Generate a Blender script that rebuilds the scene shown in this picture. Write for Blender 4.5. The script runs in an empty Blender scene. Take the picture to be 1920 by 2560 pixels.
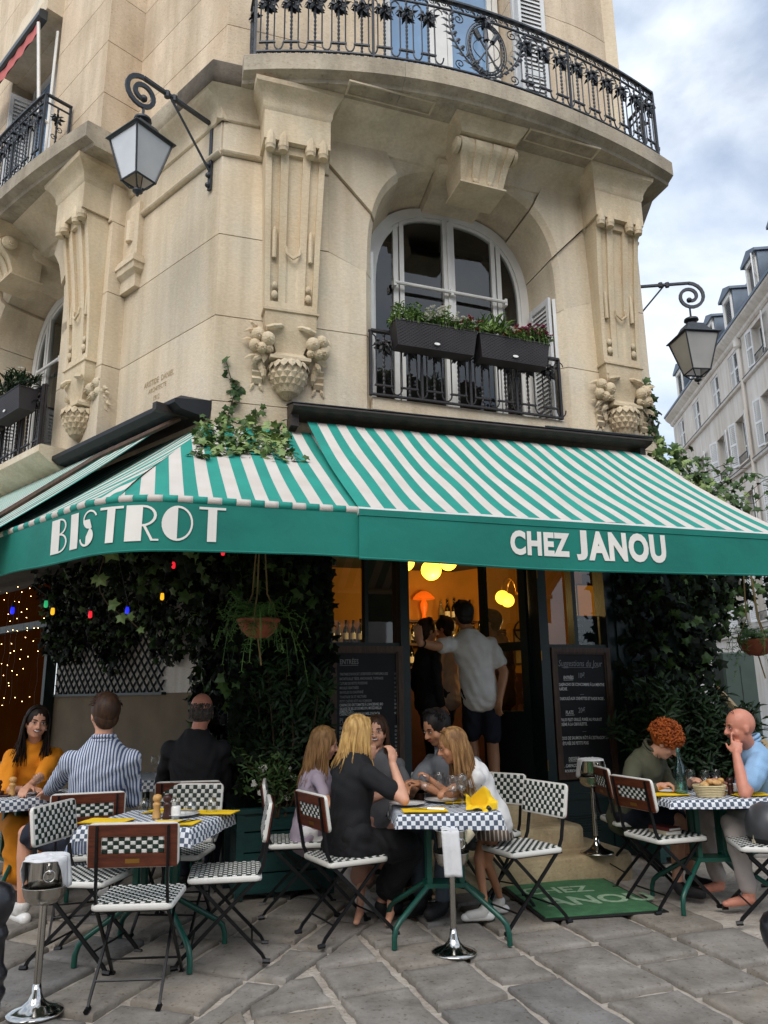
import bpy, bmesh, math, random, os
import numpy as np
from mathutils import Vector as V, Matrix, Euler, noise
random.seed(11)
PI=math.pi; R_=math.radians
sc=bpy.context.scene
COL=sc.collection
# ---------------------------------------------------------------- camera, world, sun, exposure
pit=R_(13.5); rol=-0.012; CAMH=1.45
f0=V((0,math.cos(pit),math.sin(pit))); u0=V((0,-math.sin(pit),math.cos(pit))); r0=V((1,0,0))
rx=r0*math.cos(rol)+u0*math.sin(rol); ux=u0*math.cos(rol)-r0*math.sin(rol)
cd=bpy.data.cameras.new('camera'); cam=bpy.data.objects.new('camera',cd); COL.objects.link(cam)
cd.sensor_fit='VERTICAL'; cd.sensor_height=36; cd.lens=1923/2560*36; cd.clip_start=.05; cd.clip_end=2000
cam.matrix_world=Matrix(((rx.x,ux.x,-f0.x,0),(rx.y,ux.y,-f0.y,0),(rx.z,ux.z,-f0.z,CAMH),(0,0,0,1)))
sc.camera=cam
SUN_EL=R_(43); SUN_AZ=R_(190)
w=bpy.data.worlds.new("World"); sc.world=w; w.use_nodes=True
nt=w.node_tree; N=nt.nodes; L=nt.links; N.clear()
sky=N.new('ShaderNodeTexSky'); sky.sky_type='NISHITA'; sky.sun_disc=False; sky.sun_elevation=SUN_EL; sky.sun_rotation=SUN_AZ
sky.air_density=1.0; sky.dust_density=1.6; sky.ozone_density=1.5
tc=N.new('ShaderNodeTexCoord'); mp=N.new('ShaderNodeMapping'); mp.inputs['Scale'].default_value=(1.6,1.6,3.4); mp.inputs['Location'].default_value=(0.35,.1,.42)
nz=N.new('ShaderNodeTexNoise'); nz.inputs['Scale'].default_value=1.5; nz.inputs['Detail'].default_value=9; nz.inputs['Roughness'].default_value=.55; nz.inputs['Distortion'].default_value=.35
rp=N.new('ShaderNodeValToRGB'); rp.color_ramp.elements[0].position=.28; rp.color_ramp.elements[1].position=.62
nz2=N.new('ShaderNodeTexNoise'); nz2.inputs['Scale'].default_value=2.6; nz2.inputs['Detail'].default_value=7
rp2=N.new('ShaderNodeValToRGB'); rp2.color_ramp.elements[0].position=.36; rp2.color_ramp.elements[0].color=(4.4,5.1,6.1,1); rp2.color_ramp.elements[1].position=.62; rp2.color_ramp.elements[1].color=(6.5,6.9,7.4,1)
mx=N.new('ShaderNodeMix'); mx.data_type='RGBA'
bg=N.new('ShaderNodeBackground'); bg.inputs['Strength'].default_value=.098
ow=N.new('ShaderNodeOutputWorld')
L.new(tc.outputs['Generated'],mp.inputs['Vector']); L.new(mp.outputs[0],nz.inputs['Vector']); L.new(mp.outputs[0],nz2.inputs['Vector'])
L.new(nz.outputs['Fac'],rp.inputs['Fac']); L.new(nz2.outputs['Fac'],rp2.inputs['Fac'])
L.new(rp.outputs['Color'],mx.inputs[0]); L.new(sky.outputs[0],mx.inputs[6]); L.new(rp2.outputs[0],mx.inputs[7])
L.new(mx.outputs[2],bg.inputs['Color']); L.new(bg.outputs[0],ow.inputs['Surface'])
sl=bpy.data.lights.new('sun','SUN'); sl.energy=1.5; sl.angle=R_(50); sl.color=(1,.965,.92)
so=bpy.data.objects.new('sun',sl); COL.objects.link(so); so.location=(0,-5,20)
sd=V((math.sin(SUN_AZ)*math.cos(SUN_EL),math.cos(SUN_AZ)*math.cos(SUN_EL),math.sin(SUN_EL)))
so.rotation_euler=sd.to_track_quat('Z','Y').to_euler()
vs=sc.view_settings; sc.display_settings.display_device='sRGB'; vs.view_transform='Standard'; vs.look='None'; vs.gamma=1; vs.use_curve_mapping=False; vs.exposure=0.9
sc.render.engine='CYCLES'; sc.cycles.use_denoising=True; sc.cycles.max_bounces=7; sc.cycles.diffuse_bounces=3; sc.cycles.glossy_bounces=3; sc.cycles.transmission_bounces=6; sc.cycles.transparent_max_bounces=40
sc.cycles.sample_clamp_indirect=6; sc.cycles.caustics_reflective=False; sc.cycles.caustics_refractive=False

# ---------------------------------------------------------------- materials
def lin(h):
    h=h.lstrip('#'); c=[int(h[i:i+2],16)/255 for i in (0,2,4)]
    return tuple(x/12.92 if x<=.04045 else ((x+.055)/1.055)**2.4 for x in c)
def M(name,col,rough=.6,metal=0,var=.12,scale=6,bump=0,bscale=60,spec=.5,stretch=(1,1,1),col2=None,rand=0,lo=.35,hi=.65,det=5,emit=None,es=0,trans=0,alpha=1,coat=0,bdist=.01,sss=0):
    if isinstance(col,str): col=lin(col)
    m=bpy.data.materials.new(name); m.use_nodes=True; n=m.node_tree.nodes; l=m.node_tree.links
    b=n['Principled BSDF']; b.inputs['Roughness'].default_value=rough; b.inputs['Metallic'].default_value=metal
    b.inputs['Specular IOR Level'].default_value=spec
    if trans: b.inputs['Transmission Weight'].default_value=trans; b.inputs['IOR'].default_value=1.45
    if coat: b.inputs['Coat Weight'].default_value=coat
    if sss: b.inputs['Subsurface Weight'].default_value=sss; b.inputs['Subsurface Radius'].default_value=(.012,.005,.003); b.inputs['Subsurface Scale'].default_value=1
    if alpha<1: b.inputs['Alpha'].default_value=alpha
    if emit: b.inputs['Emission Color'].default_value=(*(lin(emit) if isinstance(emit,str) else emit),1); b.inputs['Emission Strength'].default_value=es
    tc=n.new('ShaderNodeTexCoord'); mp=n.new('ShaderNodeMapping'); mp.inputs['Scale'].default_value=stretch; l.new(tc.outputs['Object'],mp.inputs['Vector'])
    if col2 is None: c1=[max(0,c*(1-var)) for c in col]; c2=[min(1,c*(1+var)) for c in col]
    else: c1=col; c2=lin(col2) if isinstance(col2,str) else col2
    if var or col2:
        nz=n.new('ShaderNodeTexNoise'); nz.inputs['Scale'].default_value=scale; nz.inputs['Detail'].default_value=det; l.new(mp.outputs[0],nz.inputs['Vector'])
        r=n.new('ShaderNodeValToRGB'); r.color_ramp.elements[0].position=lo; r.color_ramp.elements[1].position=hi
        r.color_ramp.elements[0].color=(*c1,1); r.color_ramp.elements[1].color=(*c2,1)
        l.new(nz.outputs['Fac'],r.inputs['Fac']); out=r.outputs[0]
        if rand:
            oi=n.new('ShaderNodeObjectInfo'); hs=n.new('ShaderNodeHueSaturation'); mr=n.new('ShaderNodeMapRange'); mr.inputs[3].default_value=1-rand; mr.inputs[4].default_value=1+rand
            l.new(oi.outputs['Random'],mr.inputs[0]); l.new(mr.outputs[0],hs.inputs['Value']); l.new(out,hs.inputs['Color']); out=hs.outputs[0]
        l.new(out,b.inputs['Base Color'])
    else: b.inputs['Base Color'].default_value=(*col,1)
    if bump:
        nb=n.new('ShaderNodeTexNoise'); nb.inputs['Scale'].default_value=bscale; nb.inputs['Detail'].default_value=4; l.new(mp.outputs[0],nb.inputs['Vector'])
        bp=n.new('ShaderNodeBump'); bp.inputs['Strength'].default_value=bump; bp.inputs['Distance'].default_value=bdist; l.new(nb.outputs['Fac'],bp.inputs['Height']); l.new(bp.outputs[0],b.inputs['Normal'])
    return m
def stone(name,ca,cb,cc,pit=.35,pscale=55,grain=30,mott=1.3,rough=.85):
    """limestone: broad mottling of three tones, faint vertical run marks, fine grain, small pits"""
    m=bpy.data.materials.new(name); m.use_nodes=True; n=m.node_tree.nodes; l=m.node_tree.links; b=n['Principled BSDF']
    b.inputs['Roughness'].default_value=rough; b.inputs['Specular IOR Level'].default_value=.25
    tc=n.new('ShaderNodeTexCoord')
    def nz(s,d,st=(1,1,1),ro=.55):
        mp=n.new('ShaderNodeMapping'); mp.inputs['Scale'].default_value=st; l.new(tc.outputs['Object'],mp.inputs['Vector'])
        t=n.new('ShaderNodeTexNoise'); t.inputs['Scale'].default_value=s; t.inputs['Detail'].default_value=d; t.inputs['Roughness'].default_value=ro; l.new(mp.outputs[0],t.inputs['Vector']); return t.outputs['Fac']
    def ramp(f,a,c,e0,e1):
        r=n.new('ShaderNodeValToRGB'); r.color_ramp.elements[0].position=a; r.color_ramp.elements[1].position=c; r.color_ramp.elements[0].color=(*e0,1); r.color_ramp.elements[1].color=(*e1,1); l.new(f,r.inputs['Fac']); return r.outputs[0]
    def mix(fac,a,c,t='MIX'):
        x=n.new('ShaderNodeMix'); x.data_type='RGBA'; x.blend_type=t
        if isinstance(fac,(int,float)): x.inputs[0].default_value=fac
        else: l.new(fac,x.inputs[0])
        l.new(a,x.inputs[6]); l.new(c,x.inputs[7]); return x.outputs[2]
    ca,cb,cc=[lin(q) if isinstance(q,str) else q for q in (ca,cb,cc)]
    base=ramp(nz(mott,6),.36,.64,ca,cb)
    c3=n.new('ShaderNodeRGB'); c3.outputs[0].default_value=(*cc,1)
    base=mix(ramp(nz(mott*1.7,8,(1,1,.55),.65),.42,.70,(0,0,0),(.9,.9,.9)),base,c3.outputs[0])
    st=ramp(nz(2.2,5,(2.2,2.2,.16)),.42,.70,(1,1,1),(.80,.78,.74)); base=mix(1.0,base,st,'MULTIPLY')
    gr=ramp(nz(grain,4,(1,1,2.2)),.3,.7,(.90,.89,.87),(1.06,1.06,1.06)); base=mix(1.0,base,gr,'MULTIPLY')
    pt=ramp(nz(pscale,3,(1,1,1.6)),.60,.70,(1,1,1),(.62,.57,.50)); base=mix(pit,base,pt,'MULTIPLY')
    oi=n.new('ShaderNodeObjectInfo'); hs=n.new('ShaderNodeHueSaturation'); mr=n.new('ShaderNodeMapRange'); mr.inputs[3].default_value=.90; mr.inputs[4].default_value=1.06
    l.new(oi.outputs['Random'],mr.inputs[0]); l.new(mr.outputs[0],hs.inputs['Value']); l.new(base,hs.inputs['Color']); l.new(hs.outputs[0],b.inputs['Base Color'])
    bp=n.new('ShaderNodeBump'); bp.inputs['Strength'].default_value=.45; bp.inputs['Distance'].default_value=.006
    a=n.new('ShaderNodeMath'); a.operation='ADD'; l.new(nz(grain*1.5,5),a.inputs[0]); l.new(nz(pscale,3,(1,1,1.6)),a.inputs[1]); l.new(a.outputs[0],bp.inputs['Height']); l.new(bp.outputs[0],b.inputs['Normal'])
    return m
def checker_mat(name,ca,cb,cell,rough=.7,bump=.2):
    m=M(name,ca,rough,var=.05,bump=bump,bscale=300); n=m.node_tree.nodes; l=m.node_tree.links; b=n['Principled BSDF']
    tc=n.new('ShaderNodeTexCoord'); ck=n.new('ShaderNodeTexChecker'); ck.inputs['Scale'].default_value=1/cell
    ck.inputs['Color1'].default_value=(*lin(ca),1); ck.inputs['Color2'].default_value=(*lin(cb),1)
    l.new(tc.outputs['UV'],ck.inputs['Vector']); l.new(ck.outputs[0],b.inputs['Base Color']); return m
def stripe_mat(name,ca,cb,freq,axis=0,duty=.5,rough=.85):
    m=M(name,ca,rough,var=.05,bump=.25,bscale=40); n=m.node_tree.nodes; l=m.node_tree.links; b=n['Principled BSDF']
    tc=n.new('ShaderNodeTexCoord'); sx=n.new('ShaderNodeSeparateXYZ'); l.new(tc.outputs['Object'],sx.inputs[0])
    a=n.new('ShaderNodeMath'); a.operation='MULTIPLY'; a.inputs[1].default_value=freq; l.new(sx.outputs[axis],a.inputs[0])
    f=n.new('ShaderNodeMath'); f.operation='FRACT'; l.new(a.outputs[0],f.inputs[0])
    g=n.new('ShaderNodeMath'); g.operation='GREATER_THAN'; g.inputs[1].default_value=duty; l.new(f.outputs[0],g.inputs[0])
    x=n.new('ShaderNodeMix'); x.data_type='RGBA'; l.new(g.outputs[0],x.inputs[0]); x.inputs[6].default_value=(*lin(ca),1); x.inputs[7].default_value=(*lin(cb),1)
    l.new(x.outputs[2],b.inputs['Base Color']); return m
def glass_pane(name,tint=(.75,.8,.8),mixv=.22,rough=.02):
    """thin window glass: mostly see-through, mirror-like at its Fresnel share"""
    m=bpy.data.materials.new(name); m.use_nodes=True; n=m.node_tree.nodes; l=m.node_tree.links; n.clear()
    o=n.new('ShaderNodeOutputMaterial'); t=n.new('ShaderNodeBsdfTransparent'); t.inputs[0].default_value=(*tint,1); g=n.new('ShaderNodeBsdfGlossy'); g.inputs['Roughness'].default_value=rough
    fr=n.new('ShaderNodeLayerWeight'); fr.inputs[0].default_value=.5; pw=n.new('ShaderNodeMath'); pw.operation='POWER'; pw.inputs[1].default_value=5; l.new(fr.outputs['Facing'],pw.inputs[0]); ad=n.new('ShaderNodeMath'); ad.operation='MULTIPLY_ADD'; ad.inputs[1].default_value=.9; ad.inputs[2].default_value=mixv+.04; l.new(pw.outputs[0],ad.inputs[0]); ad.use_clamp=True
    x=n.new('ShaderNodeMixShader'); l.new(ad.outputs[0],x.inputs[0]); l.new(t.outputs[0],x.inputs[1]); l.new(g.outputs[0],x.inputs[2]); l.new(x.outputs[0],o.inputs[0]); return m
T={}
T['lime']=stone('limestone','#d2c1a7','#dccdb4','#cdc4b2',pit=.25,pscale=70,mott=1.1)
T['lime_rough']=stone('pitted_limestone','#cbb79d','#d8c7af','#c1b19b',pit=.8,pscale=48,mott=1.6)
T['carved']=stone('carved_limestone','#cdb99b','#d8c8ab','#cabfa8',pit=.35,pscale=60,mott=2.0)
T['slab']=stone('weathered_slab','#a59a88','#b9ae9b','#8a8377',pit=.6,pscale=30,mott=1.8)
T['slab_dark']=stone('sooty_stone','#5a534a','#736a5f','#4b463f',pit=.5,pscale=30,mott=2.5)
T['joint']=M('joint_mortar','#4a3733',.9,var=.1)
T['iron']=M('painted_iron','#33373c',.45,.3,var=.2,scale=20,bump=.3,bscale=80)
T['iron2']=M('brown_black_iron','#2b2829',.5,.2,var=.2,scale=20,bump=.3,bscale=80)
T['blackmetal']=M('black_steel','#151517',.4,.4,var=.25,scale=25)
T['teal']=M('teal_canvas','#0c7568',.8,var=.10,scale=2.5,bump=.25,bscale=9,bdist=.02)
T['teal_stripe']=M('teal_stripe_canvas','#1f8e7f',.8,var=.10,scale=3,bump=.15,bscale=260)
T['white_stripe']=M('white_stripe_canvas','#d3ccc4',.85,var=.06,scale=3,bump=.15,bscale=260,col2='#c2b9ae',lo=.3,hi=.8)
T['letter']=M('white_lettering','#e6e2da',.7,var=.04)
T['awn_dark']=M('awning_underside','#0d4a42',.9,var=.1)
T['cassette']=M('dark_wood_hood','#2a211d',.55,var=.35,scale=9,stretch=(1,1,6),bump=.4,bscale=30)
T['zinc']=M('zinc_flashing','#3c3f40',.4,.6,var=.2)
T['wframe']=M('white_window_paint','#d6d5d0',.45,var=.04,scale=8)
T['shutter']=M('shutter_paint','#cfd0cf',.5,var=.05,scale=8)
T['pane']=glass_pane('window_glass',(.60,.66,.66),.05)
T['pane_dark']=M('dark_glass','#20242a',.03,0,var=.1,spec=.9)
T['darkroom']=M('dim_room','#3a3630',.9,var=.15)
T['green']=M('dark_green_paint','#071f1f',.45,var=.15,scale=6,bump=.15,bscale=30)
T['greenbox']=M('planter_green_paint','#0d3b38',.5,var=.15,scale=6,stretch=(1,1,3),bump=.2,bscale=30)
T['greentube']=M('table_green_enamel','#124a3d',.35,var=.12)
T['wood']=M('varnished_mahogany','#5a2a17',.4,var=.35,scale=10,stretch=(1,14,8),bump=.1)
T['framewood']=M('board_frame_wood','#4a3425',.55,var=.3,scale=10,stretch=(6,1,1))
T['slate']=M('chalkboard','#1b1e22',.75,var=.25,scale=4)
T['chalk']=M('chalk','#d9d9d6',.9,var=.05)
T['chalk_dim']=M('faded_chalk','#8f9092',.9,var=.05)
T['wv_white']=M('white_woven_rattan','#e2e0da',.45,var=.05,bump=.3,bscale=500)
T['wv_green']=M('dark_green_woven_rattan','#12291f',.45,var=.2,bump=.3,bscale=500)
T['rim']=M('white_chair_rim','#dddad2',.4,var=.04)
T['brass']=M('brass_plate','#a67c3c',.35,.8,var=.15)
T['steel']=M('polished_steel','#c9c6c0',.12,1,var=.05,scale=12)
T['steel_b']=M('brushed_steel','#b3aea6',.26,1,var=.08,scale=20,stretch=(1,1,.1))
T['napkin']=M('white_linen','#dcdcdc',.9,var=.04,bump=.25,bscale=70)
T['yellow']=M('yellow_paper','#f1c71c',.8,var=.06,bump=.2,bscale=40)
T['cloth']=checker_mat('check_tablecloth','#dfe2e6','#4d5868',.026)
T['china']=M('white_china','#e8e6e2',.2,var=.02)
T['glass']=glass_pane('clear_glass',(.98,.985,.985),.02)
T['gl_green']=glass_pane('green_bottle_glass',(.60,.82,.80),.05)
T['gl_wine']=M('dark_bottle_glass','#101408',.08,var=.1,spec=.7)
T['skin']=M('fair_skin','#d09a7e',.5,var=.06,scale=12,sss=.12)
T['skin_red']=M('ruddy_skin','#cf8a72',.48,var=.08,scale=12,sss=.12)
T['skin_tan']=M('tanned_skin','#b5805f',.5,var=.06,scale=12,sss=.12)
T['ivy']=M('ivy_leaf','#26401a',.55,var=.3,scale=2.5,col2='#48602f',spec=.3)
T['ivy_shaded']=M('shaded_ivy_leaf','#090f08',.65,var=.3,scale=2.5,col2='#152210',spec=.15)  # same ivy with the awning's shade put into the leaf colour
T['ivy_pale']=M('pale_ivy_leaf','#8a9a5c',.55,var=.3,scale=5,col2='#5f7a3c')
T['fern']=M('fern_frond','#33551f',.6,var=.3,scale=6,col2='#557a34')
T['oleander']=M('oleander_leaf','#14250f',.5,var=.3,scale=5,col2='#263f1d',spec=.3)
T['stem']=M('woody_stem','#4b3c28',.8,var=.25)
T['terracotta']=M('terracotta','#8a4a30',.8,var=.15,scale=12,bump=.2)
T['rope']=M('jute_rope','#7d6a42',.9,var=.2,bump=.5,bscale=200)
T['soil']=M('soil','#2a2019',1,var=.3,scale=20)
T['step']=stone('step_concrete','#b9a684','#c8b694','#998769',pit=.5,pscale=40,mott=2.5)
T['pave']=stone('paving_granite','#88827b','#9b958d','#726d67',pit=1,pscale=38,grain=45,mott=2.2,rough=.75)
T['pave_b']=stone('paving_sandstone','#8e867c','#9f978c','#7a736b',pit=1,pscale=38,grain=45,mott=2.2,rough=.75)
T['pave_c']=stone('paving_bluestone','#7d7a76','#8f8c88','#6b6865',pit=1,pscale=38,grain=45,mott=2.2,rough=.75)
T['mortar']=M('paving_mortar','#a1968a',.95,var=.25,scale=10,bump=.9,bscale=40,bdist=.02,col2='#beb5a8',lo=.3,hi=.7)
T['mat']=M('green_doormat','#3d6e48',.95,var=.15,scale=14,bump=.6,bscale=300)
T['rubber']=M('black_rubber','#141414',.7,var=.2)
T['plaster']=stone('street_plaster','#d2cdc7','#dcd8d3','#c6bdb2',pit=.1,pscale=40,mott=.35)
T['roofzinc']=M('roof_zinc','#55616f',.45,.3,var=.15,scale=2)
T['asphalt']=M('asphalt','#4a4845',.9,var=.2,scale=12,bump=.4,bscale=120)
T['wicker']=M('anthracite_wicker','#2c2729',.6,var=.15)
T['pinkcloth']=M('faded_red_canvas','#b5605c',.85,var=.1)
# ---------------------------------------------------------------- mesh builder
class MB:
    def __init__(s): s.v=[];s.f=[];s.m=[];s.uv={}
    def add(s,vs,fs,mi=0):
        n=len(s.v); s.v+=[tuple(p) for p in vs]; s.f+=[tuple(i+n for i in f) for f in fs]; s.m+=[mi]*len(fs)
    def box(s,x0,x1,y0,y1,z0,z1,mi=0):
        s.add([(x0,y0,z0),(x1,y0,z0),(x1,y1,z0),(x0,y1,z0),(x0,y0,z1),(x1,y0,z1),(x1,y1,z1),(x0,y1,z1)],[(3,2,1,0),(4,5,6,7),(0,1,5,4),(1,2,6,5),(2,3,7,6),(3,0,4,7)],mi)
    def cbox(s,x0,x1,y0,y1,z0,z1,c=.01,mi=0):
        """box with its top edges and vertical corners chamfered"""
        def ring(i,z): return [(x0+i+c,y0+i,z),(x1-i-c,y0+i,z),(x1-i,y0+i+c,z),(x1-i,y1-i-c,z),(x1-i-c,y1-i,z),(x0+i+c,y1-i,z),(x0+i,y1-i-c,z),(x0+i,y0+i+c,z)]
        s.loft([ring(c*.6,z0),ring(0,z0+c),ring(0,z1-c),ring(c*.6,z1)],mi=mi)
    def obox(s,c,h,R=None,mi=0):
        R=R or Matrix.Identity(3); c=V(c)
        vs=[c+R@V((x*h[0],y*h[1],z*h[2])) for z in (-1,1) for x,y in ((-1,-1),(1,-1),(1,1),(-1,1))]
        s.add(vs,[(3,2,1,0),(4,5,6,7),(0,1,5,4),(1,2,6,5),(2,3,7,6),(3,0,4,7)],mi)
    def loft(s,rings,cap=True,closed=True,mi=0):
        n=len(rings[0]); b=len(s.v); k=len(rings)
        vs=[p for r in rings for p in r]; fs=[]
        for i in range(k-1):
            for j in range(n if closed else n-1):
                a=i*n+j; c=i*n+(j+1)%n; fs.append((a,c,c+n,a+n))
        if cap: fs.append(tuple(range(n-1,-1,-1))); fs.append(tuple((k-1)*n+j for j in range(n)))
        s.add(vs,fs,mi)
    def tube(s,pts,r,n=6,mi=0,cap=True,sq=None,ref=None):
        pts=[V(p) for p in pts]; k=len(pts); rings=[]
        up=V(ref) if ref else V((0,0,1)); pa=None
        for i,p in enumerate(pts):
            d=(pts[min(i+1,k-1)]-pts[max(i-1,0)]); 
            if d.length<1e-9: d=V((0,0,1))
            d.normalize()
            if pa is None:
                a=d.cross(up)
                if a.length<.05: a=d.cross(V((1,0,0)))
            else: a=pa-d*pa.dot(d)
            if a.length<1e-6: a=d.cross(V((1,0,0)))
            a.normalize(); pa=a; b=d.cross(a); rr=r[i] if isinstance(r,(list,tuple)) else r
            if sq: 
                ha,hb=sq; rings.append([p+a*x*ha+b*y*hb for x,y in ((-1,-1),(1,-1),(1,1),(-1,1))])
            else: rings.append([p+(a*math.cos(2*PI*j/n)+b*math.sin(2*PI*j/n))*rr for j in range(n)])
        s.loft(rings,cap,True,mi)
    def lathe(s,prof,c=(0,0,0),n=16,mi=0,sx=1,sy=1,cap=True,R=None):
        c=V(c); rings=[]
        for r,z in prof:
            q=[V((math.cos(2*PI*j/n)*r*sx,math.sin(2*PI*j/n)*r*sy,z)) for j in range(n)]
            if R: q=[R@p for p in q]
            rings.append([c+p for p in q])
        s.loft(rings,cap,True,mi)
    def sphere(s,c,r,n=10,m=6,sc_=(1,1,1),R=None,mi=0):
        prof=[(max(1e-4,math.sin(PI*i/m))*r,-math.cos(PI*i/m)*r) for i in range(m+1)]
        c=V(c); rings=[]
        for rr,z in prof:
            q=[V((math.cos(2*PI*j/n)*rr*sc_[0],math.sin(2*PI*j/n)*rr*sc_[1],z*sc_[2])) for j in range(n)]
            if R: q=[R@p for p in q]
            rings.append([c+p for p in q])
        s.loft(rings,True,True,mi)
    def prism(s,poly,fa,fb,mi=0):
        """poly of 2-tuples; fa/fb map it to the two end faces"""
        n=len(poly); s.loft([[fa(*p) for p in poly],[fb(*p) for p in poly]],True,True,mi)
    def grid(s,nu,nv,fn,mi=0,mifn=None):
        b=len(s.v); s.v+=[tuple(fn(i/nu,j/nv)) for j in range(nv+1) for i in range(nu+1)]
        for j in range(nv):
            for i in range(nu):
                a=b+j*(nu+1)+i; s.f.append((a,a+1,a+nu+2,a+nu+1)); s.m.append(mifn(i,j) if mifn else mi)
    def build(s,name,mat,parent=None,fn=None,smooth=False,world=False,uvfn=None,recalc=False,link=True):
        me=bpy.data.meshes.new(name); vs=[tuple(fn(*p)) for p in s.v] if fn else s.v
        me.from_pydata(vs,[],s.f)
        mats=mat if isinstance(mat,(list,tuple)) else [mat]
        for m in mats: me.materials.append(T[m] if isinstance(m,str) else m)
        if len(mats)>1: me.polygons.foreach_set('material_index',s.m)
        if smooth: me.polygons.foreach_set('use_smooth',[True]*len(me.polygons))
        if fn or recalc:
            bm=bmesh.new(); bm.from_mesh(me); bmesh.ops.recalc_face_normals(bm,faces=bm.faces); bm.to_mesh(me); bm.free()
        if uvfn:
            uv=me.uv_layers.new(name='UVMap'); co=[uvfn(*v.co) for v in me.vertices]
            for lp in me.loops: uv.data[lp.index].uv=co[lp.vertex_index]
        me.update(); return link_obj(name,me,parent,world)
def smooth_angle(o,deg=40):
    me=o.data; me.polygons.foreach_set('use_smooth',[True]*len(me.polygons)); me.set_sharp_from_angle(angle=R_(deg)); return o
def link_obj(name,me,parent=None,world=False):
    o=bpy.data.objects.new(name,me); COL.objects.link(o)
    if parent is not None:
        o.parent=parent
        if world and parent.parent is None: o.matrix_parent_inverse=parent.matrix_basis.inverted()
    return o
def tag(o,label=None,cat=None,group=None,kind=None):
    if label: o['label']=label
    if cat: o['category']=cat
    if group: o['group']=group
    if kind: o['kind']=kind
    return o
def thing(name,label,cat,loc=(0,0,0),rz=0,group=None):
    o=bpy.data.objects.new(name,None); COL.objects.link(o); o.location=loc; o.rotation_euler=(0,0,rz); o.empty_display_size=.1
    return tag(o,label,cat,group)
def dup(root,loc,rz,label,group=None,parent=None):
    r=root.copy(); COL.objects.link(r); r.location=loc; r.rotation_euler=(0,0,rz); r['label']=label
    if group: r['group']=group
    def rec(a,b):
        for ch in KIDS(a):
            c=ch.copy(); COL.objects.link(c); c.parent=b; rec(ch,c)
    rec(root,r); return r
def KIDS(o): return list(o.children)
def rot(rx=0,ry=0,rz=0): return Euler((rx,ry,rz)).to_matrix()
def gz(Y): return .025*(min(max(Y,2),9)-4)
# ---------------------------------------------------------------- facade frames: (s or l, outward, z) -> world
UF=V((math.sin(R_(72.5)),math.cos(R_(72.5)),0)); NF=V((-UF.y,UF.x,0)); DF=6.43
UL=V((math.sin(R_(-47.2)),math.cos(R_(-47.2)),0)); NL=V((UL.y,-UL.x,0)); CP=V((-1.486,6.273,0))
def F(s,o,z): return UF*s+NF*(DF+.0102*(s-.469)**2-o)+V((0,0,z))
def FG(s,o,z): return UF*s+NF*(DF-o)+V((0,0,z))          # ground floor, straight
def LW(l,o,z): return CP+UL*l-NL*o+V((0,0,z))
def rect(mb,s0,s1,o0,o1,z0,z1,mi=0): mb.box(s0,s1,o0,o1,z0,z1,mi)
# ---------------------------------------------------------------- lettering (all text objects are made first, then turned into mesh data)
TXT={}; _txt=[]
def want(key,body,size,bold=0,align='CENTER',shear=0,res=3,sx=1):
    cu=bpy.data.curves.new('lettering','FONT'); cu.body=body; cu.size=size; cu.offset=bold; cu.align_x=align; cu.shear=shear; cu.resolution_u=res; cu.fill_mode='FRONT'; cu.space_character=1.10 if key in('chez','janou') else 1
    o=bpy.data.objects.new('lettering',cu); COL.objects.link(o); _txt.append((key,o,sx))
def make_text():
    bpy.context.view_layer.update(); dg=bpy.context.evaluated_depsgraph_get()
    for key,o,sx in _txt:
        me=bpy.data.meshes.new_from_object(o.evaluated_get(dg)); TXT[key]=([(v.co.x*sx,v.co.y) for v in me.vertices],[tuple(p.vertices) for p in me.polygons])
        cu=o.data; bpy.data.objects.remove(o); bpy.data.curves.remove(cu); bpy.data.meshes.remove(me)
def put_text(mb,key,fn,mi=0): mb.add([fn(*p) for p in TXT[key][0]],TXT[key][1],mi)
want('chez','CHEZ',.205,.010,'CENTER',0,4,.78); want('janou','ANOU',.255,.013,'CENTER',0,4,.78); want('jay','J',.255,.014,'CENTER',0,4,.95)
want('mat1','CHEZ',.26,.006,'CENTER',0,3); want('mat2','ANOU',.34,.010,'CENTER',0,3); want('matj','J',.34,.010,'CENTER',0,3)
for i,s in enumerate(['ENTRÉES','TARTARE D\'AVOCAT, ECREVISSES & PAMPLEMOUSSE','RATATOUILLE TIÈDE, ANCHOIADE, TAPENADE','FRITURE DE PETITS POISSONS','MOULES GRATINÉES','RAVIOLES DU DAUPHINÉ','TOASTADE DE ST NECTAIRE','PETIT CHÈVRE RÔTI AU ROMARIN','CARPACCIO DE TOMATES À L\'ANCIENNE, BIO','SALADE DE BILLES DE MELON, MOZZARELLA','JAMBON CRU -','CARPACCIO DE THON AU MIEL D\'ACACIA','PLATS']):
    want('ml%d'%i,s,.058 if i in (0,12) else .030,.0006,'LEFT',.1 if i%2 else 0,2,.72 if i in (0,12) else .60)
for i,s in enumerate(['ENTRECÔTE BISTROT (300G)','PAVÉ PROVENÇALE','FOIE DE VEAU AUX RAISINS','RISOTTO AUX CÈPES','TAGLIATELLES AU PISTOU']): want('mm%d'%i,s,.030,.0008,'LEFT',.08,2,.60)
for i,s in enumerate(['10€','12€','9€','14€']): want('mp%d'%i,s,.026,.0004,'LEFT',0,2,.6)
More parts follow.
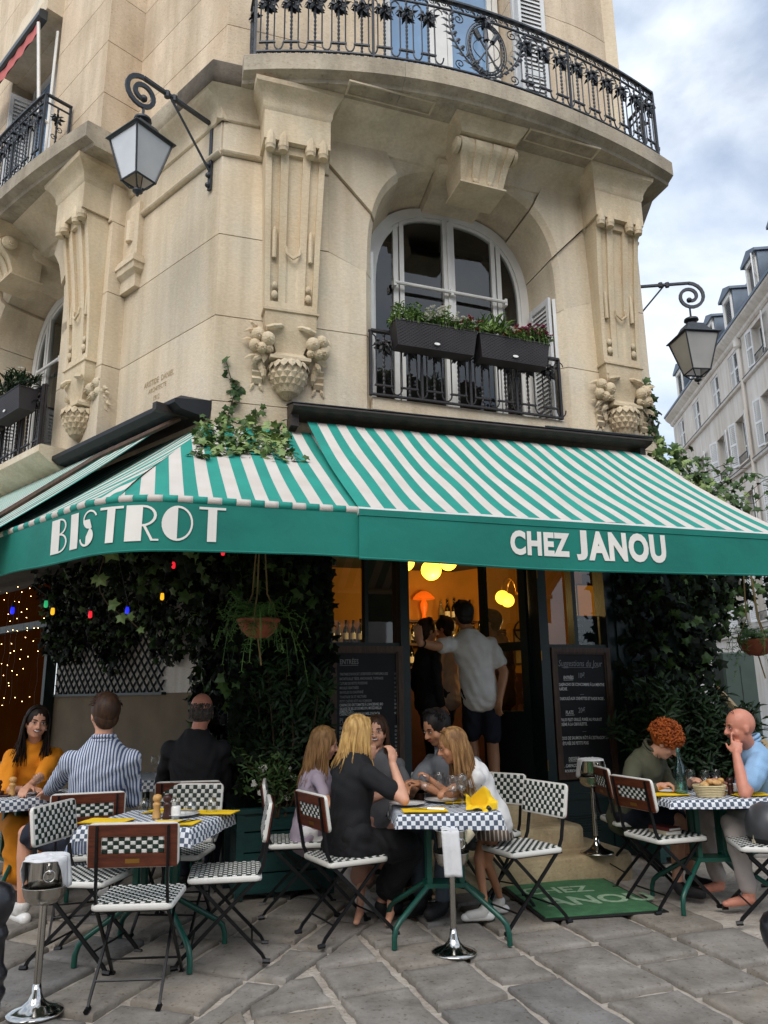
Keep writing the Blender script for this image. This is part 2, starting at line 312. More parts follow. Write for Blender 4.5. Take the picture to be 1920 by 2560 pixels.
for k,s,z in [('mr0','Suggestions du Jour',.082),('mr1','ENTRÉES',.040),('mr1b','10€',.066),('mr2','. GASPACHO DE CONCOMBRE À LA MENTHE',.036),('mr3','FRAÎCHE .',.036),('mr4','. TABOULÉ AUX CREVETTES ET RADIS ROSE .',.036),('mr5','PLATS',.044),('mr5b','20€',.066),('mr6','. FAUX FILET GRILLÉ, PURÉE AU FOUR ET',.036),('mr7','CRÈME À LA CIBOULETTE .',.036),('mr8','. DOS DE SAUMON RÔTI À L\'ESTRAGON ET',.038),('mr9','ÉTUVÉE DE PETITS POIS',.038),('mr10','DESSERT',.042),('mr11','. CARPACCIO D\'ANANAS',.036),('mr12','BOURBON',.036),('mr13','. DES DES',.03)]: want(k,s,z,.0003 if k in('mr0',) else .0010,'LEFT',.25 if k=='mr0' else .12,2,.70 if k=='mr0' else .66)
for i,s in enumerate(['LE MENU EST FAIT','MAISON','MENU SUR PLACE','PARIS']): want('ws%d'%i,s,.034,.0005,'LEFT',.1,2,.7)
want('eng1','ARISTIDE  DANIEL',.085,.0,'LEFT',0,2,.78); want('eng2','ARCHITECTE',.07,.0,'LEFT',0,2,.78); want('eng3','1912',.075,.0,'LEFT',0,2,.8)
make_text()
for kj,ka in (('jay','janou'),('matj','mat2')):     # the J stands on the line like the other capitals
    y0=min(y for x,y in TXT[kj][0]); y1=max(y for x,y in TXT[kj][0]); b0=min(y for x,y in TXT[ka][0]); b1=max(y for x,y in TXT[ka][0])
    TXT[kj]=([(x,b0+(y-y0)*(b1-b0)/(y1-y0)) for x,y in TXT[kj][0]],TXT[kj][1])
# ================================================================ GROUND
ground=MB()
def gfn(u,v):
    X=-60+u*180; Y=-30+v*210; return (X,Y,gz(Y)-.05 if not(-8<X<12 and 0<Y<12) else gz(Y)-.03)
GX=[-80,-30,-12,-7,-4,-2,0,2,3.3,3.34,5,8,14,40,120]; GY=[-40,-12,-4,0,2,3,4,5,6,7,8,9,12,20,60,260]
vs=[(x,y,gz(y)-(.03 if x<3.31 else .16)) for y in GY for x in GX]; n_=len(GX)
ground.add(vs,[(j*n_+i,j*n_+i+1,(j+1)*n_+i+1,(j+1)*n_+i) for j in range(len(GY)-1) for i in range(n_-1)],0)
for k,fc in enumerate(ground.f):
    if (fc[0]%n_)>=8: ground.m[k]=1
g=ground.build('ground',['mortar','asphalt']); tag(g,'pavement bed of pale mortar and the grey road beyond it',kind='structure')
pav=MB(); pav.box(3.25,3.34,-6,16,-.2,-.02)
pavement=thing('pavement','grey stone paving with pale mortar joints in front of the bistro','pavement',(0,0,0)); pavement['kind']='structure'
kb=MB()
for k in range(14): kb.cbox(3.18,3.33,-4+k*1.4,-4+k*1.4+1.385,-.25,gz(-4+k*1.4)+.0,.012)
for k in range(1): kb.build('kerb','pave_c',pavement)
def clip(poly,p,nrm):
    out=[]
    for i in range(len(poly)):
        a=poly[i]; b=poly[(i+1)%len(poly)]; da=(a[0]-p[0])*nrm[0]+(a[1]-p[1])*nrm[1]; db=(b[0]-p[0])*nrm[0]+(b[1]-p[1])*nrm[1]
        if da>=0: out.append(a)
        if da*db<0: t=da/(da-db); out.append((a[0]+(b[0]-a[0])*t,a[1]+(b[1]-a[1])*t))
    return out
def flag(poly,rnd):
    """one paving stone: irregular outline, worn rounded edge, slightly tilted top"""
    if len(poly)<3: return
    cx=sum(p[0] for p in poly)/len(poly); cy=sum(p[1] for p in poly)/len(poly)
    ar=abs(sum(poly[i][0]*poly[(i+1)%len(poly)][1]-poly[(i+1)%len(poly)][0]*poly[i][1] for i in range(len(poly))))/2
    if ar<.012: return
    pts=[]
    for i in range(len(poly)):
        a=V((*poly[i],0)); b=V((*poly[(i+1)%len(poly)],0)); k=max(1,int((b-a).length/.055))
        for j in range(k): pts.append(a.lerp(b,j/k))
    def inset(p,d):
        v=V((cx,cy,0))-p; return p+v.normalized()*d
    tx,ty=rnd.uniform(-.012,.012),rnd.uniform(-.012,.012); dz=rnd.uniform(-.004,.004)
    js=[.004+.026*abs(noise.noise(p*8.0))+rnd.uniform(0,.007) for p in pts]
    def Z(p,o): return V((p.x,p.y,gz(p.y)+o+dz+(p.x-cx)*tx+(p.y-cy)*ty))
    rings=[[Z(inset(p,j),-.045) for p,j in zip(pts,js)],[Z(inset(p,j),-.012) for p,j in zip(pts,js)],[Z(inset(p,j+.012),-.001) for p,j in zip(pts,js)],[Z(inset(p,j+.05),.001) for p,j in zip(pts,js)]]
    m=MB(); m.loft(rings,True,True); o=m.build('paving_stone',rnd.choice(['pave','pave','pave','pave_b','pave_b','pave_c']),pavement); smooth_angle(o,50)
def courses(org,d,wd,c0,c1,l0,l1,rnd,cut):
    dv=V((math.sin(R_(d)),math.cos(R_(d)),0)); wv=V((math.sin(R_(d-90)),math.cos(R_(d-90)),0)); pos=c0
    while pos<c1:
        wdt=rnd.uniform(.32,.45)*wd; s=l0-rnd.uniform(0,.6)
        while s<l1:
            ln=rnd.choice([.36,.46,.56,.68])*rnd.uniform(.9,1.1); sk=rnd.uniform(-.03,.03)
            q=[(s,pos),(s+ln,pos),(s+ln+sk,pos+wdt),(s+sk*.5,pos+wdt)]; s+=ln+.03
            poly=[(org[0]+dv.x*a+wv.x*b,org[1]+dv.y*a+wv.y*b) for a,b in q]
            for p,nr in cut: 
                poly=clip(poly,p,nr)
                if len(poly)<3: break
            if len(poly)>=3:
                cy=sum(p[1] for p in poly)/len(poly); cx=sum(p[0] for p in poly)/len(poly)
                if 2.6<cy<7.3 and abs(cx)<.62*cy+.6 and cx<3.2: flag(poly,rnd)
        pos+=wdt+.032
rp_=random.Random(5)
hd=(math.sin(R_(24.6)),math.cos(R_(24.6))); H0=(-.63,4.3)
cutR=[(H0,(hd[1],-hd[0])),((3.14,0),(-1,0))]
cutR2=[((-.66,5.0),(math.cos(R_(-20)),-math.sin(R_(-20))*-1))]
courses((.17,5.3),160.5,1,-3.4,1.7,-3.2,3.6,rp_,cutR)
cutL=[(H0,(-hd[1],hd[0]))]
courses((-1.5,4.3),19,1,-2.6,3.6,-2.6,4.2,rp_,cutL)

# ================================================================ CORNER BUILDING
bld=thing('corner_building','cream limestone corner building with carved pilasters above the bistro','building',CP)
RNDB=random.Random(3)
def part(mb,name,mat,fn=None,smooth=0,parent=None):
    o=mb.build(name,mat,parent or bld,fn,world=True,recalc=True)
    if smooth: smooth_angle(o,smooth)
    return o
def course(fn,s0,s1,z0,z1,o1=0,depth=.5,n=1,mat='lime',cl=None,cr=None):
    """one course of stone; s0/s1 may be functions of z; cl/cr = chamfer on that side"""
    f0=s0 if callable(s0) else (lambda z:s0); f1=s1 if callable(s1) else (lambda z:s1); g=.0045; mb=MB(); rings=[]
    zs=[z0+g+(z1-z0-2*g)*i/n for i in range(n+1)]
    for z in zs:
        a,b=f0(z),f1(z); cl_=cl or .002; cr_=cr or .002
        k=max(1,int((b-a)/.8)); fr=[(a+cl_+(b-a-cl_-cr_)*i/k,o1) for i in range(k+1)]
        rings.append([(a,-depth,z),(a,o1-cl_,z)]+[(x,o,z) for x,o in fr]+[(b,o1-cr_,z),(b,-depth,z)])
    mb.loft(rings); return part(mb,'stone_block',mat,fn)
def leaf(mb,p,d,nrm,L_,W_,mi=0,curl=.25):
    p=V(p); d=V(d).normalized(); nrm=V(nrm); s=d.cross(nrm).normalized(); nrm=s.cross(d)
    a=p; b=p+d*L_*.35+s*W_*.5+nrm*.02*L_; c=p+d*L_*.35-s*W_*.5+nrm*.02*L_; m=p+d*L_*.4+nrm*L_*.14; t=p+d*L_-nrm*L_*curl
    e=p+d*L_*.72+s*W_*.36-nrm*.02*L_; f=p+d*L_*.72-s*W_*.36-nrm*.02*L_; m2=p+d*L_*.72+nrm*L_*.06
    mb.add([a,b,c,m,e,f,m2,t],[(0,1,3),(0,3,2),(1,4,6,3),(2,3,6,5),(4,7,6),(5,6,7)],mi)
ZJ=[3.15,3.976,4.79,5.61,6.44]
# ---- arched opening
class Arch:
    def __init__(s,c,hw,zs,h,p=2.35): s.c,s.hw,s.zs,s.h,s.p=c,hw,zs,h,p
    def half(s,z,e=0):
        hw=s.hw+e; h=s.h+e
        if z<=s.zs: return hw
        t=(z-s.zs)/h
        return hw*(1-t**s.p)**(1/s.p) if t<1 else 0
    def top(s,x,e=0):
        hw=s.hw+e; h=s.h+e; t=abs(x-s.c)/hw
        return s.zs+h*(1-t**s.p)**(1/s.p) if t<1 else s.zs
    def ray(s,phi,zc,e=0):
        lo,hi=.2,2.5
        for _ in range(40):
            m=(lo+hi)/2; x=m*math.cos(phi); z=zc+m*math.sin(phi); ins=(z<=s.zs and abs(x)<s.hw+e) or (z>s.zs and z<s.zs+s.h+e and abs(x)<s.half(z,e))
            if ins: lo=m
            else: hi=m
        return lo
def arch_bay(fn,A,sL,sR,o,pil_w):
    """courses beside an arched window, wedge stones over it, keystone console; sL,sR are the wall ends"""
    for z0,z1 in zip(ZJ[1:-2],ZJ[2:-1]):
        course(fn,sL,A.c-A.hw,z0,z1,o,depth=.64-o,n=1,cr=.07); course(fn,A.c+A.hw,sR,z0,z1,o,depth=.64-o,n=1,cl=.07)
    bx0,bx1=A.c-1.5,A.c+1.5; zt=6.86; zc=5.0
    course(fn,sL,bx0,5.61,6.44,o); course(fn,bx1,sR,5.61,6.44,o); course(fn,sL,bx0,6.44,6.89,o+.02); course(fn,bx1,sR,6.44,6.89,o+.02)
    ph=[22.1,46,64,79,101,116,134,157.9]
    for i in range(7):
        a0,a1=R_(ph[i])+.003,R_(ph[i+1])-.003; key=i==3; oo=o+[.0,.035,.0,.10,.0,.035,.0][i]; ins=[0,.0,.045,-.03,.045,.0,0][i]
        angs=[a0+(a1-a0)*k/7 for k in range(8)]
        for cr in (math.atan2(zt-zc,1.5),math.atan2(zt-zc,-1.5)):
            if a0<cr<a1: angs.append(cr)
        rings=[]
        for ph_ in sorted(angs):
            c_,s_=math.cos(ph_),math.sin(ph_); ri=A.ray(ph_,zc)+ins; ro=min(1.5/max(abs(c_),1e-6),(zt-zc)/s_)
            P=lambda r,oq:(A.c+r*c_,oq,zc+r*s_)
            rings.append([P(ro,-.3),P(ro,oo),P(ri+.07,oo),P(ri+.008,oo-.055),P(ri-.09,-.62),P(ri+.1,-.62)])
        mb=MB(); mb.loft(rings); part(mb,'voussoir','lime',fn,smooth=30)
    # band over the arch up to the slab, and its cavetto
    mb=MB(); mb.box(bx0,bx1,-.3,o+.02,6.863,6.93); part(mb,'frieze_band','lime',fn)
def console_key(fn_,c,o):
    fn=lambda s,oo,z: fn_(c+(s-c)*1.2,o+(oo-o)*.78,6.90+(z-6.622)*.89 if z>6.622 else 6.90-(6.622-z)*.68)
    k=MB(); prof=[(.62,6.62),(.68,6.595),(.715,6.55),(.72,6.50),(.70,6.44),(.645,6.385),(.585,6.33),(.54,6.25),(.50,6.15),(.475,6.08),(.47,6.02)]
    cols=[(-.5,0),(-.37,0),(-.37,1),(-.24,1),(-.24,0),(-.09,0),(-.09,1),(.09,1),(.09,0),(.24,0),(.24,1),(.37,1),(.37,0),(.5,0)]
    rows=[]
    for i,(oo,z) in enumerate(prof):
        t=i/(len(prof)-1); wd=.54-.15*t; g=.028 if 1<i<9 else 0
        rows.append([(c+x*wd,o+oo-.1-d*g,z) for x,d in cols])
    n=len(cols); b=len(k.v); k.v+=[p for r in rows for p in r]
    for i in range(len(rows)-1):
        for j in range(n-1): k.f.append((b+i*n+j,b+i*n+j+1,b+(i+1)*n+j+1,b+(i+1)*n+j)); k.m.append(0)
    for sgn in (-1,1):
        pts=[(c+sgn*(.27-.075*i/(len(prof)-1)),o+oo-.1,z) for i,(oo,z) in enumerate(prof)]
        bk=[(p[0],o-.05,p[2]) for p in pts]; n0=len(k.v); k.v+=pts+bk; m_=len(pts)
        for i in range(m_-1): k.f.append((n0+i,n0+i+1,n0+m_+i+1,n0+m_+i)); k.m.append(0)
        for r,h,dx in ((.115,.02,0),(.075,.016,.02),(.03,.014,.036)):
            Rm=Matrix.Rotation(PI/2,3,'Y'); k.lathe([(r,-h),(r,h*.6),(r*.8,h)] if sgn>0 else [(r*.8,-h),(r,-h*.6),(r,h)],(c+sgn*(.27+dx*.5),o+.485,6.505),16,R=Rm)
    k.add([(c-.195,o+.37,6.02),(c+.195,o+.37,6.02),(c+.195,o-.05,6.02),(c-.195,o-.05,6.02)],[(0,1,2,3)])
    # little drops under the ridges and the bed moulding
    for x in (-.07,.07): k.sphere((c+x,o+.385,6.06),.028,8,5,(1,1,1.5))
    k.loft([[(c-.205-e,o-.1,z),(c+.205+e,o-.1,z),(c+.205+e,o+.395+e,z),(c-.205-e,o+.395+e,z)] for e,z in ((0,5.985),(.012,5.99),(.012,6.018),(0,6.02))])
    k.loft([[(c-hw,-.0,z),(c+hw,-.0,z),(c+hw,oo,z),(c-hw,oo,z)] for hw,oo,z in ((.255,o+.64,6.622),(.265,o+.66,6.65),(.285,o+.69,6.69),(.32,o+.75,6.735),(.335,o+.78,6.768))])
    part(k,'keystone_console','carved',fn,smooth=35)
    # keystone flank stones
    for sg in (-1,1):
        m=MB(); m.loft([[(c+sg*a,-.3,z),(c+sg*b,-.3,z),(c+sg*b,o+.16,z),(c+sg*a,o+.16,z)] for a,b,z in ((.215,.36,6.0+.42),(.245,.44,6.62))]); 
def pilaster(fn_,c,o0,o1,label=None):
    fn=lambda s,o,z: fn_(s,o,z if z<4.86 else 4.86+(z-4.86)*1.10 if z<6.336 else 6.4825+(z-6.336)*1.267)
    """fluted console pilaster; o0/o1 = how far its face stands out at foot and head"""
    sh=MB(); cols=[(-.5,0),(-.40,0),(-.40,1),(-.25,1),(-.25,0),(-.12,0),(-.12,2),(.12,2),(.12,0),(.25,0),(.25,1),(.40,1),(.40,0),(.5,0)]
    zs=[4.86,4.93,4.931,5.0,5.2,5.33,5.36,5.361,5.5,5.7,5.9,6.05,6.2,6.26,6.261,6.33]; rows=[]
    for z in zs:
        t=(z-4.86)/1.47; wd=.48+.09*t; oo=o0+(o1-.06-o0)*(t**1.7)
        row=[]
        for i,(x,d) in enumerate(cols):
            dep=0
            if d==1 and 4.93<z<6.261: dep=.03
            if d==2 and z<6.261: dep=.035 if z>5.36 else (.012 if z>4.93 else 0)
            xx=x*(.62 if d==2 and z<=5.36 else 1)
            row.append((c+xx*wd,oo-dep,z))
        rows.append(row)
    n=len(cols); sh.v=[p for r in rows for p in r]
    for i in range(len(rows)-1):
        for j in range(n-1): sh.f.append((i*n+j,i*n+j+1,(i+1)*n+j+1,(i+1)*n+j)); sh.m.append(0)
    for j in (0,n-1):
        b=len(sh.v); sh.v+=[(r[j][0],-.1,r[j][2]) for r in rows]
        for i in range(len(rows)-1): sh.f.append((i*n+j,(i+1)*n+j,b+i+1,b+i)); sh.m.append(0)
    P=part(sh,'pilaster','carved',fn,smooth=25)
    if label: P['label']=label
    d=MB()
    for x in (-.325,.325):
        for z,r in ((5.075,.026),(4.99,.03)): d.sphere((c+x*.48,o0+.0+(0.006),z),r,8,6,(1,.8,1.25))
        d.lathe([(.001,0),(.02,-.03),(.024,-.09),(.022,-.30)],(c+x*.52,o0+.015,5.62),8)
    d.tube([(c-.062,o0+.045,5.42),(c-.06,o0+.05,5.36),(c,o0+.055,5.315),(c+.06,o0+.05,5.36),(c+.062,o0+.045,5.42)],.014,6)
    tag(part(d,'bead_drop','carved',fn,smooth=40,parent=P),kind='stuff')
    h=MB()
    h.loft([[(c-.315,-.1,z),(c+.315,-.1,z),(c+.315,o1,z),(c-.315,o1,z)] for z in (6.335,6.62)])
    for x in (-.25,-.13,.13,.25): h.lathe([(.045,-.09),(.048,-.06),(.052,-.055),(.05,.03),(.03,.08)],(c+x,o1-.03,6.335),10)
    h.loft([[(c-.315-e*.8,-.1,z),(c+.315+e*.8,-.1,z),(c+.315+e*.8,o1+e,z),(c-.315-e*.8,o1+e,z)] for e,z in ((.0,6.575),(.02,6.60),(.022,6.63),(.035,6.66),(.07,6.70),(.12,6.735),(.13,6.768))])
    part(h,'capital','carved',fn,smooth=30,parent=P)
    f=MB()
    f.loft([[(c-hw,-.05,z),(c+hw,-.05,z),(c+hw,o0+oo,z),(c-hw,o0+oo,z)] for hw,oo,z in ((.255,.03,4.862),(.255,.03,4.84),(.235,.015,4.835),(.235,.01,4.70),(.215,.0,4.64),(.17,-.02,4.57),(.135,-.03,4.50),(.125,-.03,4.46),(.15,.0,4.425),(.185,.035,4.405),(.185,.035,4.375),(.15,.01,4.372))])
    part(f,'corbel_block','carved',fn,smooth=35,parent=P)
    pc=MB(); cen=(c,o0-.09,0)
    prof=lambda t:(.165*math.sin(PI*(.30+.70*t))**.85 if t<1 else 0.004)
    NR,NC=7,14
    for r in range(NR):
        for q in range(NC):
            t0=r/NR; a=2*PI*(q+.5*(r%2))/NC
            def S(t,ang,ex=0):
                rr=max(.004,prof(min(t,1)))+ex; return (cen[0]+rr*math.cos(ang),cen[1]+rr*math.sin(ang)*.95,4.375-.345*min(t,1))
            da=PI/NC; tt=1/NR
            p=[S(max(0,t0-tt*.5),a),S(t0+tt*.5,a+da),S(t0+tt*1.5,a),S(t0+tt*.5,a-da),S(t0+tt*.55,a,.024)]
            pc.add(p,[(0,1,4),(1,2,4),(2,3,4),(3,0,4)])
    pc.lathe([(.14,4.375),(.155,4.33),(.15,4.22),(.09,4.09),(.01,4.03)],(c,o0-.09,0),14)
    for q in range(16):
        a=2*PI*q/16; leaf(pc,(c+.15*math.cos(a),o0-.09+.15*math.sin(a),4.378),(.55*math.cos(a),.55*math.sin(a),-1),(math.cos(a),math.sin(a),.3),.105,.075,curl=.05)
    part(pc,'carved_pine_cone','carved',fn,parent=P)
    gl=MB(); rg=random.Random(int(c*100))
    for sg in (-1,1):
        cx=c+sg*.235
        gl.tube([(c+sg*.075,o0+.0,4.70),(c+sg*.10,o0+.035,4.69),(c+sg*.16,o0+.05,4.67),(c+sg*.22,o0+.03,4.66)],[.018,.022,.026,.02],6)
        for (dx,dz,r,do) in ((-.03,4.555,.066,.055),(.055,4.60,.062,.03),(.075,4.50,.058,.02),(.02,4.47,.05,.045),(-.045,4.47,.04,.04)):
            gl.sphere((cx+sg*dx,max(.03,o0*.45)+do+.02,dz),r,12,8,(1,1,1.05))
            for q in range(5):
                a=2*PI*q/5; gl.tube([(cx+sg*dx+.012*math.cos(a),max(.03,o0*.45)+do+.02+r*.9,dz-.4*r+.012*math.sin(a)),(cx+sg*dx+.02*math.cos(a),max(.03,o0*.45)+do+.03+r,dz-.5*r+.02*math.sin(a))],.006,4)
        for q in range(22):
            a=rg.uniform(-.4,PI+.4); rr=rg.uniform(.02,.07); zz=rg.uniform(4.40,4.68)
            leaf(gl,(cx+sg*rg.uniform(-.05,.06),max(.015,o0*.3)+rg.uniform(.0,.06),zz),(sg*rg.uniform(.0,1.1),rg.uniform(.0,.3),rg.uniform(-1.1,.4)),(0,1,.1),rg.uniform(.09,.16),rg.uniform(.045,.07))
        for q in range(4): leaf(gl,(cx+sg*.0,.045,4.43-.03*q),(sg*(.25-.12*q),.1,-1),(0,1,0),.15,.055)
        xs=cx+sg*.045
        gl.loft([[(xs-.045,.0,z),(xs+.045,.0,z),(xs+.045,oo,z),(xs-.045,oo,z)] for z,oo in ((4.36,.03),(4.33,.045),(4.30,.02),(4.27,.045),(4.24,.018),(4.21,.04),(4.17,.012))])
        for t in (-1,1): leaf(gl,(xs+t*.02,.012,4.18),(t*.5,0,-1),(0,1,0),.09,.035,curl=.0)
        part(gl,'fruit_garland','carved',fn,parent=P); gl=MB()
    return P
# ---- walls
AF=Arch(3.0,1.05,5.6,1.17,2.7); AL=Arch(3.85,1.05,5.6,1.17,2.7)
course(F,.469,5.19,3.15,3.976,0); course(LW,.0,8.5,3.15,3.976,0)
arch_bay(F,AF,.469,5.19,0,.6); console_key(F,3.05,0)
for z0,z1 in zip(ZJ[1:-1],ZJ[2:]): course(LW,0,1.70,z0,z1,0)
course(LW,0,1.70,6.44,6.89,.02)
arch_bay(LW,AL,1.70,6.2,.2,.6); console_key(LW,3.85,.2)
course(LW,6.2,8.5,3.976,6.89,.0)
ml=MB()   # string moulding between frieze and plain courses, with its shadow gap
ml.loft([[(.469,-.02,z),(1.44,-.02,z),(1.44,o,z),(.469,o,z)] for o,z in ((.022,6.446),(.04,6.455),(.05,6.47),(.05,6.485),(.025,6.49))]); ml.loft([[(4.44,-.02,z),(5.19,-.02,z),(5.19,o,z),(4.44,o,z)] for o,z in ((.022,6.446),(.04,6.455),(.05,6.47),(.05,6.485),(.025,6.49))])
part(ml,'string_course','lime',F)
ml=MB(); ml.loft([[(.0,-.02,z),(1.70,-.02,z),(1.70,o,z),(.0,o,z)] for o,z in ((.022,6.446),(.04,6.455),(.05,6.47),(.05,6.485),(.025,6.49))]); part(ml,'string_course','lime',LW)
bk=MB(); bk.box(.48,1.90,-.3,-.02,3.2,6.44); bk.box(4.11,5.18,-.3,-.02,3.2,6.44); part(bk,'joint_backing','joint',F)
bk=MB(); bk.box(.01,1.71,-.3,-.02,3.2,6.6); bk.box(1.72,2.74,-.3,.175,3.98,6.44); bk.box(4.90,6.19,-.3,.175,3.98,6.44); part(bk,'joint_backing','joint',LW)
pilaster(F,1.13,.12,.31); pilaster(F,4.74,.12,.31); pilaster(LW,2.06,.30,.52); pilaster(LW,5.60,.30,.52)
# small flat pilaster with its own little capital, in the re-entrant by the left bay
sp=MB(); sp.loft([[(1.40,-.05,z),(1.70,-.05,z),(1.70,.06,z),(1.40,.06,z)] for z in (5.62,6.62)]); sp.loft([[(1.40-e,-.05,z),(1.72,-.05,z),(1.72,.06+e,z),(1.40-e,.06+e,z)] for e,z in ((-.03,5.70),(.0,5.76),(.05,5.80),(.06,5.86),(.075,5.865),(.075,5.91),(.055,5.92),(.055,5.955),(0,5.96))])
sp.tube([(1.55,.062,6.42),(1.55,.062,6.18)],.05,8); part(sp,'corner_pilaster_strip','lime',LW,smooth=30)
# cornice mouldings under the slabs and the slabs
def cav(fn,s0,s1,o,fl=.40):
    m=MB(); m.loft([[(s0,-.05,z),(s1,-.05,z),(s1,o+e*fl,z),(s0,o+e*fl,z)] for e,z in ((.0,6.80),(.07,6.81),(.10,6.84),(.16,6.88),(.30,6.925),(.55,6.97),(.85,7.005),(.95,7.02),(1,7.032))]); part(m,'cornice_moulding','lime',fn,smooth=30)
cav(F,.40,.80,.03,.2); cav(F,1.46,2.9,.0); cav(F,3.2,4.40,.0,.30); cav(F,5.06,5.19,.03,.25); cav(LW,-.05,1.72,.03,.2); cav(LW,2.39,3.7,.2); cav(LW,4.0,5.25,.2)
def bow(c,oe,k): return lambda s: oe-k*(s-c)**2
bowF=lambda s: .81-(.082 if s<2.9 else .050)*(s-2.9)**2; bowL=bow(3.85,.88,.036)
def slab(fn,s0,s1,ob,n,z0=7.033,z1=7.28,name='balcony_slab'):
    m=MB(); rings=[]
    for i in range(n+1):
        s=s0+(s1-s0)*i/n; o=ob(s); rings.append([(s,-.1,z0),(s,o-.10,z0),(s,o-.085,z0+.03),(s,o-.03,z0+.05),(s,o,z0+.065),(s,o,z1-.015),(s,o-.012,z1),(s,-.1,z1)])
    m.loft(rings); return part(m,name,'slab',fn,smooth=35)
slab(F,.60,2.06,bowF,10); slab(F,2.063,3.98,bowF,14); slab(F,3.983,5.40,bowF,10); slab(LW,1.46,3.2,bowL,10); slab(LW,3.203,6.4,bowL,14)
# soffit panels
for a,b in ((1.55,2.42),(3.46,4.32)):
    m=MB()
    for x0,x1,y0,y1 in ((a,b,.45,.465),(a,b,.61,.625),(a,a+.02,.465,.61),(b-.02,b,.465,.61)): m.box(x0,x1,y0,y1,7.018,7.036)
    part(m,'soffit_panel_border','lime',F)
q=lambda oF,oL: UF*(((CP.dot(NL)-oL)-(DF-oF)*NF.dot(NL))/UF.dot(NL))+NF*(DF-oF)
def corner_band(prof,mat,s1,l1):
    m=MB(); m.loft([[q(-.1,-.1)+V((0,0,z)),F(s1,-.1,z),F(s1,e,z),q(e,e)+V((0,0,z)),LW(l1,e,z),LW(l1,-.1,z)] for z,e in prof]); part(m,'cornice_corner',mat,None,smooth=30)
corner_band(((6.81,.031),(6.85,.05),(6.89,.065),(6.95,.12),(7.01,.20),(7.031,.235)),'lime',.62,.3)
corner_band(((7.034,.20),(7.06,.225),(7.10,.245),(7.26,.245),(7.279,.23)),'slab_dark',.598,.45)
m=MB(); m.loft([[(.452,-.05,z),(1.458,-.05,z),(1.458,o,z),(.452,o,z)] for z,o in ((7.034,.20),(7.06,.225),(7.10,.245),(7.26,.245),(7.279,.23))]); part(m,'cornice_block','slab',LW,smooth=30)
# ---- upper storey
ZU=[7.28,7.94,8.62,9.30,9.98,10.66,11.34,12.2]
for z0,z1 in zip(ZU[:-1],ZU[1:]):
    if z0<9.9: course(F,.469,2.10,z0,z1,0,mat='lime_rough'); course(F,3.66,4.4,z0,z1,0,mat='lime_rough'); 
    else: course(F,.469,4.4,z0,z1,0,mat='lime_rough')
    mb=MB(); g=.0045; rings=[]
    for i in range(9):
        s=4.4+.79*i/8; o=-.10*((s-4.4)/.79)**2; rings.append([(s,-.5,z0+g),(s,o,z0+g),(s,o,z1-g),(s,-.5,z1-g)])
    mb.loft(rings); part(mb,'stone_block','lime_rough',F)
    course(LW,0,1.70,z0,z1,0,mat='lime_rough')
    course(LW,1.70,3.05,z0,z1,.42,depth=.1,mat='lime_rough')
    if z0>10.5: course(LW,3.05,4.6,z0,z1,.42,depth=.1,mat='lime_rough')
    course(LW,4.6,8.5,z0,z1,.42,depth=.1,mat='lime_rough')
bk=MB(); bk.box(.48,2.08,-.3,-.02,7.0,12.1); bk.box(3.68,4.5,-.3,-.02,7.0,12.1); part(bk,'joint_backing','joint',F)
bk=MB(); bk.box(.01,1.69,-.3,-.02,7.0,12.1); bk.box(1.71,3.03,-.3,.395,7.0,12.1); part(bk,'joint_backing','joint',LW)
m=MB(); m.loft([[(3.05,.1,z),(4.6,.1,z),(4.6,o,z),(3.05,o,z)] for z,o in ((9.9,.62),(10.1,.62),(10.2,.55),(10.66,.50))]); part(m,'window_hood_stone','lime',LW,smooth=30)
# core so that no light leaks through, and the wall round the right-hand corner
PR=F(5.19,0,0); D3=V((math.sin(R_(6)),math.cos(R_(6)),0)); N3=V((D3.y,-D3.x,0))
def W3(l,o,z): return V((PR.x,PR.y,0))+D3*l+N3*o+V((0,0,z))
m=MB(); m.box(0,9,-.4,0,3.2,12.2); part(m,'side_wall','lime',W3)
m=MB(); m.box(0,9,-.3,.005,0,3.19); part(m,'side_wall','green',W3)
m=MB(); m.loft([[(.0,-.02,z),(9,-.02,z),(9,o,z),(.0,o,z)] for z,o in ((6.86,.02),(6.96,.1),(7.03,.2),(7.06,.24),(7.26,.24))]); part(m,'side_cornice','slab',W3)
m=MB(); m.cbox(1.2,1.7,0,.26,5.35,5.62,.02); part(m,'stone_corbel','slab',W3)
m=MB(); m.box(.3,5.3,-7.5,-7.4,0,12.2); m.box(.3,5.2,-7.4,-.3,12.2,12.3); part(m,'rear_wall','lime',F)
m=MB(); m.box(2.0,8.0,-.98,-.9,3.1,12.2); m.box(.5,2.0,-3.0,-2.9,4.0,12.2); part(m,'inner_wall','darkroom',LW)
m=MB(); m.box(.6,5.15,-1.55,-1.5,4.0,12.0); part(m,'inner_wall','darkroom',F)
m=MB(); m.box(.5,5.15,-7.4,-.72,3.98,4.02); m.box(.5,5.15,-1.5,-.72,6.90,6.96); part(m,'inner_floor','darkroom',F)
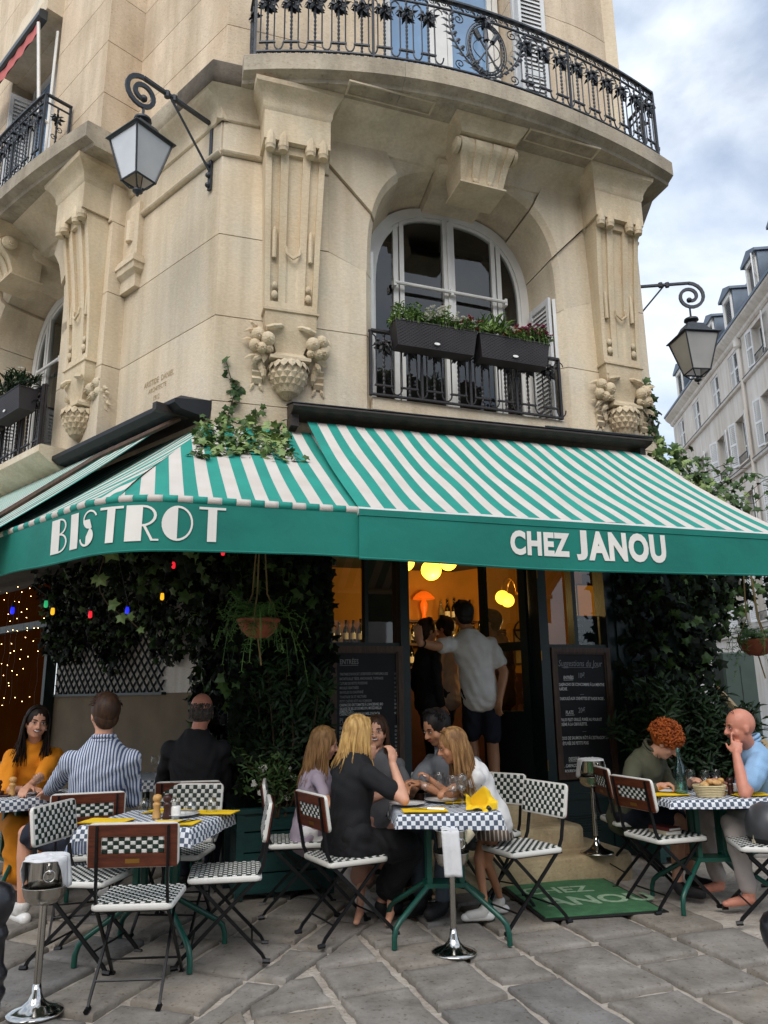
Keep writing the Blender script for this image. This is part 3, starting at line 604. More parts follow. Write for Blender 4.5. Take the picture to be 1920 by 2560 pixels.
# ---- windows
def arched_window(fn,A,o,z0):
    W=thing_part('window')
    e=-.085; fr=MB(); steps=28
    def path(ex):
        pts=[]; zt=A.zs
        for i in range(7): pts.append((A.c-A.hw-ex,z0+(zt-z0)*i/6))
        for i in range(1,steps):
            a=PI-PI*i/steps; 
            cx=abs(math.cos(a))**(2/A.p)*(1 if math.cos(a)>0 else -1); cz=abs(math.sin(a))**(2/A.p)
            pts.append((A.c+(A.hw+ex)*cx,zt+(A.h+ex)*cz))
        for i in range(7): pts.append((A.c+A.hw+ex,zt-(zt-z0)*i/6))
        return pts
    po,pi_=path(e+.03),path(e-.075); n=len(po)
    fr.loft([[(po[i][0],o-.03,po[i][1]),(po[i][0],o+.03,po[i][1]),(pi_[i][0],o+.03,pi_[i][1]),(pi_[i][0],o-.03,pi_[i][1])] for i in range(n)])
    pj=path(e-.11); fr.loft([[(pi_[i][0],o-.03,pi_[i][1]),(pi_[i][0],o+.012,pi_[i][1]),(pj[i][0],o+.012,pj[i][1]),(pj[i][0],o-.03,pj[i][1])] for i in range(n)])
    bars=[(-.60,.055),(-.50,.035),(-.028,.05),(.028,.05),(.50,.035),(.60,.055)]
    for x,wd in ((-.625,.055),(-.555,.05),(-.04,.055),(.04,.055),(.555,.05),(.625,.055)):
        zt=A.top(A.c+x,e-.07)+.02; fr.box(A.c+x-wd/2,A.c+x+wd/2,o-.028,o+.02+(.012 if abs(x)<.1 else 0),z0,zt)
    fr.box(A.c-.022,A.c+.022,o+.03,o+.05,z0,A.top(A.c,e-.1))
    for z in (z0,): fr.box(A.c-A.hw-e-.02,A.c+A.hw+e+.02,o-.02,o+.018,z,z+.10)
    part(fr,'frame','wframe',fn,parent=W)
    rod=MB(); rod.tube([(A.c-.66,o+.09,5.70),(A.c+.66,o+.09,5.70)],.020,8); 
    for x in (-.66,0,.66): rod.box(A.c+x-.015,A.c+x+.015,o+.02,o+.10,5.66,5.74)
    part(rod,'window_bar','wframe',fn,parent=W)
    for x0,x1 in ((-A.hw-e+.02,-.64),(-.535,-.06),(.06,.535),(.64,A.hw+e-.02)):
        p=MB(); k=8; rows=[]
        for i in range(k+1):
            x=A.c+x0+(x1-x0)*i/k; zt=A.top(x,e-.08); rows.append([(x,o-.012,z0+.08),(x,o-.012,max(z0+.1,zt))])
        for a,b in zip(rows[:-1],rows[1:]): p.add([a[0],b[0],b[1],a[1]],[(0,1,2,3)])
        part(p,'pane','pane',fn,parent=W)
    return W
def thing_part(name,label=None):
    o=bpy.data.objects.new(name,None); COL.objects.link(o); o.parent=bld; o.matrix_parent_inverse=bld.matrix_basis.inverted(); 
    if label: o['label']=label
    return o
arched_window(F,AF,-.56,4.17); arched_window(LW,AL,-.36,4.0)
m=MB(); m.box(1.93,4.07,-.7,.02,4.05,4.17); part(m,'window_sill','lime',F)
m=MB(); m.loft([[(2.30,-.05,z),(5.35,-.05,z),(5.35,o,z),(2.30,o,z)] for z,o in ((3.78,.24),(3.83,.36),(3.90,.47),(3.93,.50),(4.0,.50),(4.01,.48))]); part(m,'window_sill','lime',LW,smooth=30)
def shutter(fn,P0,ang,wd,z0,z1,parent,n=26,fold=None):
    """a louvred leaf hinged at P0 (s,o), turned by ang from the wall plane"""
    ca,sa=math.cos(ang),math.sin(ang)
    f=lambda x,y,z: fn(P0[0]+x*ca-y*sa,P0[1]+x*sa+y*ca,z)
    m=MB()
    for x0,x1 in ((0,.05),(wd-.05,wd)): m.box(x0,x1,-.017,.017,z0,z1)
    for z in (z0,(z0+z1)*.5-.03,z1-.07): m.box(.05,wd-.05,-.015,.015,z,z+.07)
    o=part(m,'shutter','shutter',f,parent=parent); s=MB()
    for i in range(n):
        z=z0+.08+(z1-z0-.16)*i/n; s.add([(.045,.013,z),(wd-.045,.013,z),(wd-.045,-.013,z+1.25*(z1-z0-.16)/n),(.045,-.013,z+1.25*(z1-z0-.16)/n)],[(0,1,2,3)])
    part(s,'slat','shutter',f,parent=o if parent is None else parent); return o
SH=thing_part('shutters')
shutter(F,(3.965,-.47),R_(86),.38,4.18,5.62,SH); shutter(F,(4.035,-.07),R_(-60),.08,4.18,5.60,SH,n=3); shutter(F,(1.975,-.50),R_(88),.34,4.18,5.80,SH)
shutter(LW,(4.78,-.2),R_(84),.42,4.05,5.35,SH,n=24)
# upper french windows
def french(fn,s0,s1,z0,z1,o,parent):
    fr=MB(); mid=(s0+s1)/2
    for a,b in ((s0,s0+.07),(s1-.07,s1),(mid-.07,mid+.07)): fr.box(a,b,o-.03,o+.03,z0,z1)
    for a,b in ((s0,mid),(mid,s1)):
        for x0,x1 in ((a+.08,a+.14),(b-.14,b-.08)): fr.box(x0,x1,o-.02,o+.02,z0,z1)
        for z in (z0,z1-.12,z0+.5): fr.box(a+.07,b-.07,o-.02,o+.018,z,z+.09)
        p=MB(); p.add([(a+.1,o-.01,z0),(b-.1,o-.01,z0),(b-.1,o-.01,z1),(a+.1,o-.01,z1)],[(0,1,2,3)]); part(p,'pane','pane_up',fn,parent=parent)
    part(fr,'frame','wframe',fn,parent=parent)
T['pane_up']=M('sky_reflection_glass','#6f8fb0',.06,0,var=.15,scale=1.5,spec=1)  # blue reflection of the sky is put into the pane colour
W2=thing_part('window'); french(F,2.12,3.64,7.28,9.9,-.28,W2); shutter(F,(3.70,.03),R_(3),.40,7.1,9.6,W2,n=40); shutter(F,(3.66,.06),R_(95),.2,7.1,9.6,W2,n=3)
W3_=thing_part('window'); french(LW,3.10,4.55,7.28,9.9,.12,W3_); shutter(LW,(4.52,.14),R_(80),.30,7.1,9.7,W3_,n=40)
m=MB(); m.box(3.05,4.6,-.05,.36,9.88,9.95); m.box(3.0,3.06,-.05,.40,7.02,9.9); m.box(4.6,4.66,-.05,.40,7.02,9.9); part(m,'window_reveal','lime',LW)
# exterior blind over the upper left window: hood, arms, red valance
bl=thing('window_blind','folded blind with black hood and faded red valance above left upper window','blind',LW(3.8,.6,9.8))
m=MB(); m.loft([[(3.0,.62,z),(4.9,.62,z),(4.9,o,z),(3.0,o,z)] for z,o in ((9.66,.70),(9.68,.73),(9.78,.72),(9.80,.68))]); part(m,'hood','zinc',LW,parent=bl)
m=MB(); m.grid(160,3,lambda u,v:LW(3.05+1.8*u,.69+.006*math.sin(u*40),9.66-.17*v-.010*math.sin(u*26)*v)); part(m,'valance','pinkcloth',None,parent=bl)
m=MB(); m.tube([LW(3.06,.70,9.62),LW(3.06,.58,8.35)],.02,6); m.tube([LW(3.06,.46,9.66),LW(3.06,.46,7.7)],.018,6); m.tube([LW(3.06,.58,8.35),LW(3.06,.46,8.3)],.02,6); part(m,'blind_arm','wframe',None,parent=bl)

# ---- ironwork
def beads(m,x,z0,z1,r,n):
    pts=[];rr=[]
    for i in range(n*4+1):
        t=i/(n*4); pts.append((x,0,z0+(z1-z0)*t)); rr.append(r*(.55+.45*abs(math.sin(t*n*PI))))
    m.tube(pts,rr,5)
def leafclump(m,x,z,s,rg,n=14):
    for i in range(n):
        a=2*PI*i/n+rg.uniform(-.2,.2); dz=rg.uniform(-1.1,.35)
        leaf(m,(x+.012*math.cos(a)*s*8,.008*math.sin(a)*s*8,z+rg.uniform(-.3,.3)*s),(math.cos(a)*1.0,math.sin(a)*.45,dz),(0,-1 if math.sin(a)<0 else 1,.4),s*rg.uniform(.8,1.15),s*.42,curl=.3)
    for i in range(5): m.sphere((x+rg.uniform(-.5,.5)*s,rg.uniform(-.3,.3)*s,z+rg.uniform(.0,.6)*s),s*.19,5,4)
def spiral(m,c,r,turns,a0,rad,sgn=1,n=14,y=0):
    m.tube([(c[0]+sgn*r*(1-.8*i/n)*math.cos(a0+turns*2*PI*i/n),y,c[1]+r*(1-.8*i/n)*math.sin(a0+turns*2*PI*i/n)) for i in range(n+1)],rad,4,ref=(0,1,0))
def baluster_mesh(H,pitch,name,mat,rods=True):
    m=MB(); rg=random.Random(4); beads(m,0,0,H,.0145,int(H/.045)); leafclump(m,0,H*.80,.10,rg,20)
    q=pitch*.30
    for x in (-q,q): m.tube([(x,0,H*.15),(x,0,H*.86),(x*1.1,0,H*.93),(x*1.5,0,H*.97)],.0075,5)
    m.box(-q-.012,q+.012,-.011,.011,H*.14,H*.165)
    k=8; r=pitch/2-q
    m.tube([(q+r-r*math.cos(PI*i/k),0,H*.14-(H*.115)*math.sin(PI*i/k)) for i in range(k+1)],.008,5,ref=(0,1,0))
    m.tube([(q+r-r*math.cos(PI*i/k),0,H*.90+(H*.075)*math.sin(PI*i/k)) for i in range(k+1)],.006,5,ref=(0,1,0))
    o=m.build(name,mat,None,link=True); me=o.data; bpy.data.objects.remove(o); return me
def frame_of(fn,s,o,z):
    """matrix with X along the wall, Y outward, Z up"""
    p=fn(s,o,z); e=fn(s+.01,o,z)-p; e.normalize(); return p,e
def place_me(me,name,parent,p,e):
    q=bpy.data.objects.new(name,me); COL.objects.link(q); q.parent=parent; q.matrix_parent_inverse=parent.matrix_basis.inverted() if parent.parent is None else Matrix.Identity(4)
    yv=V((e.y,-e.x,0)); q.matrix_basis=Matrix(((e.x,yv.x,0,p.x),(e.y,yv.y,0,p.y),(e.z,yv.z,1,p.z),(0,0,0,1))); return q
def balustrade(label,fn,s0,s1,ob,z0,H,n,mat,frieze,medal=None,ends=True):
    B=thing('balustrade',label,'balustrade',fn((s0+s1)/2,ob((s0+s1)/2),z0)); K=36
    def bar(zz,hw,hh,name):
        m=MB(); m.loft([[fn(s,o_+a,zz+b) for a,b in ((-hw,-hh),(hw,-hh),(hw,hh),(-hw,hh))] for s,o_ in [(s0+(s1-s0)*i/K,ob(s0+(s1-s0)*i/K)) for i in range(K+1)]]); part(m,name,mat,None,parent=B)
    bar(z0+H,.024,.011,'top_rail'); bar(z0+.012,.014,.009,'bottom_rail')
    fb=.07 if frieze else .012; ft=.10 if frieze else .0
    if frieze: bar(z0+fb,.010,.007,'lower_rail'); bar(z0+H-ft,.010,.007,'upper_rail')
    pitch=(s1-s0)/n; me=baluster_mesh(H-fb-ft-.01,pitch,'baluster',mat)
    for i in range(n):
        s=s0+pitch*(i+.5)
        if medal and abs(s-medal)<.42: continue
        p,e=frame_of(fn,s,ob(s),z0+fb); d=fn(s+.01,ob(s+.01),z0)-fn(s-.01,ob(s-.01),z0); d.normalize(); place_me(me,'baluster',B,p,d)
    for i in range(0,n+1,max(1,n//4)):
        m=MB()
        s=s0+pitch*i
        if medal and abs(s-medal)<.42: continue
        p,e=frame_of(fn,s,ob(s),z0); m.box(-.011,.011,-.011,.011,0,H); 
        for v_ in range(len(m.v)-8,len(m.v)): x,y,z=m.v[v_]; m.v[v_]=tuple(fn(s+x,ob(s)+y,z0+z))
        part(m,'post',mat,None,parent=B)
    if frieze:
        sm=MB(); 
        spiral(sm,(-.03,.035),.026,1.4,0,.0045); spiral(sm,(.035,.035),.024,1.3,PI,.0045,-1); sm.tube([(-.06,0,.01),(0,0,.06),(.06,0,.012)],.0045,4,ref=(0,1,0)); leaf(sm,(0,0,.03),(1,0,.4),(0,1,0),.05,.02)
        o=sm.build('scroll',mat); sme=o.data; bpy.data.objects.remove(o)
        tm=MB(); spiral(tm,(-.03,.05),.036,1.5,-.5,.0055); tm.tube([(-.07,0,.085),(-.01,0,.075),(.05,0,.012)],.0055,4,ref=(0,1,0)); leaf(tm,(.0,0,.05),(1,0,-.3),(0,1,0),.07,.03); o=tm.build('scroll',mat); tme=o.data; bpy.data.objects.remove(o)
        k=int((s1-s0)/.125)
        for i in range(k):
            s=s0+(s1-s0)*(i+.5)/k; d=fn(s+.01,ob(s+.01),z0)-fn(s-.01,ob(s-.01),z0); d.normalize()
            place_me(sme,'scroll',B,fn(s,ob(s),z0+.008),d); place_me(tme,'scroll',B,fn(s,ob(s),z0+H-ft+.004),d)
    if medal:
        md=MB(); zc=(H)/2-.02; rg=random.Random(8)
        for a_,b_,r in ((.20,.30,.011),(.175,.27,.007),(.225,.325,.006)): md.tube([(a_*math.cos(2*PI*i/36),0,zc+b_*math.sin(2*PI*i/36)) for i in range(37)],r,5,ref=(0,1,0))
        for i in range(36): 
            a=2*PI*i/36; leaf(md,(.2*math.cos(a),.008,zc+.3*math.sin(a)),(-math.sin(a)-.5*math.cos(a),0,math.cos(a)-.5*math.sin(a)),(0,1,0),.05,.028)
        md.tube([(0,0,zc-.26),(0,0,zc+.1)],.012,6); md.tube([(0,0,zc+.1),(0,0,zc+.24)],[.03,.02],6)
        for sg in (-1,1):
            md.tube([(-sg*.11,0,zc-.20),(sg*.11,.0,zc+.17)],.010,6); md.tube([(sg*.07,0,zc+.10),(sg*.12,0,zc+.19)],[.028,.030],6); leaf(md,(-sg*.09,0,zc-.15),(-sg*.5,0,-1),(0,1,0),.1,.05)
            md.tube([(sg*.02+sg*.13*math.sin(PI*i/10),0,zc-.16+.30*i/10) for i in range(11)],.005,5)
            # olive branches climbing either side of the wreath
            pts=[(sg*(.03+.37*math.sin(PI*.5*min(1,i/9*1.15))),0,.06+.62*(i/9)**1.15) for i in range(10)]; md.tube(pts,.008,5)
            for i in range(1,10):
                for t in (-1,1): leaf(md,pts[i],(t*.9+sg*.3,.1*t,.75),(0,1,.1),.10,.042)
                md.sphere((pts[i][0]+.03,.01,pts[i][2]),.012,5,4)
            spiral(md,(sg*.30,H-.19),.06,1.4,PI/2,.007,sg); spiral(md,(sg*.30,.14),.055,1.4,-PI/2,.007,sg)
        leafclump(md,0,zc+.36,.10,rg,18); leafclump(md,0,zc-.36,.07,rg,12)
        o=md.build('medallion',mat); me2=o.data; bpy.data.objects.remove(o)
        d=fn(medal+.01,ob(medal+.01),z0)-fn(medal-.01,ob(medal-.01),z0); d.normalize(); place_me(me2,'wreath_medallion',B,fn(medal,ob(medal),z0),d)
    if ends:
        for s in (s0,s1):
            m=MB(); o1=ob(s); e=.013
            ow=(.44 if fn is LW else .02)
            for oo in (o1,ow+.012): m.box(s-e,s+e,oo-e,oo+e,z0,z0+H)
            m.box(s-.02,s+.02,ow,o1,z0+H-.01,z0+H+.01); m.box(s-.009,s+.009,ow,o1,z0+.004,z0+.02)
            if frieze: m.box(s-.009,s+.009,ow,o1,z0+.065,z0+.08); m.box(s-.009,s+.009,ow,o1,z0+H-.107,z0+H-.093)
            for v_ in range(len(m.v)): m.v[v_]=tuple(fn(*m.v[v_]))
            part(m,'end_frame',mat,None,parent=B)
            sm=MB(); rg=random.Random(2); beads(sm,0,.08,H-.1,.014,10)
            for i in range(5): spiral(sm,(.03*(-1)**i,.16+i*(H-.3)/5),.045,1.3,i,.006,(-1)**i)
            leafclump(sm,0,H*.72,.08,rg,12)
            o=sm.build('end_scroll',mat); me3=o.data; bpy.data.objects.remove(o); d=fn(s,1,0)-fn(s,0,0); d.normalize()
            if frieze: place_me(me3,'end_scroll',B,fn(s,(o1+ow)/2,z0),d)
    return B
balustrade('curved wrought iron balustrade with a central oval wreath on the front balcony',F,.70,5.24,lambda s:bowF(s)-.07,7.29,.86,21,'iron',True,medal=2.94)
balustrade('wrought iron balustrade on the left balcony below the red blind',LW,2.45,5.7,lambda s:bowL(s)-.07,7.29,.88,14,'iron',True)
balustrade('low iron window guard carrying two flower boxes above the right awning',F,1.91,3.97,lambda s:.04,4.175,.655,8,'iron2',False)
balustrade('iron window guard carrying flower boxes on the left arched window',LW,2.45,5.2,lambda s:.42,4.015,.70,10,'iron2',False)
# ================================================================ SHOPFRONT (dark green joinery) AND ROOM BEHIND IT
S=MB(); FL=.555
S.box(.78,1.50,-.12,.06,0,3.2); S.box(1.50,2.14,-.12,.06,0,.62); S.box(1.50,2.14,-.12,.06,1.84,1.90); S.box(1.50,2.14,-.12,.06,2.80,3.2)
S.box(2.14,2.22,-.14,.085,0,3.2); S.box(3.48,3.57,-.14,.085,0,3.2); S.box(3.57,4.22,-.12,.06,0,.70); S.box(3.57,4.22,-.12,.06,1.86,1.90); S.box(3.57,4.22,-.12,.06,2.80,3.2)
S.box(4.22,5.19,-.12,.06,0,3.2); S.box(2.22,3.48,-.12,.06,2.95,3.2); S.box(1.50,1.53,-.1,.08,.62,2.8); S.box(4.19,4.22,-.1,.08,.62,2.8)
S.box(1.83,1.86,-.06,.05,1.9,2.8); S.box(3.86,3.90,-.06,.05,1.9,2.8); S.box(1.53,2.14,-.12,.0,.62,1.84); S.box(3.57,4.19,-.12,.0,.70,1.86)
part(S,'shopfront_joinery','green',FG)
S=MB()
for a,b,z0,z1 in ((.84,1.44,.1,1.0),(.84,1.44,1.1,2.9),(4.30,5.1,.1,.75),(4.30,5.1,.85,2.9),(3.62,4.16,.08,.6)):
    S=MB()
    for x0,x1,y0,y1 in ((a,b,z0,z0+.05),(a,b,z1-.05,z1),(a,a+.05,z0+.05,z1-.05),(b-.05,b,z0+.05,z1-.05)): S.box(x0,x1,.055,.08,y0,y1)
    part(S,'panel_moulding','green',FG)
S=MB()
for i in range(8): S.box(3.66,3.98,.058,.075,.26+i*.022,.272+i*.022)
part(S,'vent_grille','green',FG)
for a,b in ((1.53,1.83),(1.86,2.14),(3.57,3.86),(3.90,4.19)):
    m=MB(); m.add([(a,-.03,1.9),(b,-.03,1.9),(b,-.03,2.8),(a,-.03,2.8)],[(0,1,2,3)]); part(m,'pane','pane',FG)
# recessed ground floor on the left, under the building
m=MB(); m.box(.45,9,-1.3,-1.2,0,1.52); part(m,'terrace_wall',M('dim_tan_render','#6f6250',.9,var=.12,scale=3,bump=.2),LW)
m=MB(); m.box(.4,5.2,-1.3,-1.2,1.52,3.3); part(m,'terrace_wall',T['plaster'],LW)
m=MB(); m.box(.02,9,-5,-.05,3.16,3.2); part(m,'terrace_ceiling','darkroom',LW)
m=MB(); m.box(.70,.78,-1.9,.06,0,3.2); part(m,'return_wall','green',FG)
T['ochre']=M('ochre_wall','#a8762c',.8,var=.18,scale=1.5); T['ochre_c']=M('warm_ceiling','#b58a45',.8,var=.1); T['redwood']=M('dark_red_wood','#35150f',.6,var=.3)
m=MB(); m.box(.9,6.3,-3.7,-3.6,FL,3.4); part(m,'room_wall','ochre',FG)
m=MB(); m.box(.86,.90,-3.6,-.15,FL,3.4); m.box(5.02,5.06,-1.3,-.15,FL,3.4); m.box(6.26,6.3,-3.6,-2.7,FL,3.4); part(m,'room_wall','redwood',FG)
m=MB(); m.box(.9,5.02,-3.6,-.12,3.35,3.4); m.box(5.02,6.3,-3.6,-1.2,3.35,3.4); part(m,'room_ceiling','ochre_c',FG)
m=MB(); m.box(.9,5.02,-3.6,-.10,FL-.05,FL); m.box(5.02,6.3,-3.6,-1.2,FL-.05,FL); part(m,'room_floor','redwood',FG)
m=MB(); m.box(.9,6.3,-3.6,-3.54,FL,1.75); part(m,'wall_panelling','redwood',FG)
# bar with shelves, bottles
m=MB(); m.box(2.14,2.54,-1.05,-1.0,FL,3.34); part(m,'added_dark_screen','redwood',FG)  # screen added only to darken the view through the left shop window
bar=thing('bar_counter','dark wooden bar counter with bottle shelves inside the doorway','bar',FG(3.4,-2.9,FL))
m=MB(); m.box(1.2,4.5,-2.95,-2.55,FL,1.62); m.box(1.15,4.55,-3.0,-2.50,1.62,1.67); part(m,'counter','redwood',FG,parent=bar)
m=MB(); m.box(1.6,4.62,-3.58,-3.24,2.10,2.13); m.box(3.3,4.42,-3.58,-3.36,2.42,2.45); m.box(1.6,4.62,-3.58,-3.24,1.80,1.83); part(m,'shelf','redwood',FG,parent=bar)
def bottle_me(h,r,neck,mat):
    m=MB(); m.lathe([(r*.9,0),(r,.01),(r,h*.55),(r*.85,h*.63),(neck,h*.74),(neck,h*.96),(neck*1.25,h*.965),(neck*1.25,h)],(0,0,0),10); o=m.build('bottle',mat,smooth=True); me=o.data; bpy.data.objects.remove(o)
    return me
T['gl_amber']=M('amber_bottle_glass','#5a2c0a',.06,var=.1,spec=.8); T['gl_clear']=M('cloudy_bottle_glass','#6d6650',.08,var=.1,spec=.8)
BM=[bottle_me(.30,.037,.014,'gl_wine'),bottle_me(.29,.034,.013,'gl_amber'),bottle_me(.27,.040,.015,'gl_clear'),bottle_me(.32,.036,.013,'gl_wine')]
lm=MB(); lm.lathe([(.0375,.05),(.0375,.13)],(0,0,0),10,cap=False); LBL=[]
rb=random.Random(21); lab_o=lm.build('label','napkin'); LBLM=lab_o.data; bpy.data.objects.remove(lab_o)
def bottle(s,o,z,k):
    sh='top shelf' if z>2.4 else 'middle shelf' if z>2 else 'lower shelf'
    b=bpy.data.objects.new('bottle',BM[k]); COL.objects.link(b); b.location=FG(s,o,z); tag(b,['dark wine bottle','amber spirit bottle','cloudy pale bottle','tall dark bottle'][k]+' on the '+sh+' behind the bar','bottle','bottles on the bar shelves')
    l=bpy.data.objects.new('label',LBLM); COL.objects.link(l); l.parent=b
s=3.92
while s<4.40: bottle(s,-3.44+rb.uniform(-.02,.02),2.45,rb.choice([0,0,1,2,3])); s+=rb.uniform(.075,.10)
s=1.9
while s<4.6: bottle(s,-3.36+rb.uniform(-.02,.02),2.13,rb.choice([0,0,1,2,3])); s+=rb.uniform(.08,.11)
s=1.9
while s<4.6: bottle(s,-3.36,1.83,rb.choice([0,0,1,3])); s+=rb.uniform(.085,.12)
T['globe']=M('lit_globe','#ffd27a',.4,var=0,emit='#ffb52e',es=3.0); T['amber']=M('amber_shade','#b04a12',.4,var=.1,emit='#ff6a12',es=.35); T['mirror']=M('mirror_amber_glow','#7a4a10',.4,var=.3,emit='#d07a10',es=.25)  # the mirror emits faint amber in place of reflected lamplight
def globe_lamp(name,label,s,o,z,r,drop):
    t=thing(name,label,'lamp',FG(s,o,z)); m=MB(); m.sphere(tuple(FG(s,o,z)),r,16,10); x=part(m,'globe','globe',None,40,parent=t)
    m=MB(); m.tube([FG(s,o,z+r),FG(s,o,drop)],.012,6); m.lathe([(.05,0),(.03,.03),(.01,.05)],FG(s,o,z+r-.01),10); part(m,'stem','brass',None,parent=t)
globe_lamp('globe_lamp','largest lit round globe lamp above the bar, middle one of three',3.35,-2.3,2.95,.125,3.35)
globe_lamp('globe_lamp','lit globe lamp above the bar, left of the largest globe',3.12,-2.6,3.09,.115,3.35)
globe_lamp('globe_lamp','lit globe lamp above the bar, right of the largest globe',3.70,-2.6,3.12,.115,3.35)
t=thing('mushroom_lamp','orange glass mushroom lamp on the bar shelf','lamp',FG(3.66,-3.4,2.45)); m=MB(); p=FG(3.66,-3.42,2.45)
m.lathe([(.06,0),(.03,.03),(.025,.08),(.045,.16),(.05,.22),(.03,.27),(.012,.30)],p,14); part(m,'base','amber',None,40,parent=t)
m=MB(); m.lathe([(.15,.29),(.145,.31),(.10,.36),(.04,.395),(.005,.40)],p,18); part(m,'shade','amber',None,40,parent=t)
t=thing('chandelier','brass chandelier with four lit globes at the right of the doorway','chandelier',FG(4.33,-1.96,2.9)); m=MB(); c0=FG(4.33,-1.96,2.66)
m.tube([c0+V((0,0,-.02)),c0+V((0,0,.75))],.012,6); m.sphere(tuple(c0),.03,8,6)
g_=MB()
for k in range(4):
    a=R_(25+90*k); d=V((math.cos(a),math.sin(a),0)); m.tube([c0+d*(.02+.2*(1-math.cos(PI*i/10))/2*1.0)+V((0,0,.17*math.sin(PI*i/10))) for i in range(11)],.009,5); gg=MB(); gg.sphere(tuple(c0+d*.22+V((0,0,-.07))),.085,14,9); part(gg,'globe','globe',None,40,parent=t)
part(m,'brass_arms','brass',None,parent=t)
for (s,o,z,e) in ((3.4,-2.3,2.75,22),(4.33,-1.96,2.45,16)):
    ld=bpy.data.lights.new('lamp_light','POINT'); ld.energy=e; ld.color=(1,.62,.22); ld.shadow_soft_size=.12; lo_=bpy.data.objects.new('lamp_light',ld); COL.objects.link(lo_); lo_.location=FG(s,o+.25,z-.25)
# framed prints and a wheel on the back wall
def framed(label,s,z,w_,h_,o=-3.58,mat='china'):
    t=thing('framed_print',label,'picture',FG(s,o,z)); m=MB(); m.box(s-w_/2,s+w_/2,o,o+.02,z-h_/2,z+h_/2); part(m,'frame','framewood',FG,parent=t); m=MB(); m.box(s-w_/2+.02,s+w_/2-.02,o+.02,o+.024,z-h_/2+.02,z+h_/2-.02); part(m,'print',mat,FG,parent=t)
T['print']=M('dim_print','#8d7a55',.8,var=.3,scale=9)
framed('small framed notice on the back wall right of the bar',4.80,2.12,.24,.44,mat='print'); framed('framed notice with a wheel below the chandelier',5.18,2.12,.24,.5,mat='print')
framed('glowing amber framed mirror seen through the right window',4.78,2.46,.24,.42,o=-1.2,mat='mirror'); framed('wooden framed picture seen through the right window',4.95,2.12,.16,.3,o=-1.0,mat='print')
t=thing('ornamental_wheel','small iron wheel hung on the back wall','wheel',FG(5.22,-3.5,2.3)); m=MB(); m.tube([FG(5.22+.17*math.cos(2*PI*i/20),-3.5,2.34+.15*math.sin(2*PI*i/20)) for i in range(21)],.012,5); part(m,'rim','blackmetal',None,parent=t)
for k in range(3): 
    a=PI*k/3; m=MB(); m.tube([FG(5.22-.17*math.cos(a),-3.5,2.34-.15*math.sin(a)),FG(5.22+.17*math.cos(a),-3.5,2.34+.15*math.sin(a))],.008,4); part(m,'spoke','blackmetal',None,parent=t)
# open glazed door leaves
def door_leaf(s,o,ang,wd,label):
    D=thing_part('door',label); ca,sa=math.cos(ang),math.sin(ang); f=lambda x,y,z: FG(s+x*ca-y*sa,o+x*sa+y*ca,z)
    m=MB(); 
    for x0,x1 in ((0,.085),(wd-.085,wd)): m.box(x0,x1,-.02,.02,FL+.01,2.93)
    for z0,z1 in ((FL+.01,FL+.75),(1.86,1.94),(2.85,2.93)): m.box(.085,wd-.085,-.018,.018,z0,z1)
    part(m,'door_frame','green',f,parent=D); m=MB(); m.add([(.085,0,FL+.75),(wd-.085,0,FL+.75),(wd-.085,0,2.85),(.085,0,2.85)],[(0,1,2,3)]); part(m,'pane','pane',f,parent=D)
    m=MB(); m.tube([(wd-.04,.02,1.5),(wd-.04,.07,1.5),(wd-.13,.07,1.5)],.01,6); part(m,'handle','brass',f,parent=D)
door_leaf(3.46,-.10,R_(-112),.60,'open dark green glazed door leaf at the right of the entrance')
# pulled-aside strip of brass hinge on the jamb
m=MB()
for z in (.8,1.75,2.5): m.cbox(3.474,3.482,.09,.10,z,z+.09,.003)
part(m,'hinge','brass',FG)
# ---- entrance steps
st=thing('entrance_steps','three worn stone steps up to the bistro door','steps',FG(3.0,.5,gz(6.6))); g0=gz(6.6)-.03
for a,b,o1,z0,z1 in ((1.95,3.84,.78,g0,.235),(2.02,3.60,.48,.235,.40),(2.14,3.53,.20,.40,.556)):
    m=MB(); rings=[]; c=.025
    for z,i in ((z0,0),(z1-c,0),(z1-c*.3,c*.35),(z1,c)): rings.append([(a+i,-.1,z),(a+i,o1-i-.05,z),(a+i+.05,o1-i,z),(b-i-.09,o1-i,z),(b-i-.03,o1-i-.03,z),(b-i,o1-i-.09,z),(b-i,-.1,z)])
    m.loft(rings); part(m,'step','step',FG,smooth=30,parent=st)
# ---- doormat
dm=thing('doormat','green doormat lettered CHEZ JANOU at the foot of the steps','doormat',(1.4,6.0,gz(6.0)))
MA,MB_,MC,MD=[V(q) for q in ((.99,5.40,0),(1.85,5.56,0),(1.66,6.42,0),(.82,6.30,0))]
def dmf(u,v,h): p=MA*(1-u)*(1-v)+MB_*u*(1-v)+MC*u*v+MD*(1-u)*v; return V((p.x,p.y,gz(p.y)+.004+h))
m=MB(); m.loft([[dmf(a,b,h) for a,b in ((e,e),(1-e,e),(1-e,1-e),(e,1-e))] for e,h in ((0,0),(0,.006),(.008,.009))]); part(m,'border','rubber',None,parent=dm)
m=MB(); m.loft([[dmf(a,b,h) for a,b in ((e,e),(1-e,e),(1-e,1-e),(e,1-e))] for e,h in ((.03,.006),(.03,.013),(.034,.0145))]); part(m,'pile','mat',None,parent=dm)
m=MB(); put_text(m,'mat1',lambda x,y:dmf(.40+x*.9,.60+y*.9,.017)); put_text(m,'mat2',lambda x,y:dmf(.63+x*.9,.27+y*.9,.017)); put_text(m,'matj',lambda x,y:dmf(.22+x*.9,.27+y*.9,.017)); part(m,'lettering',M('mat_letters','#8fa98c',.95,var=.2,scale=30,bump=.4,bscale=300),None,parent=dm)
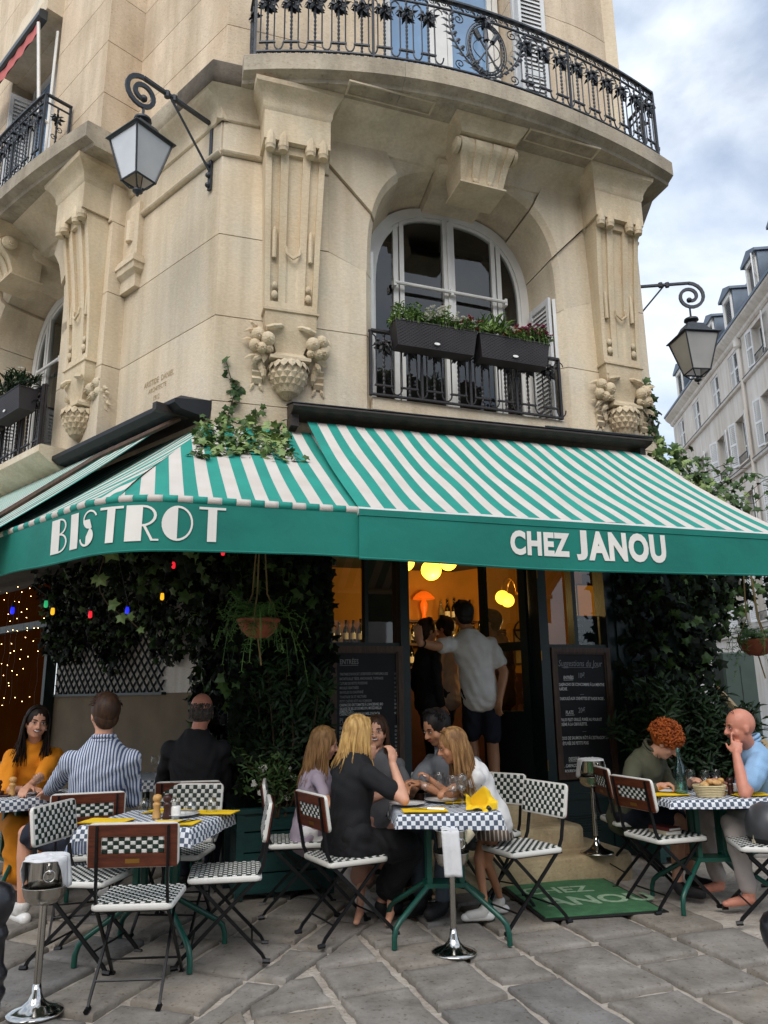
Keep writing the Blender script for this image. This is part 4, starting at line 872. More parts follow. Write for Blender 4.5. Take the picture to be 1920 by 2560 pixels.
# ---- chalkboards
def board(label,s0,s1,z0,z1,o,lines,lean=0):
    t=thing('chalkboard',label,'menu board',FG((s0+s1)/2,o,z0)); f=lambda s,oo,z:FG(s,oo-lean*(z-z0),z); fr=MB(); w_=.045
    for x0,x1,y0,y1,b in ((s0,s1,z0,z0+w_,.03),(s0,s1,z1-w_,z1,.03),(s0,s0+w_,z0+w_,z1-w_,.028),(s1-w_,s1,z0+w_,z1-w_,.028)):
        fr.box(x0,x1,o-.005,o+b,y0,y1)
    for x0,x1,y0,y1 in ((s0+w_,s1-w_,z0+w_,z0+w_+.015),(s0+w_,s1-w_,z1-w_-.015,z1-w_),(s0+w_,s0+w_+.015,z0+w_,z1-w_),(s1-w_-.015,s1-w_,z0+w_,z1-w_)): fr.box(x0,x1,o-.004,o+.018,y0,y1)
    part(fr,'frame','framewood',f,parent=t); m=MB(); m.box(s0+w_*.8,s1-w_*.8,o-.01,o+.006,z0+w_*.8,z1-w_*.8); part(m,'slate','slate',f,parent=t)
    mm=MB()
    for key,x,z,sz,mi in lines:
        if key[0]=='_': mm.add([(x,o+.0075,z),(x+sz,o+.0075,z+.002),(x+sz,o+.0075,z+.0055),(x,o+.0075,z+.0035)],[(0,1,2,3)],mi)
        else: put_text(mm,key,lambda a,b:(x+a,o+.0075,z+b+.008*math.sin(x*7+a*9)*.3),mi)
    tag(part(mm,'chalk_writing',['chalk','chalk_dim'],f,parent=t),kind='stuff'); return t
ML=[('ml0',1.60,1.72,0,1),('_',1.60,1.705,.16,1)]
zl=[1.628,1.59,1.552,1.516,1.48,1.443,1.408,1.378,1.348,1.326,1.304]
for i,z in enumerate(zl): ML.append(('ml%d'%(i+1),1.60,z,0,1 if i<7 else 0))
for i,z in enumerate(zl): 
    if i!=9: ML.append(('mp%d'%(i%4),2.075,z,0,1 if i<7 else 0))
ML+= [('ml12',1.60,1.245,0,1),('_',1.60,1.232,.09,1)]
for i,z in enumerate([1.195,1.162,1.13,1.10,1.07,1.04,1.01,.98,.95]): ML.append(('mm%d'%(i%5),1.60,z,0,0)); ML.append(('mp%d'%(i%4),2.075,z,0,0))
board('menu chalkboard headed ENTREES left of the bistro door',1.515,2.155,.62,1.87,.065,ML)
MR=[('mr0',3.655,1.70,0,1),('_',3.69,1.688,.38,1),('mr1',3.70,1.585,0,0),('_',3.70,1.575,.10,0),('mr1b',3.85,1.595,0,1),('mr2',3.635,1.525,0,0),('mr3',3.635,1.485,0,0),('_',3.86,1.445,.04,1),('mr4',3.635,1.40,0,0),
 ('mr5',3.70,1.275,0,0),('_',3.70,1.265,.09,0),('mr5b',3.83,1.285,0,1),('mr6',3.635,1.215,0,0),('mr7',3.635,1.175,0,0),('_',3.86,1.12,.04,1),('mr8',3.635,1.055,0,0),('mr9',3.65,1.01,0,0),('mr10',3.70,.875,0,0),('_',3.70,.865,.12,0),('mr11',3.655,.82,0,0),('mr12',3.655,.775,0,0),('mr13',4.05,.76,0,0)]
board('chalkboard headed Suggestions du Jour right of the bistro door',3.585,4.195,.72,1.87,.065,MR)
t=thing('window_slate','small dark chalk panel inside the right shop window','menu board',FG(4.05,-.05,1.92)); m=MB(); m.box(3.91,4.18,-.06,-.05,1.91,2.18); part(m,'slate','slate',FG,parent=t); m=MB()
for i in range(4): put_text(m,'ws%d'%i,lambda a,b:(3.925+a,-.048,2.13-.055*i+b))
part(m,'chalk_writing','chalk_dim',FG,parent=t)
# ---- carved inscription
m=MB(); put_text(m,'eng1',lambda x,y:(1.17-x,.003,4.415+y)); put_text(m,'eng2',lambda x,y:(1.08-x,.003,4.335+y)); put_text(m,'eng3',lambda x,y:(.99-x,.003,4.24+y)); part(m,'carved_inscription',M('cut_letters','#a08a66',.9,var=.1),LW)

# ================================================================ AWNINGS
def awning_fabric(nm,parent,cols,rows,fn,width):
    """cols = list of stripe edges; one mesh, alternate stripes in two cloths"""
    m=MB()
    for k,(a,b) in enumerate(zip(cols[:-1],cols[1:])):
        m.grid(2,rows,lambda u,v:fn(a+(b-a)*u,v),mi=k%2)
    o=m.build(nm,['teal_stripe','white_stripe'],parent,world=True); bm=bmesh.new(); bm.from_mesh(o.data); bmesh.ops.remove_doubles(bm,verts=bm.verts,dist=.0005); bm.to_mesh(o.data); bm.free()
    o.data.polygons.foreach_set('use_smooth',[True]*len(o.data.polygons)); return o
# right awning
ZT,ZB,OT,OB=3.80,2.63,.16,1.83; S0,S1=1.28,4.78
awr=thing('awning','green and white striped awning over the door, its valance reading CHEZ JANOU','awning',FG(3.0,.2,3.8))
def awR(s,v):
    z=ZT+(ZB-ZT)*v-.035*math.sin(PI*v)-.009*math.sin(s*9+v*5)*math.sin(PI*v)-.010*noise.noise(V((s*3,v*4,1))); return FG(s,OT+(OB-OT)*v,z)
W_=.0865; awning_fabric('striped_fabric',awr,[S0+W_*i for i in range(41)],14,awR,W_)
S1=S0+W_*40
def valR(s,v):
    wv=.010*math.sin(s*4.1+1)+.006*noise.noise(V((s*2.2,v*1.5,3))); return FG(s,OB+.012+(wv*v),ZB-.012-.335*v+.012*v*math.sin(s*1.7))
m=MB(); m.grid(90,6,lambda u,v:valR(S0+(S1-S0)*u,v)); o=m.build('valance','teal',awr,world=True,smooth=True)
m=MB(); m.tube([valR(S0+(S1-S0)*i/90,1)+V((0,0,.006)) for i in range(91)],.009,6); m.tube([valR(S0+(S1-S0)*i/90,.13)+V((0,0,0))-NF*.003 for i in range(91)],.003,4); part(m,'hem','teal',None,parent=awr)
m=MB(); m.tube([FG(S0,OB-.02,ZB-.02),FG(S1,OB-.02,ZB-.02)],.03,8); part(m,'front_bar','wframe',None,parent=awr)
def txR(s,z): 
    v=(ZB-.012-z)/.335; return valR(s,v)-NF*.006
m=MB(); put_text(m,'chez',lambda x,y:txR(2.553+x,2.385+y)); put_text(m,'janou',lambda x,y:txR(3.255+x,2.372+y)); put_text(m,'jay',lambda x,y:txR(2.895+x,2.372+y)); part(m,'lettering','letter',None,parent=awr)
m=MB()
for s in (1.5,3.0,4.6): m.tube([FG(s,.1,3.5),FG(s+.5*(1 if s<4 else -1),.95,2.95),FG(s,OB-.03,ZB-.02)],.022,6)
part(m,'folding_arm','wframe',None,parent=awr)
m=MB(); m.loft([[(s,0.0,3.97),(s,.03,3.985),(s,.30,3.905),(s,.31,3.885),(s,.27,3.86),(s,.16,3.84),(s,.02,3.84)] for s in (1.13,2.3,3.5,4.74)]); part(m,'wooden_hood','cassette',FG,parent=awr)
m=MB(); m.loft([[(s,.0,3.99),(s,.03,4.002),(s,.305,3.92),(s,.308,3.912),(s,.03,3.992)] for s in (1.12,4.75)]); m.tube([(3.55,.30,3.925),(4.75,.30,3.925)],.012,6); part(m,'flashing','zinc',FG,parent=awr)
m=MB(); m.box(1.13,1.20,.0,.20,3.74,3.86); m.box(4.66,4.72,.0,.20,3.74,3.86); part(m,'end_bracket','cassette',FG,parent=awr)
# corner awning (BISTROT): two slopes meeting on a hip, valance rounded at the corner
awc=thing('awning','corner striped awning with rounded valance reading BISTROT','awning',LW(0,.2,3.7))
OF,OL=1.79,1.48
# the hem in plan: straight along each street, rounded where they meet
KP=UF*(((CP.dot(NL)-OL)-(DF-OF)*NF.dot(NL))/UF.dot(NL))+NF*(DF-OF); KS=KP.dot(UF); KL=(KP-CP).dot(UL)
A_=KP+UF*.42; B_=KP+UL*.42; HIPA=V((CP.x,CP.y,0))
bez=[A_*(1-t)**2+KP*2*t*(1-t)+B_*t*t for t in [i/40 for i in range(41)]]
hipn=(KP-HIPA).normalized(); sidef=lambda p:(p-HIPA).x*hipn.y-(p-HIPA).y*hipn.x
hi=min(range(41),key=lambda i:abs(sidef(bez[i]))); HP=bez[hi]
def interp(tab,x):
    for (x0,y0),(x1,y1) in zip(tab[:-1],tab[1:]):
        if min(x0,x1)<=x<=max(x0,x1): return y0+(y1-y0)*(x-x0)/(x1-x0) if x1!=x0 else y0
    return tab[-1][1] if abs(x-tab[-1][0])<abs(x-tab[0][0]) else tab[0][1]
tF=[(p.dot(UF),DF-p.dot(NF)) for p in bez[:hi+1]]; tL=[((p-CP).dot(UL),CP.dot(NL)-p.dot(NL)) for p in bez[hi:]]
CF=tF[-1][0]; CLm=tL[0][0]
def zc(t): return 3.78-1.15*t-.03*math.sin(PI*max(0,min(1,t)))
def awF(s,v):
    om=OF if s>=tF[0][0] else interp(tF,s); oh=OF*(.469-s)/(.469-KS) if s<.469 else .08; oh=min(oh,om); o_=oh+(om-oh)*v; return FG(s,o_,zc(o_/om)-.007*math.sin(s*11+v*6)*math.sin(PI*v))
def awL(l,v):
    om=OL if l>=tL[-1][0] else interp(tL,l); oh=OL*l/KL if l<0 else .08; oh=min(oh,om); o_=oh+(om-oh)*v; return LW(l,o_,zc(o_/om)-.007*math.sin(l*11+v*6)*math.sin(PI*v))
n1=int((1.50-CF)/.0865); c1=[1.50-i*.0865 for i in range(n1+1)]+[CF]
awning_fabric('striped_fabric',awc,c1,12,awF,.0865)
n2=int((6-CLm)/.0865); c2=[CLm]+[CLm+.0865*(i+1) for i in range(n2)]
awning_fabric('striped_fabric',awc,c2,12,awL,.0865)
path=[awF(1.55-.02*i,1) for i in range(int((1.55-tF[0][0])/.02)+1)]+[V((p.x,p.y,2.63)) for p in bez]+[awL(tL[-1][0]+.02*i,1) for i in range(1,int((5.5-tL[-1][0])/.02))]
for p in path: p.z=2.63
vp=path
for _ in range(25): vp=[vp[0]]+[(vp[i-1]+vp[i]*2+vp[i+1])/4 for i in range(1,len(vp)-1)]+[vp[-1]]
cum=[0]
for a,b in zip(vp[:-1],vp[1:]): cum.append(cum[-1]+(b-a).length)
def along(d):
    import bisect
    i=min(max(1,bisect.bisect(cum,d)),len(cum)-1); t=(d-cum[i-1])/(cum[i]-cum[i-1]); p=vp[i-1].lerp(vp[i],t); e=vp[min(i+2,len(vp)-1)]-vp[max(i-3,0)]; e.z=0; e.normalize(); return p,e
def valC(d,v,out=0):
    p,e=along(d); nr=V((e.y,-e.x,0)); 
    if nr.y>0: nr=-nr
    wv=.012*math.sin(d*5)+.010*noise.noise(V((d*2.5,v,7))); return p+nr*(.014+out+wv*v)+V((0,0,-.005-.325*v+.012*math.sin(d*2.3)*v))
m=MB(); m.grid(150,6,lambda u,v:valC(.02+(cum[-1]-.1)*u,v)); m.build('valance','teal',awc,world=True,smooth=True)
m=MB()
for k in range(int(cum[-1]/.0865)):
    d0=k*.0865; m.loft([[along(d0+.0865*i/3)[0]+V((0,0,-.012))+V((along(d0+.0865*i/3)[1].y,-along(d0+.0865*i/3)[1].x,0))*0+V((0,0,.026*math.sin(2*PI*j/8)))+(lambda e:(V((e.y,-e.x,0)) if -e.x<0 else V((-e.y,e.x,0))))(along(d0+.0865*i/3)[1])*.026*math.cos(2*PI*j/8) for j in range(8)] for i in range(4)],mi=k%2)
o=m.build('rolled_edge',['teal_stripe','white_stripe'],awc,world=True,smooth=True)
m=MB(); m.tube([valC(.02+(cum[-1]-.1)*i/150,1)+V((0,0,.004)) for i in range(151)],.008,6); part(m,'hem','teal',None,parent=awc)
def arc(m,c,r0,r1,a0,a1,n,fn,sy=1):
    pts=[(c[0]+r*math.cos(R_(a0+(a1-a0)*i/n)),c[1]+r*sy*math.sin(R_(a0+(a1-a0)*i/n))) for i in range(n+1) for r in (r0,r1)]
    m.add([fn(*p) for p in pts],[(2*i,2*i+1,2*i+3,2*i+2) for i in range(n)])
def rct(m,x0,y0,x1,y1,fn,k=6,sl=0):
    pts=[(x0+sl*t+(x1-x0)*u,y0+(y1-y0)*t) for t in [i/k for i in range(k+1)] for u in (0,.5,1)]
    m.add([fn(*p) for p in pts],[(3*j+i,3*j+i+1,3*j+i+4,3*j+i+3) for j in range(k) for i in range(2)])
BL=MB()
def deco(ch,d0,h,w_):
    """deco capitals: one heavy stem, hairline bowls.  x grows to the right on the picture = backwards along the path"""
    f=lambda x,y:valC(d0-x*w_,1-(.060+y*h)/.325,.006)
    if ch=='B': rct(BL,0,0,.30,1,f); arc(BL,(.30,.76),.19,.24,-90,90,10,f); arc(BL,(.30,.28),.23,.28,-90,90,10,f); rct(BL,.3,.53,.33,.56,f)
    if ch=='I': rct(BL,0,0,.32,1,f)
    if ch=='S':
        arc(BL,(.42,.74),.21,.26,20,180,10,f); arc(BL,(.30,.27),.0,.27,-90,60,10,f); arc(BL,(.42,.74),.0,.26,180,290,8,f); arc(BL,(.30,.27),.21,.27,-170,-90,8,f)
    if ch=='T': rct(BL,-.12,.93,.85,1,f); rct(BL,.20,0,.53,.93,f)
    if ch=='R': rct(BL,0,0,.36,1,f); arc(BL,(.36,.70),.24,.30,-90,90,10,f); rct(BL,.56,0,.62,.42,f,sl=-.18); rct(BL,.56,0,.72,.05,f)
    if ch=='O': arc(BL,(.48,.5),.0,.48,90,270,14,f,1.04); arc(BL,(.48,.5),.42,.48,-90,90,14,f,1.04)
for ch,d,w_ in (('B',2.406,.37),('I',2.146,.29),('S',2.04,.245),('T',1.833,.166),('R',1.675,.27),('O',1.468,.185),('T',1.238,.163)): deco(ch,d,.215,w_)
part(BL,'lettering','letter',None,parent=awc)
# left awning above it, with a black hood along the left wall
awl=thing('awning','upper striped awning with black hood along the left wall','awning',LW(2,.2,4.0))
def awU(l,v): o_=.16+1.75*v; return LW(l,o_,3.86-1.50*v-.03*math.sin(PI*v))
awning_fabric('striped_fabric',awl,[.16+.0865*i for i in range(60)],12,awU,.0865)
m=MB(); m.loft([[(l,-.02,4.14),(l,.03,4.14),(l,.36,3.90),(l,.36,3.86),(l,.30,3.82),(l,.02,3.80)] for l in (.45,2.0,4,7)]); m.loft([[(.0,-.02,3.97),(.0,.03,3.965),(.0,.36,3.895),(.0,.36,3.86),(.0,.30,3.82),(.0,.02,3.80)],[(.449,-.02,4.14),(.449,.03,4.14),(.449,.36,3.90),(.449,.36,3.86),(.449,.30,3.82),(.449,.02,3.80)]]); part(m,'black_hood',M('black_hood_paint','#17171a',.6,var=.3,scale=6),LW,parent=awl)
m=MB(); m.tube([awU(.16,1)+V((0,0,-.02)),awU(5.2,1)+V((0,0,-.02))],.03,8); m.tube([LW(.18,.2,3.80),LW(.18,.9,3.3),LW(.9,1.85,2.42)],.025,6); part(m,'front_bar','framewood',None,parent=awl)
m=MB(); m.box(.12,.18,.14,.46,3.80,3.87); part(m,'end_plate','cassette',LW,parent=awl)
# ================================================================ CHAIRS
def weave(m,w_,d_,nx,ny,fn,h=.0035,pad=.0):
    """woven cells, alternately white and green, each a small raised pillow"""
    cx,cy=w_/nx,d_/ny
    for i in range(nx):
        for j in range(ny):
            x=-w_/2+(i+.5)*cx; y=-d_/2+(j+.5)*cy; k=(i+j)%2; a,b=(cx*.45,cy*.45) if k else (cx*.52,cy*.52); hh=h
            vs=[fn(x+sx*a,y+sy*b,0) for sx,sy in ((-1,-1),(1,-1),(1,1),(-1,1))]+[fn(x+sx*a*.72,y+sy*b*.72,hh) for sx,sy in ((-1,-1),(1,-1),(1,1),(-1,1))]
            m.add(vs,[(4,5,6,7),(0,1,5,4),(1,2,6,5),(2,3,7,6),(3,0,4,7)],0 if k else 1)
def rrect(w_,d_,r,n=4):
    pts=[]
    for cx,cy,a0 in ((w_/2-r,d_/2-r,0),(-w_/2+r,d_/2-r,90),(-w_/2+r,-d_/2+r,180),(w_/2-r,-d_/2+r,270)):
        for i in range(n+1): a=R_(a0+90*i/n); pts.append((cx+r*math.cos(a),cy+r*math.sin(a)))
    return pts
def make_chair():
    c=thing('bistro_chair','x','chair'); sw,sdp,sz=.40,.41,.455
    f=lambda x,y,h:(x,y,sz+h)
    m=MB(); o_=rrect(sw,sdp,.035); m.loft([[f(x*k,y*k,z) for x,y in o_] for k,z in ((.985,-.03),(1,-.026),(1.01,-.018),(1,-.006),(.975,.002),(.93,.001))]); o=m.build('seat_rim','rim',c); smooth_angle(o,50)
    m=MB(); weave(m,sw*.965,sdp*.965,15,15,lambda x,y,h:f(x,y,h+.003)); m.build('woven_seat',['wv_white','wv_green'],c)
    m=MB(); m.box(-sw*.48,sw*.48,-sdp*.48,sdp*.48,sz-.036,sz-.029); m.build('seat_underside','blackmetal',c)
    # back panel, leaning back a little
    ly=-.215; tl=R_(9); cb=V((0,ly-.015,.735)); bw,bh=.45,.215
    g=lambda x,z,h:(cb.x+x,cb.y+h*math.cos(tl)-(z)*math.sin(tl),cb.z+z*math.cos(tl)+h*math.sin(tl))
    o_=rrect(bw,bh,.03); m=MB(); m.loft([[g(x*k,z*k,h) for x,z in o_] for k,h in ((.965,-.010),(1,-.008),(1.012,0),(1,.010),(.965,.012))]); o=m.build('back_rim','rim',c); smooth_angle(o,50)
    m=MB(); weave(m,bw*.94,bh*.90,15,7,lambda x,z,h:g(x,z,.012+h)); m.build('woven_back',['wv_white','wv_green'],c)
    m=MB()
    for x0,x1,z0,z1 in ((-bw*.485,bw*.485,.045,bh*.475),(-bw*.485,bw*.485,-bh*.475,-.038),(-bw*.485,-.155,-.038,.045),(.155,bw*.485,-.038,.045)):
        m.add([g(x,z,h) for h in (-.018,-.009) for x,z in ((x0,z0),(x1,z0),(x1,z1),(x0,z1))],[(0,1,2,3),(4,5,6,7),(0,1,5,4),(1,2,6,5),(2,3,7,6),(3,0,4,7)])
    m.build('wooden_back_board','wood',c)
    m=MB(); weave(m,.305,.08,11,4,lambda x,z,h:g(x,z+.003,-.011-h)); m.build('woven_inset',['wv_white','wv_green'],c)
    m=MB(); m.add([g(x,z,h) for h in (-.0195,-.0175) for x,z in ((-.035,-.083),(.035,-.083),(.035,-.062),(-.035,-.062))],[(0,1,2,3),(4,5,6,7),(0,1,5,4),(1,2,6,5),(2,3,7,6),(3,0,4,7)]); m.build('brass_plate','brass',c)
    for sx in (-1,1):
        m=MB(); x=sx*.175
        m.tube([(x,ly-.048,.83),(x,ly-.025,.66),(x*1.0,ly+.005,.50),(x,ly+.04,.43),(x*1.05,.235,.035),(x*1.05,.25,.008)],.01,6,sq=(.010,.006),ref=(1,0,0)); m.tube([(x*1.05,.235,.010),(x*1.05,.275,.006)],.014,6); m.build('back_leg_bar','blackmetal',c)
        m=MB(); x=sx*.155
        m.tube([(x,.175,.43),(x,.10,.36),(x*1.08,-.215,.045),(x*1.08,-.235,.010)],.01,6,sq=(.009,.006),ref=(1,0,0)); m.tube([(x*1.08,-.22,.010),(x*1.08,-.262,.006)],.014,6); m.build('front_leg_bar','blackmetal',c)
        m=MB()
        for z in (.085,-.06): q=g(sx*.175,z,-.02); m.sphere(q,.007,6,4)
        m.build('rivets','blackmetal',c)
    m=MB(); m.tube([(-.155*1.08,-.16,.105),(.155*1.08,-.16,.105)],.006,5); m.tube([(-.18,.17,.105),(.18,.17,.105)],.006,5); m.tube([(-.175,ly+.02,.43),(.175,ly+.02,.43)],.007,5); m.tube([(-.155,.165,.42),(.155,.165,.42)],.007,5); m.build('cross_bar','blackmetal',c)
    return c
ch0=make_chair()
CH=[(-1.29,4.36,4,'empty chair in the foreground, its wooden back with brass plate facing the camera'),(-1.74,4.80,-99,'empty chair left of the foreground table, beside the champagne stand'),(-.95,4.86,100,'empty chair right of the foreground table, seen edge-on beside the green planter'),
 (-1.38,5.42,176,'empty chair behind the foreground table, its checked back facing the camera'),(-1.98,5.42,18,'chair of the man in the striped shirt, wooden back with brass plate'),(-1.43,5.93,8,'chair of the balding man in the dark sweater'),
 (-.62,5.72,-82,'chair of the long-haired girl in lilac beside the planter'),(-.27,5.22,-60,'chair of the blonde woman in the black dress, dark wooden back'),(.68,5.88,138,'chair behind the small girl, nearer the steps'),
 (.86,5.42,118,'empty chair between the small girl and the doormat'),(1.93,5.75,-70,'chair with two books on its seat by the right table'),(1.90,6.34,-86,'chair of the curly-haired person, against the chalkboard'),(2.48,5.43,80,'chair at the right edge with a grey helmet on its seat'),(2.98,5.95,75,'chair of the bald man in the pale blue polo shirt')]
CHAIRS=[]
for i,(x,y,a,lb) in enumerate(CH):
    if i==0: ch0.location=(x,y,gz(y)); ch0.rotation_euler=(0,0,R_(a)); tag(ch0,lb,group='bistro chairs'); CHAIRS.append(ch0)
    else: CHAIRS.append(dup(ch0,(x,y,gz(y)),R_(a),lb,'bistro chairs'))
# ================================================================ TABLES
def make_table(name,label,x,y,a,w_,d_,h=.735,legs=True):
    t=thing(name,label,'table',(x,y,gz(y)),R_(a),'bistro tables')
    m=MB(); o_=rrect(w_,d_,.03); m.loft([[(px*k,py*k,z) for px,py in o_] for k,z in ((.98,h-.035),(1,h-.03),(1,h-.006))]); m.build('table_top','greentube',t)
    m=MB()
    for sx in (-1,1):
        for sy in (-1,1): m.box(sx*.10-.016,sx*.10+.016,sy*.05-.016,sy*.05+.016,.30,h-.035)
    m.box(-.13,.13,-.08,.08,.28,.305); m.box(-.2,.2,-.07,.07,h-.055,h-.035); m.build('column','greentube',t)
    for sx in (-1,1):
        for sy in (-1,1):
            m=MB(); pts=[(sx*.09,sy*.04,.33)]+[(sx*(.10+.20*k/5),sy*(.05+.17*k/5),.30-.16*k/5) for k in range(6)]+[(sx*.325,sy*.24,.11),(sx*.337,sy*.25,.06),(sx*.338,sy*.25,.0)]
            m.tube(pts,.0165,8); o=m.build('leg','greentube',t); smooth_angle(o,60)
    return t
def tablecloth(label,x,y,a,w_,d_,h,drop=.09,seed=1):
    """paper cloth: top sheet and four hanging flaps with uneven hems"""
    m=MB(); r=random.Random(seed); n=28; e=drop
    ca,sa=math.cos(R_(a)),math.sin(R_(a))
    def fn(u,v):
        px=(u-.5)*(w_+2*e); py=(v-.5)*(d_+2*e); ex=max(0,abs(px)-w_/2); ey=max(0,abs(py)-d_/2); z=h+.004
        k=ex+ey if not(ex and ey) else max(ex,ey)*1.05
        qx=math.copysign(min(abs(px),w_/2+.006+.05*ex+.012*abs(math.sin(py*14+seed))*ex/e),px); qy=math.copysign(min(abs(py),d_/2+.006+.05*ey+.012*abs(math.sin(px*14+seed))*ey/e),py)
        if ex and ey: qx+=math.copysign(.012,px)*min(ex,ey)/e; qy+=math.copysign(.012,py)*min(ex,ey)/e
        z-=k*(1+.12*math.sin(px*5+py*4+seed)); z+=.0015*noise.noise(V((px*9,py*9,seed)))
        return (qx,qy,z)
    m.grid(n,n,fn); me_uv=[((i/n-.5)*(w_+2*e),(j/n-.5)*(d_+2*e)) for j in range(n+1) for i in range(n+1)]
    o=m.build('tablecloth','cloth',None,smooth=True); uv=o.data.uv_layers.new(name='UVMap')
    for lp in o.data.loops: uv.data[lp.index].uv=me_uv[lp.vertex_index]
    o.location=(x,y,gz(y)); o.rotation_euler=(0,0,R_(a)); tag(o,label,'tablecloth','checked tablecloths'); return o
TB=[('foreground table with upturned glasses and yellow napkins, nobody seated',-1.36,4.88,-10,.67,.64,.735,'checked cloth on the empty foreground table at lower left'),
 ('table of the family in the middle of the terrace',.35,5.18,4,.62,.60,.735,'checked cloth on the family table beside the champagne stand'),
 ('table of the bald man and the curly-haired person on the right',2.24,5.76,4,.74,.60,.705,'checked cloth on the right table under the bread basket'),
 ('table of the woman in the orange dress at the left edge',-2.72,6.02,-42,.74,.70,.735,'checked cloth on the left table in front of the woman in orange'),
 ('table of the balding man, deep under the left awning',-1.95,6.92,5,.70,.70,.735,'checked cloth on the dim rear table in front of the balding man')]
for i,(lb,x,y,a,w_,d_,h,lc) in enumerate(TB): make_table('bistro_table',lb,x,y,a,max(w_-.03,.6),d_-.03,h) if i!=1 else make_table('bistro_table',lb,x,y,a,w_-.02,d_-.02,h); tablecloth(lc,x,y,a,w_,d_,h,.085 if i!=2 else .05,i+1)
def on(ti,dx,dy):
    lb,x,y,a,w_,d_,h,lc=TB[ti]; ca,sa=math.cos(R_(a)),math.sin(R_(a)); return V((x+dx*ca-dy*sa,y+dx*sa+dy*ca,gz(y)+h+.006))
def lathe_me(prof,n,mat,name,smooth=True):
    m=MB(); m.lathe(prof,(0,0,0),n,cap=False); o=m.build(name,mat,smooth=smooth); me=o.data; bpy.data.objects.remove(o); return me
GP=[(.001,.0),(.033,.001),(.034,.003),(.012,.006),(.004,.012),(.0035,.075),(.006,.082),(.022,.094),(.034,.115),(.037,.14),(.034,.165),(.031,.18),(.030,.18),(.033,.165),(.0355,.14),(.033,.117),(.021,.097),(.004,.086),(.001,.086)]
GM=lathe_me(GP,20,'glass','wine_glass')
def put(me,name,label,cat,p,rz=0,group=None,flip=0,scale=1,rx=0,ry=0):
    o=bpy.data.objects.new(name,me); COL.objects.link(o); o.location=p; o.rotation_euler=(PI if flip else rx,ry,rz); o.scale=(scale,)*3
    if flip: o.location=V(p)+V((0,0,.18*scale))
    return tag(o,label,cat,group)
for dx,dy,lb in ((-.17,.14,'upturned glass at the far left of the foreground table'),(-.02,.24,'upturned glass behind the pepper mill on the foreground table'),(.17,.06,'upturned glass on the foreground table, nearer the fork'),(.24,.21,'upturned glass at the far right of the foreground table')): put(GM,'wine_glass',lb,'glass',on(0,dx,dy),0,'glasses on the foreground table',1,1.0)
for dx,dy,lb in ((-.10,.10,'half full glass nearest the champagne bucket on the family table'),(.06,-.06,'frontmost glass on the family table'),(.14,.06,'glass on the family table just left of the yellow napkin'),(.12,-.02,'glass on the family table by the small girl'),(.0,.14,'glass in the middle of the family table')): put(GM,'wine_glass',lb,'glass',on(1,dx,dy),0,'glasses on the family table',0,1.05)
for dx,dy,lb in ((-.03,.12,'left glass on the right table behind the bread basket'),(.06,.08,'middle glass on the right table'),(.16,.12,'glass on the right table nearest the bald man')): put(GM,'wine_glass',lb,'glass',on(2,dx,dy),0,'glasses on the right table',0,.85)
put(GM,'wine_glass','wine glass on the dim rear table','glass',on(4,.0,-.2)); put(GM,'wine_glass','water glass by the arm of the woman in orange','glass',on(3,.25,.0),0,None,0,.8)
MILL=[(.001,0),(.026,0),(.027,.01),(.022,.035),(.019,.055),(.024,.075),(.025,.085),(.016,.092),(.016,.096),(.025,.104),(.027,.118),(.022,.132),(.008,.137),(.001,.138)]
T['palewood']=M('pale_beech','#c99a5c',.5,var=.15,scale=20); T['darkwood']=M('dark_walnut','#3a1912',.4,var=.2,scale=20)
MP=lathe_me(MILL,16,'palewood','mill'); MDk=lathe_me(MILL,16,'darkwood','mill')
put(MP,'salt_mill','pale wooden salt mill on the foreground table','mill',on(0,-.005,-.03)); put(MDk,'pepper_mill','dark wooden pepper mill on the foreground table','mill',on(0,.06,-.03))
put(MP,'salt_mill','pale wooden mill on the left table beside the tray','mill',on(3,.16,-.13),0,None,0,.95); put(MDk,'pepper_mill','dark mill on the small tray on the left table','mill',on(3,.10,-.20),0,None,0,.8)
put(MP,'salt_mill','pale wooden mill on the right table','mill',on(2,.08,-.10),0,None,0,.85); put(MDk,'pepper_mill','dark mill on the right table','mill',on(2,.15,-.09),0,None,0,.85)
PLATE=lathe_me([(.001,.004),(.07,.004),(.085,.010),(.12,.020),(.121,.022),(.085,.014),(.07,.008),(.001,.008)],28,'china','plate')
for ti,dx,dy,lb in ((0,.10,.07,'white plate behind the mills on the foreground table'),(1,-.22,.06,'white plate in front of the blonde woman'),(1,.02,.20,'white plate in front of the dark-haired man'),(2,-.22,.12,'white plate in front of the curly-haired person'),(2,.26,.02,'white plate under the coffee cup on the right table'),(3,.22,.10,'white plate on the left table'),(4,.1,-.1,'plate on the dim rear table')):
    put(PLATE,'plate',lb,'plate',on(ti,dx,dy),0,None,0,.95 if ti!=2 else .8)
CUP=lathe_me([(.001,.002),(.018,.002),(.024,.012),(.030,.035),(.033,.05),(.031,.05),(.027,.03),(.001,.008)],16,'china','cup'); c_=put(CUP,'coffee_cup','white coffee cup on the right table','cup',on(2,.26,.02)+V((0,0,.012))); 
JARM=lathe_me([(.001,0),(.028,0),(.03,.02),(.03,.065),(.024,.07),(.001,.07)],14,'china','jar'); put(JARM,'mustard_pot','white mustard pot beside the pepper mill','pot',on(0,.10,.0))
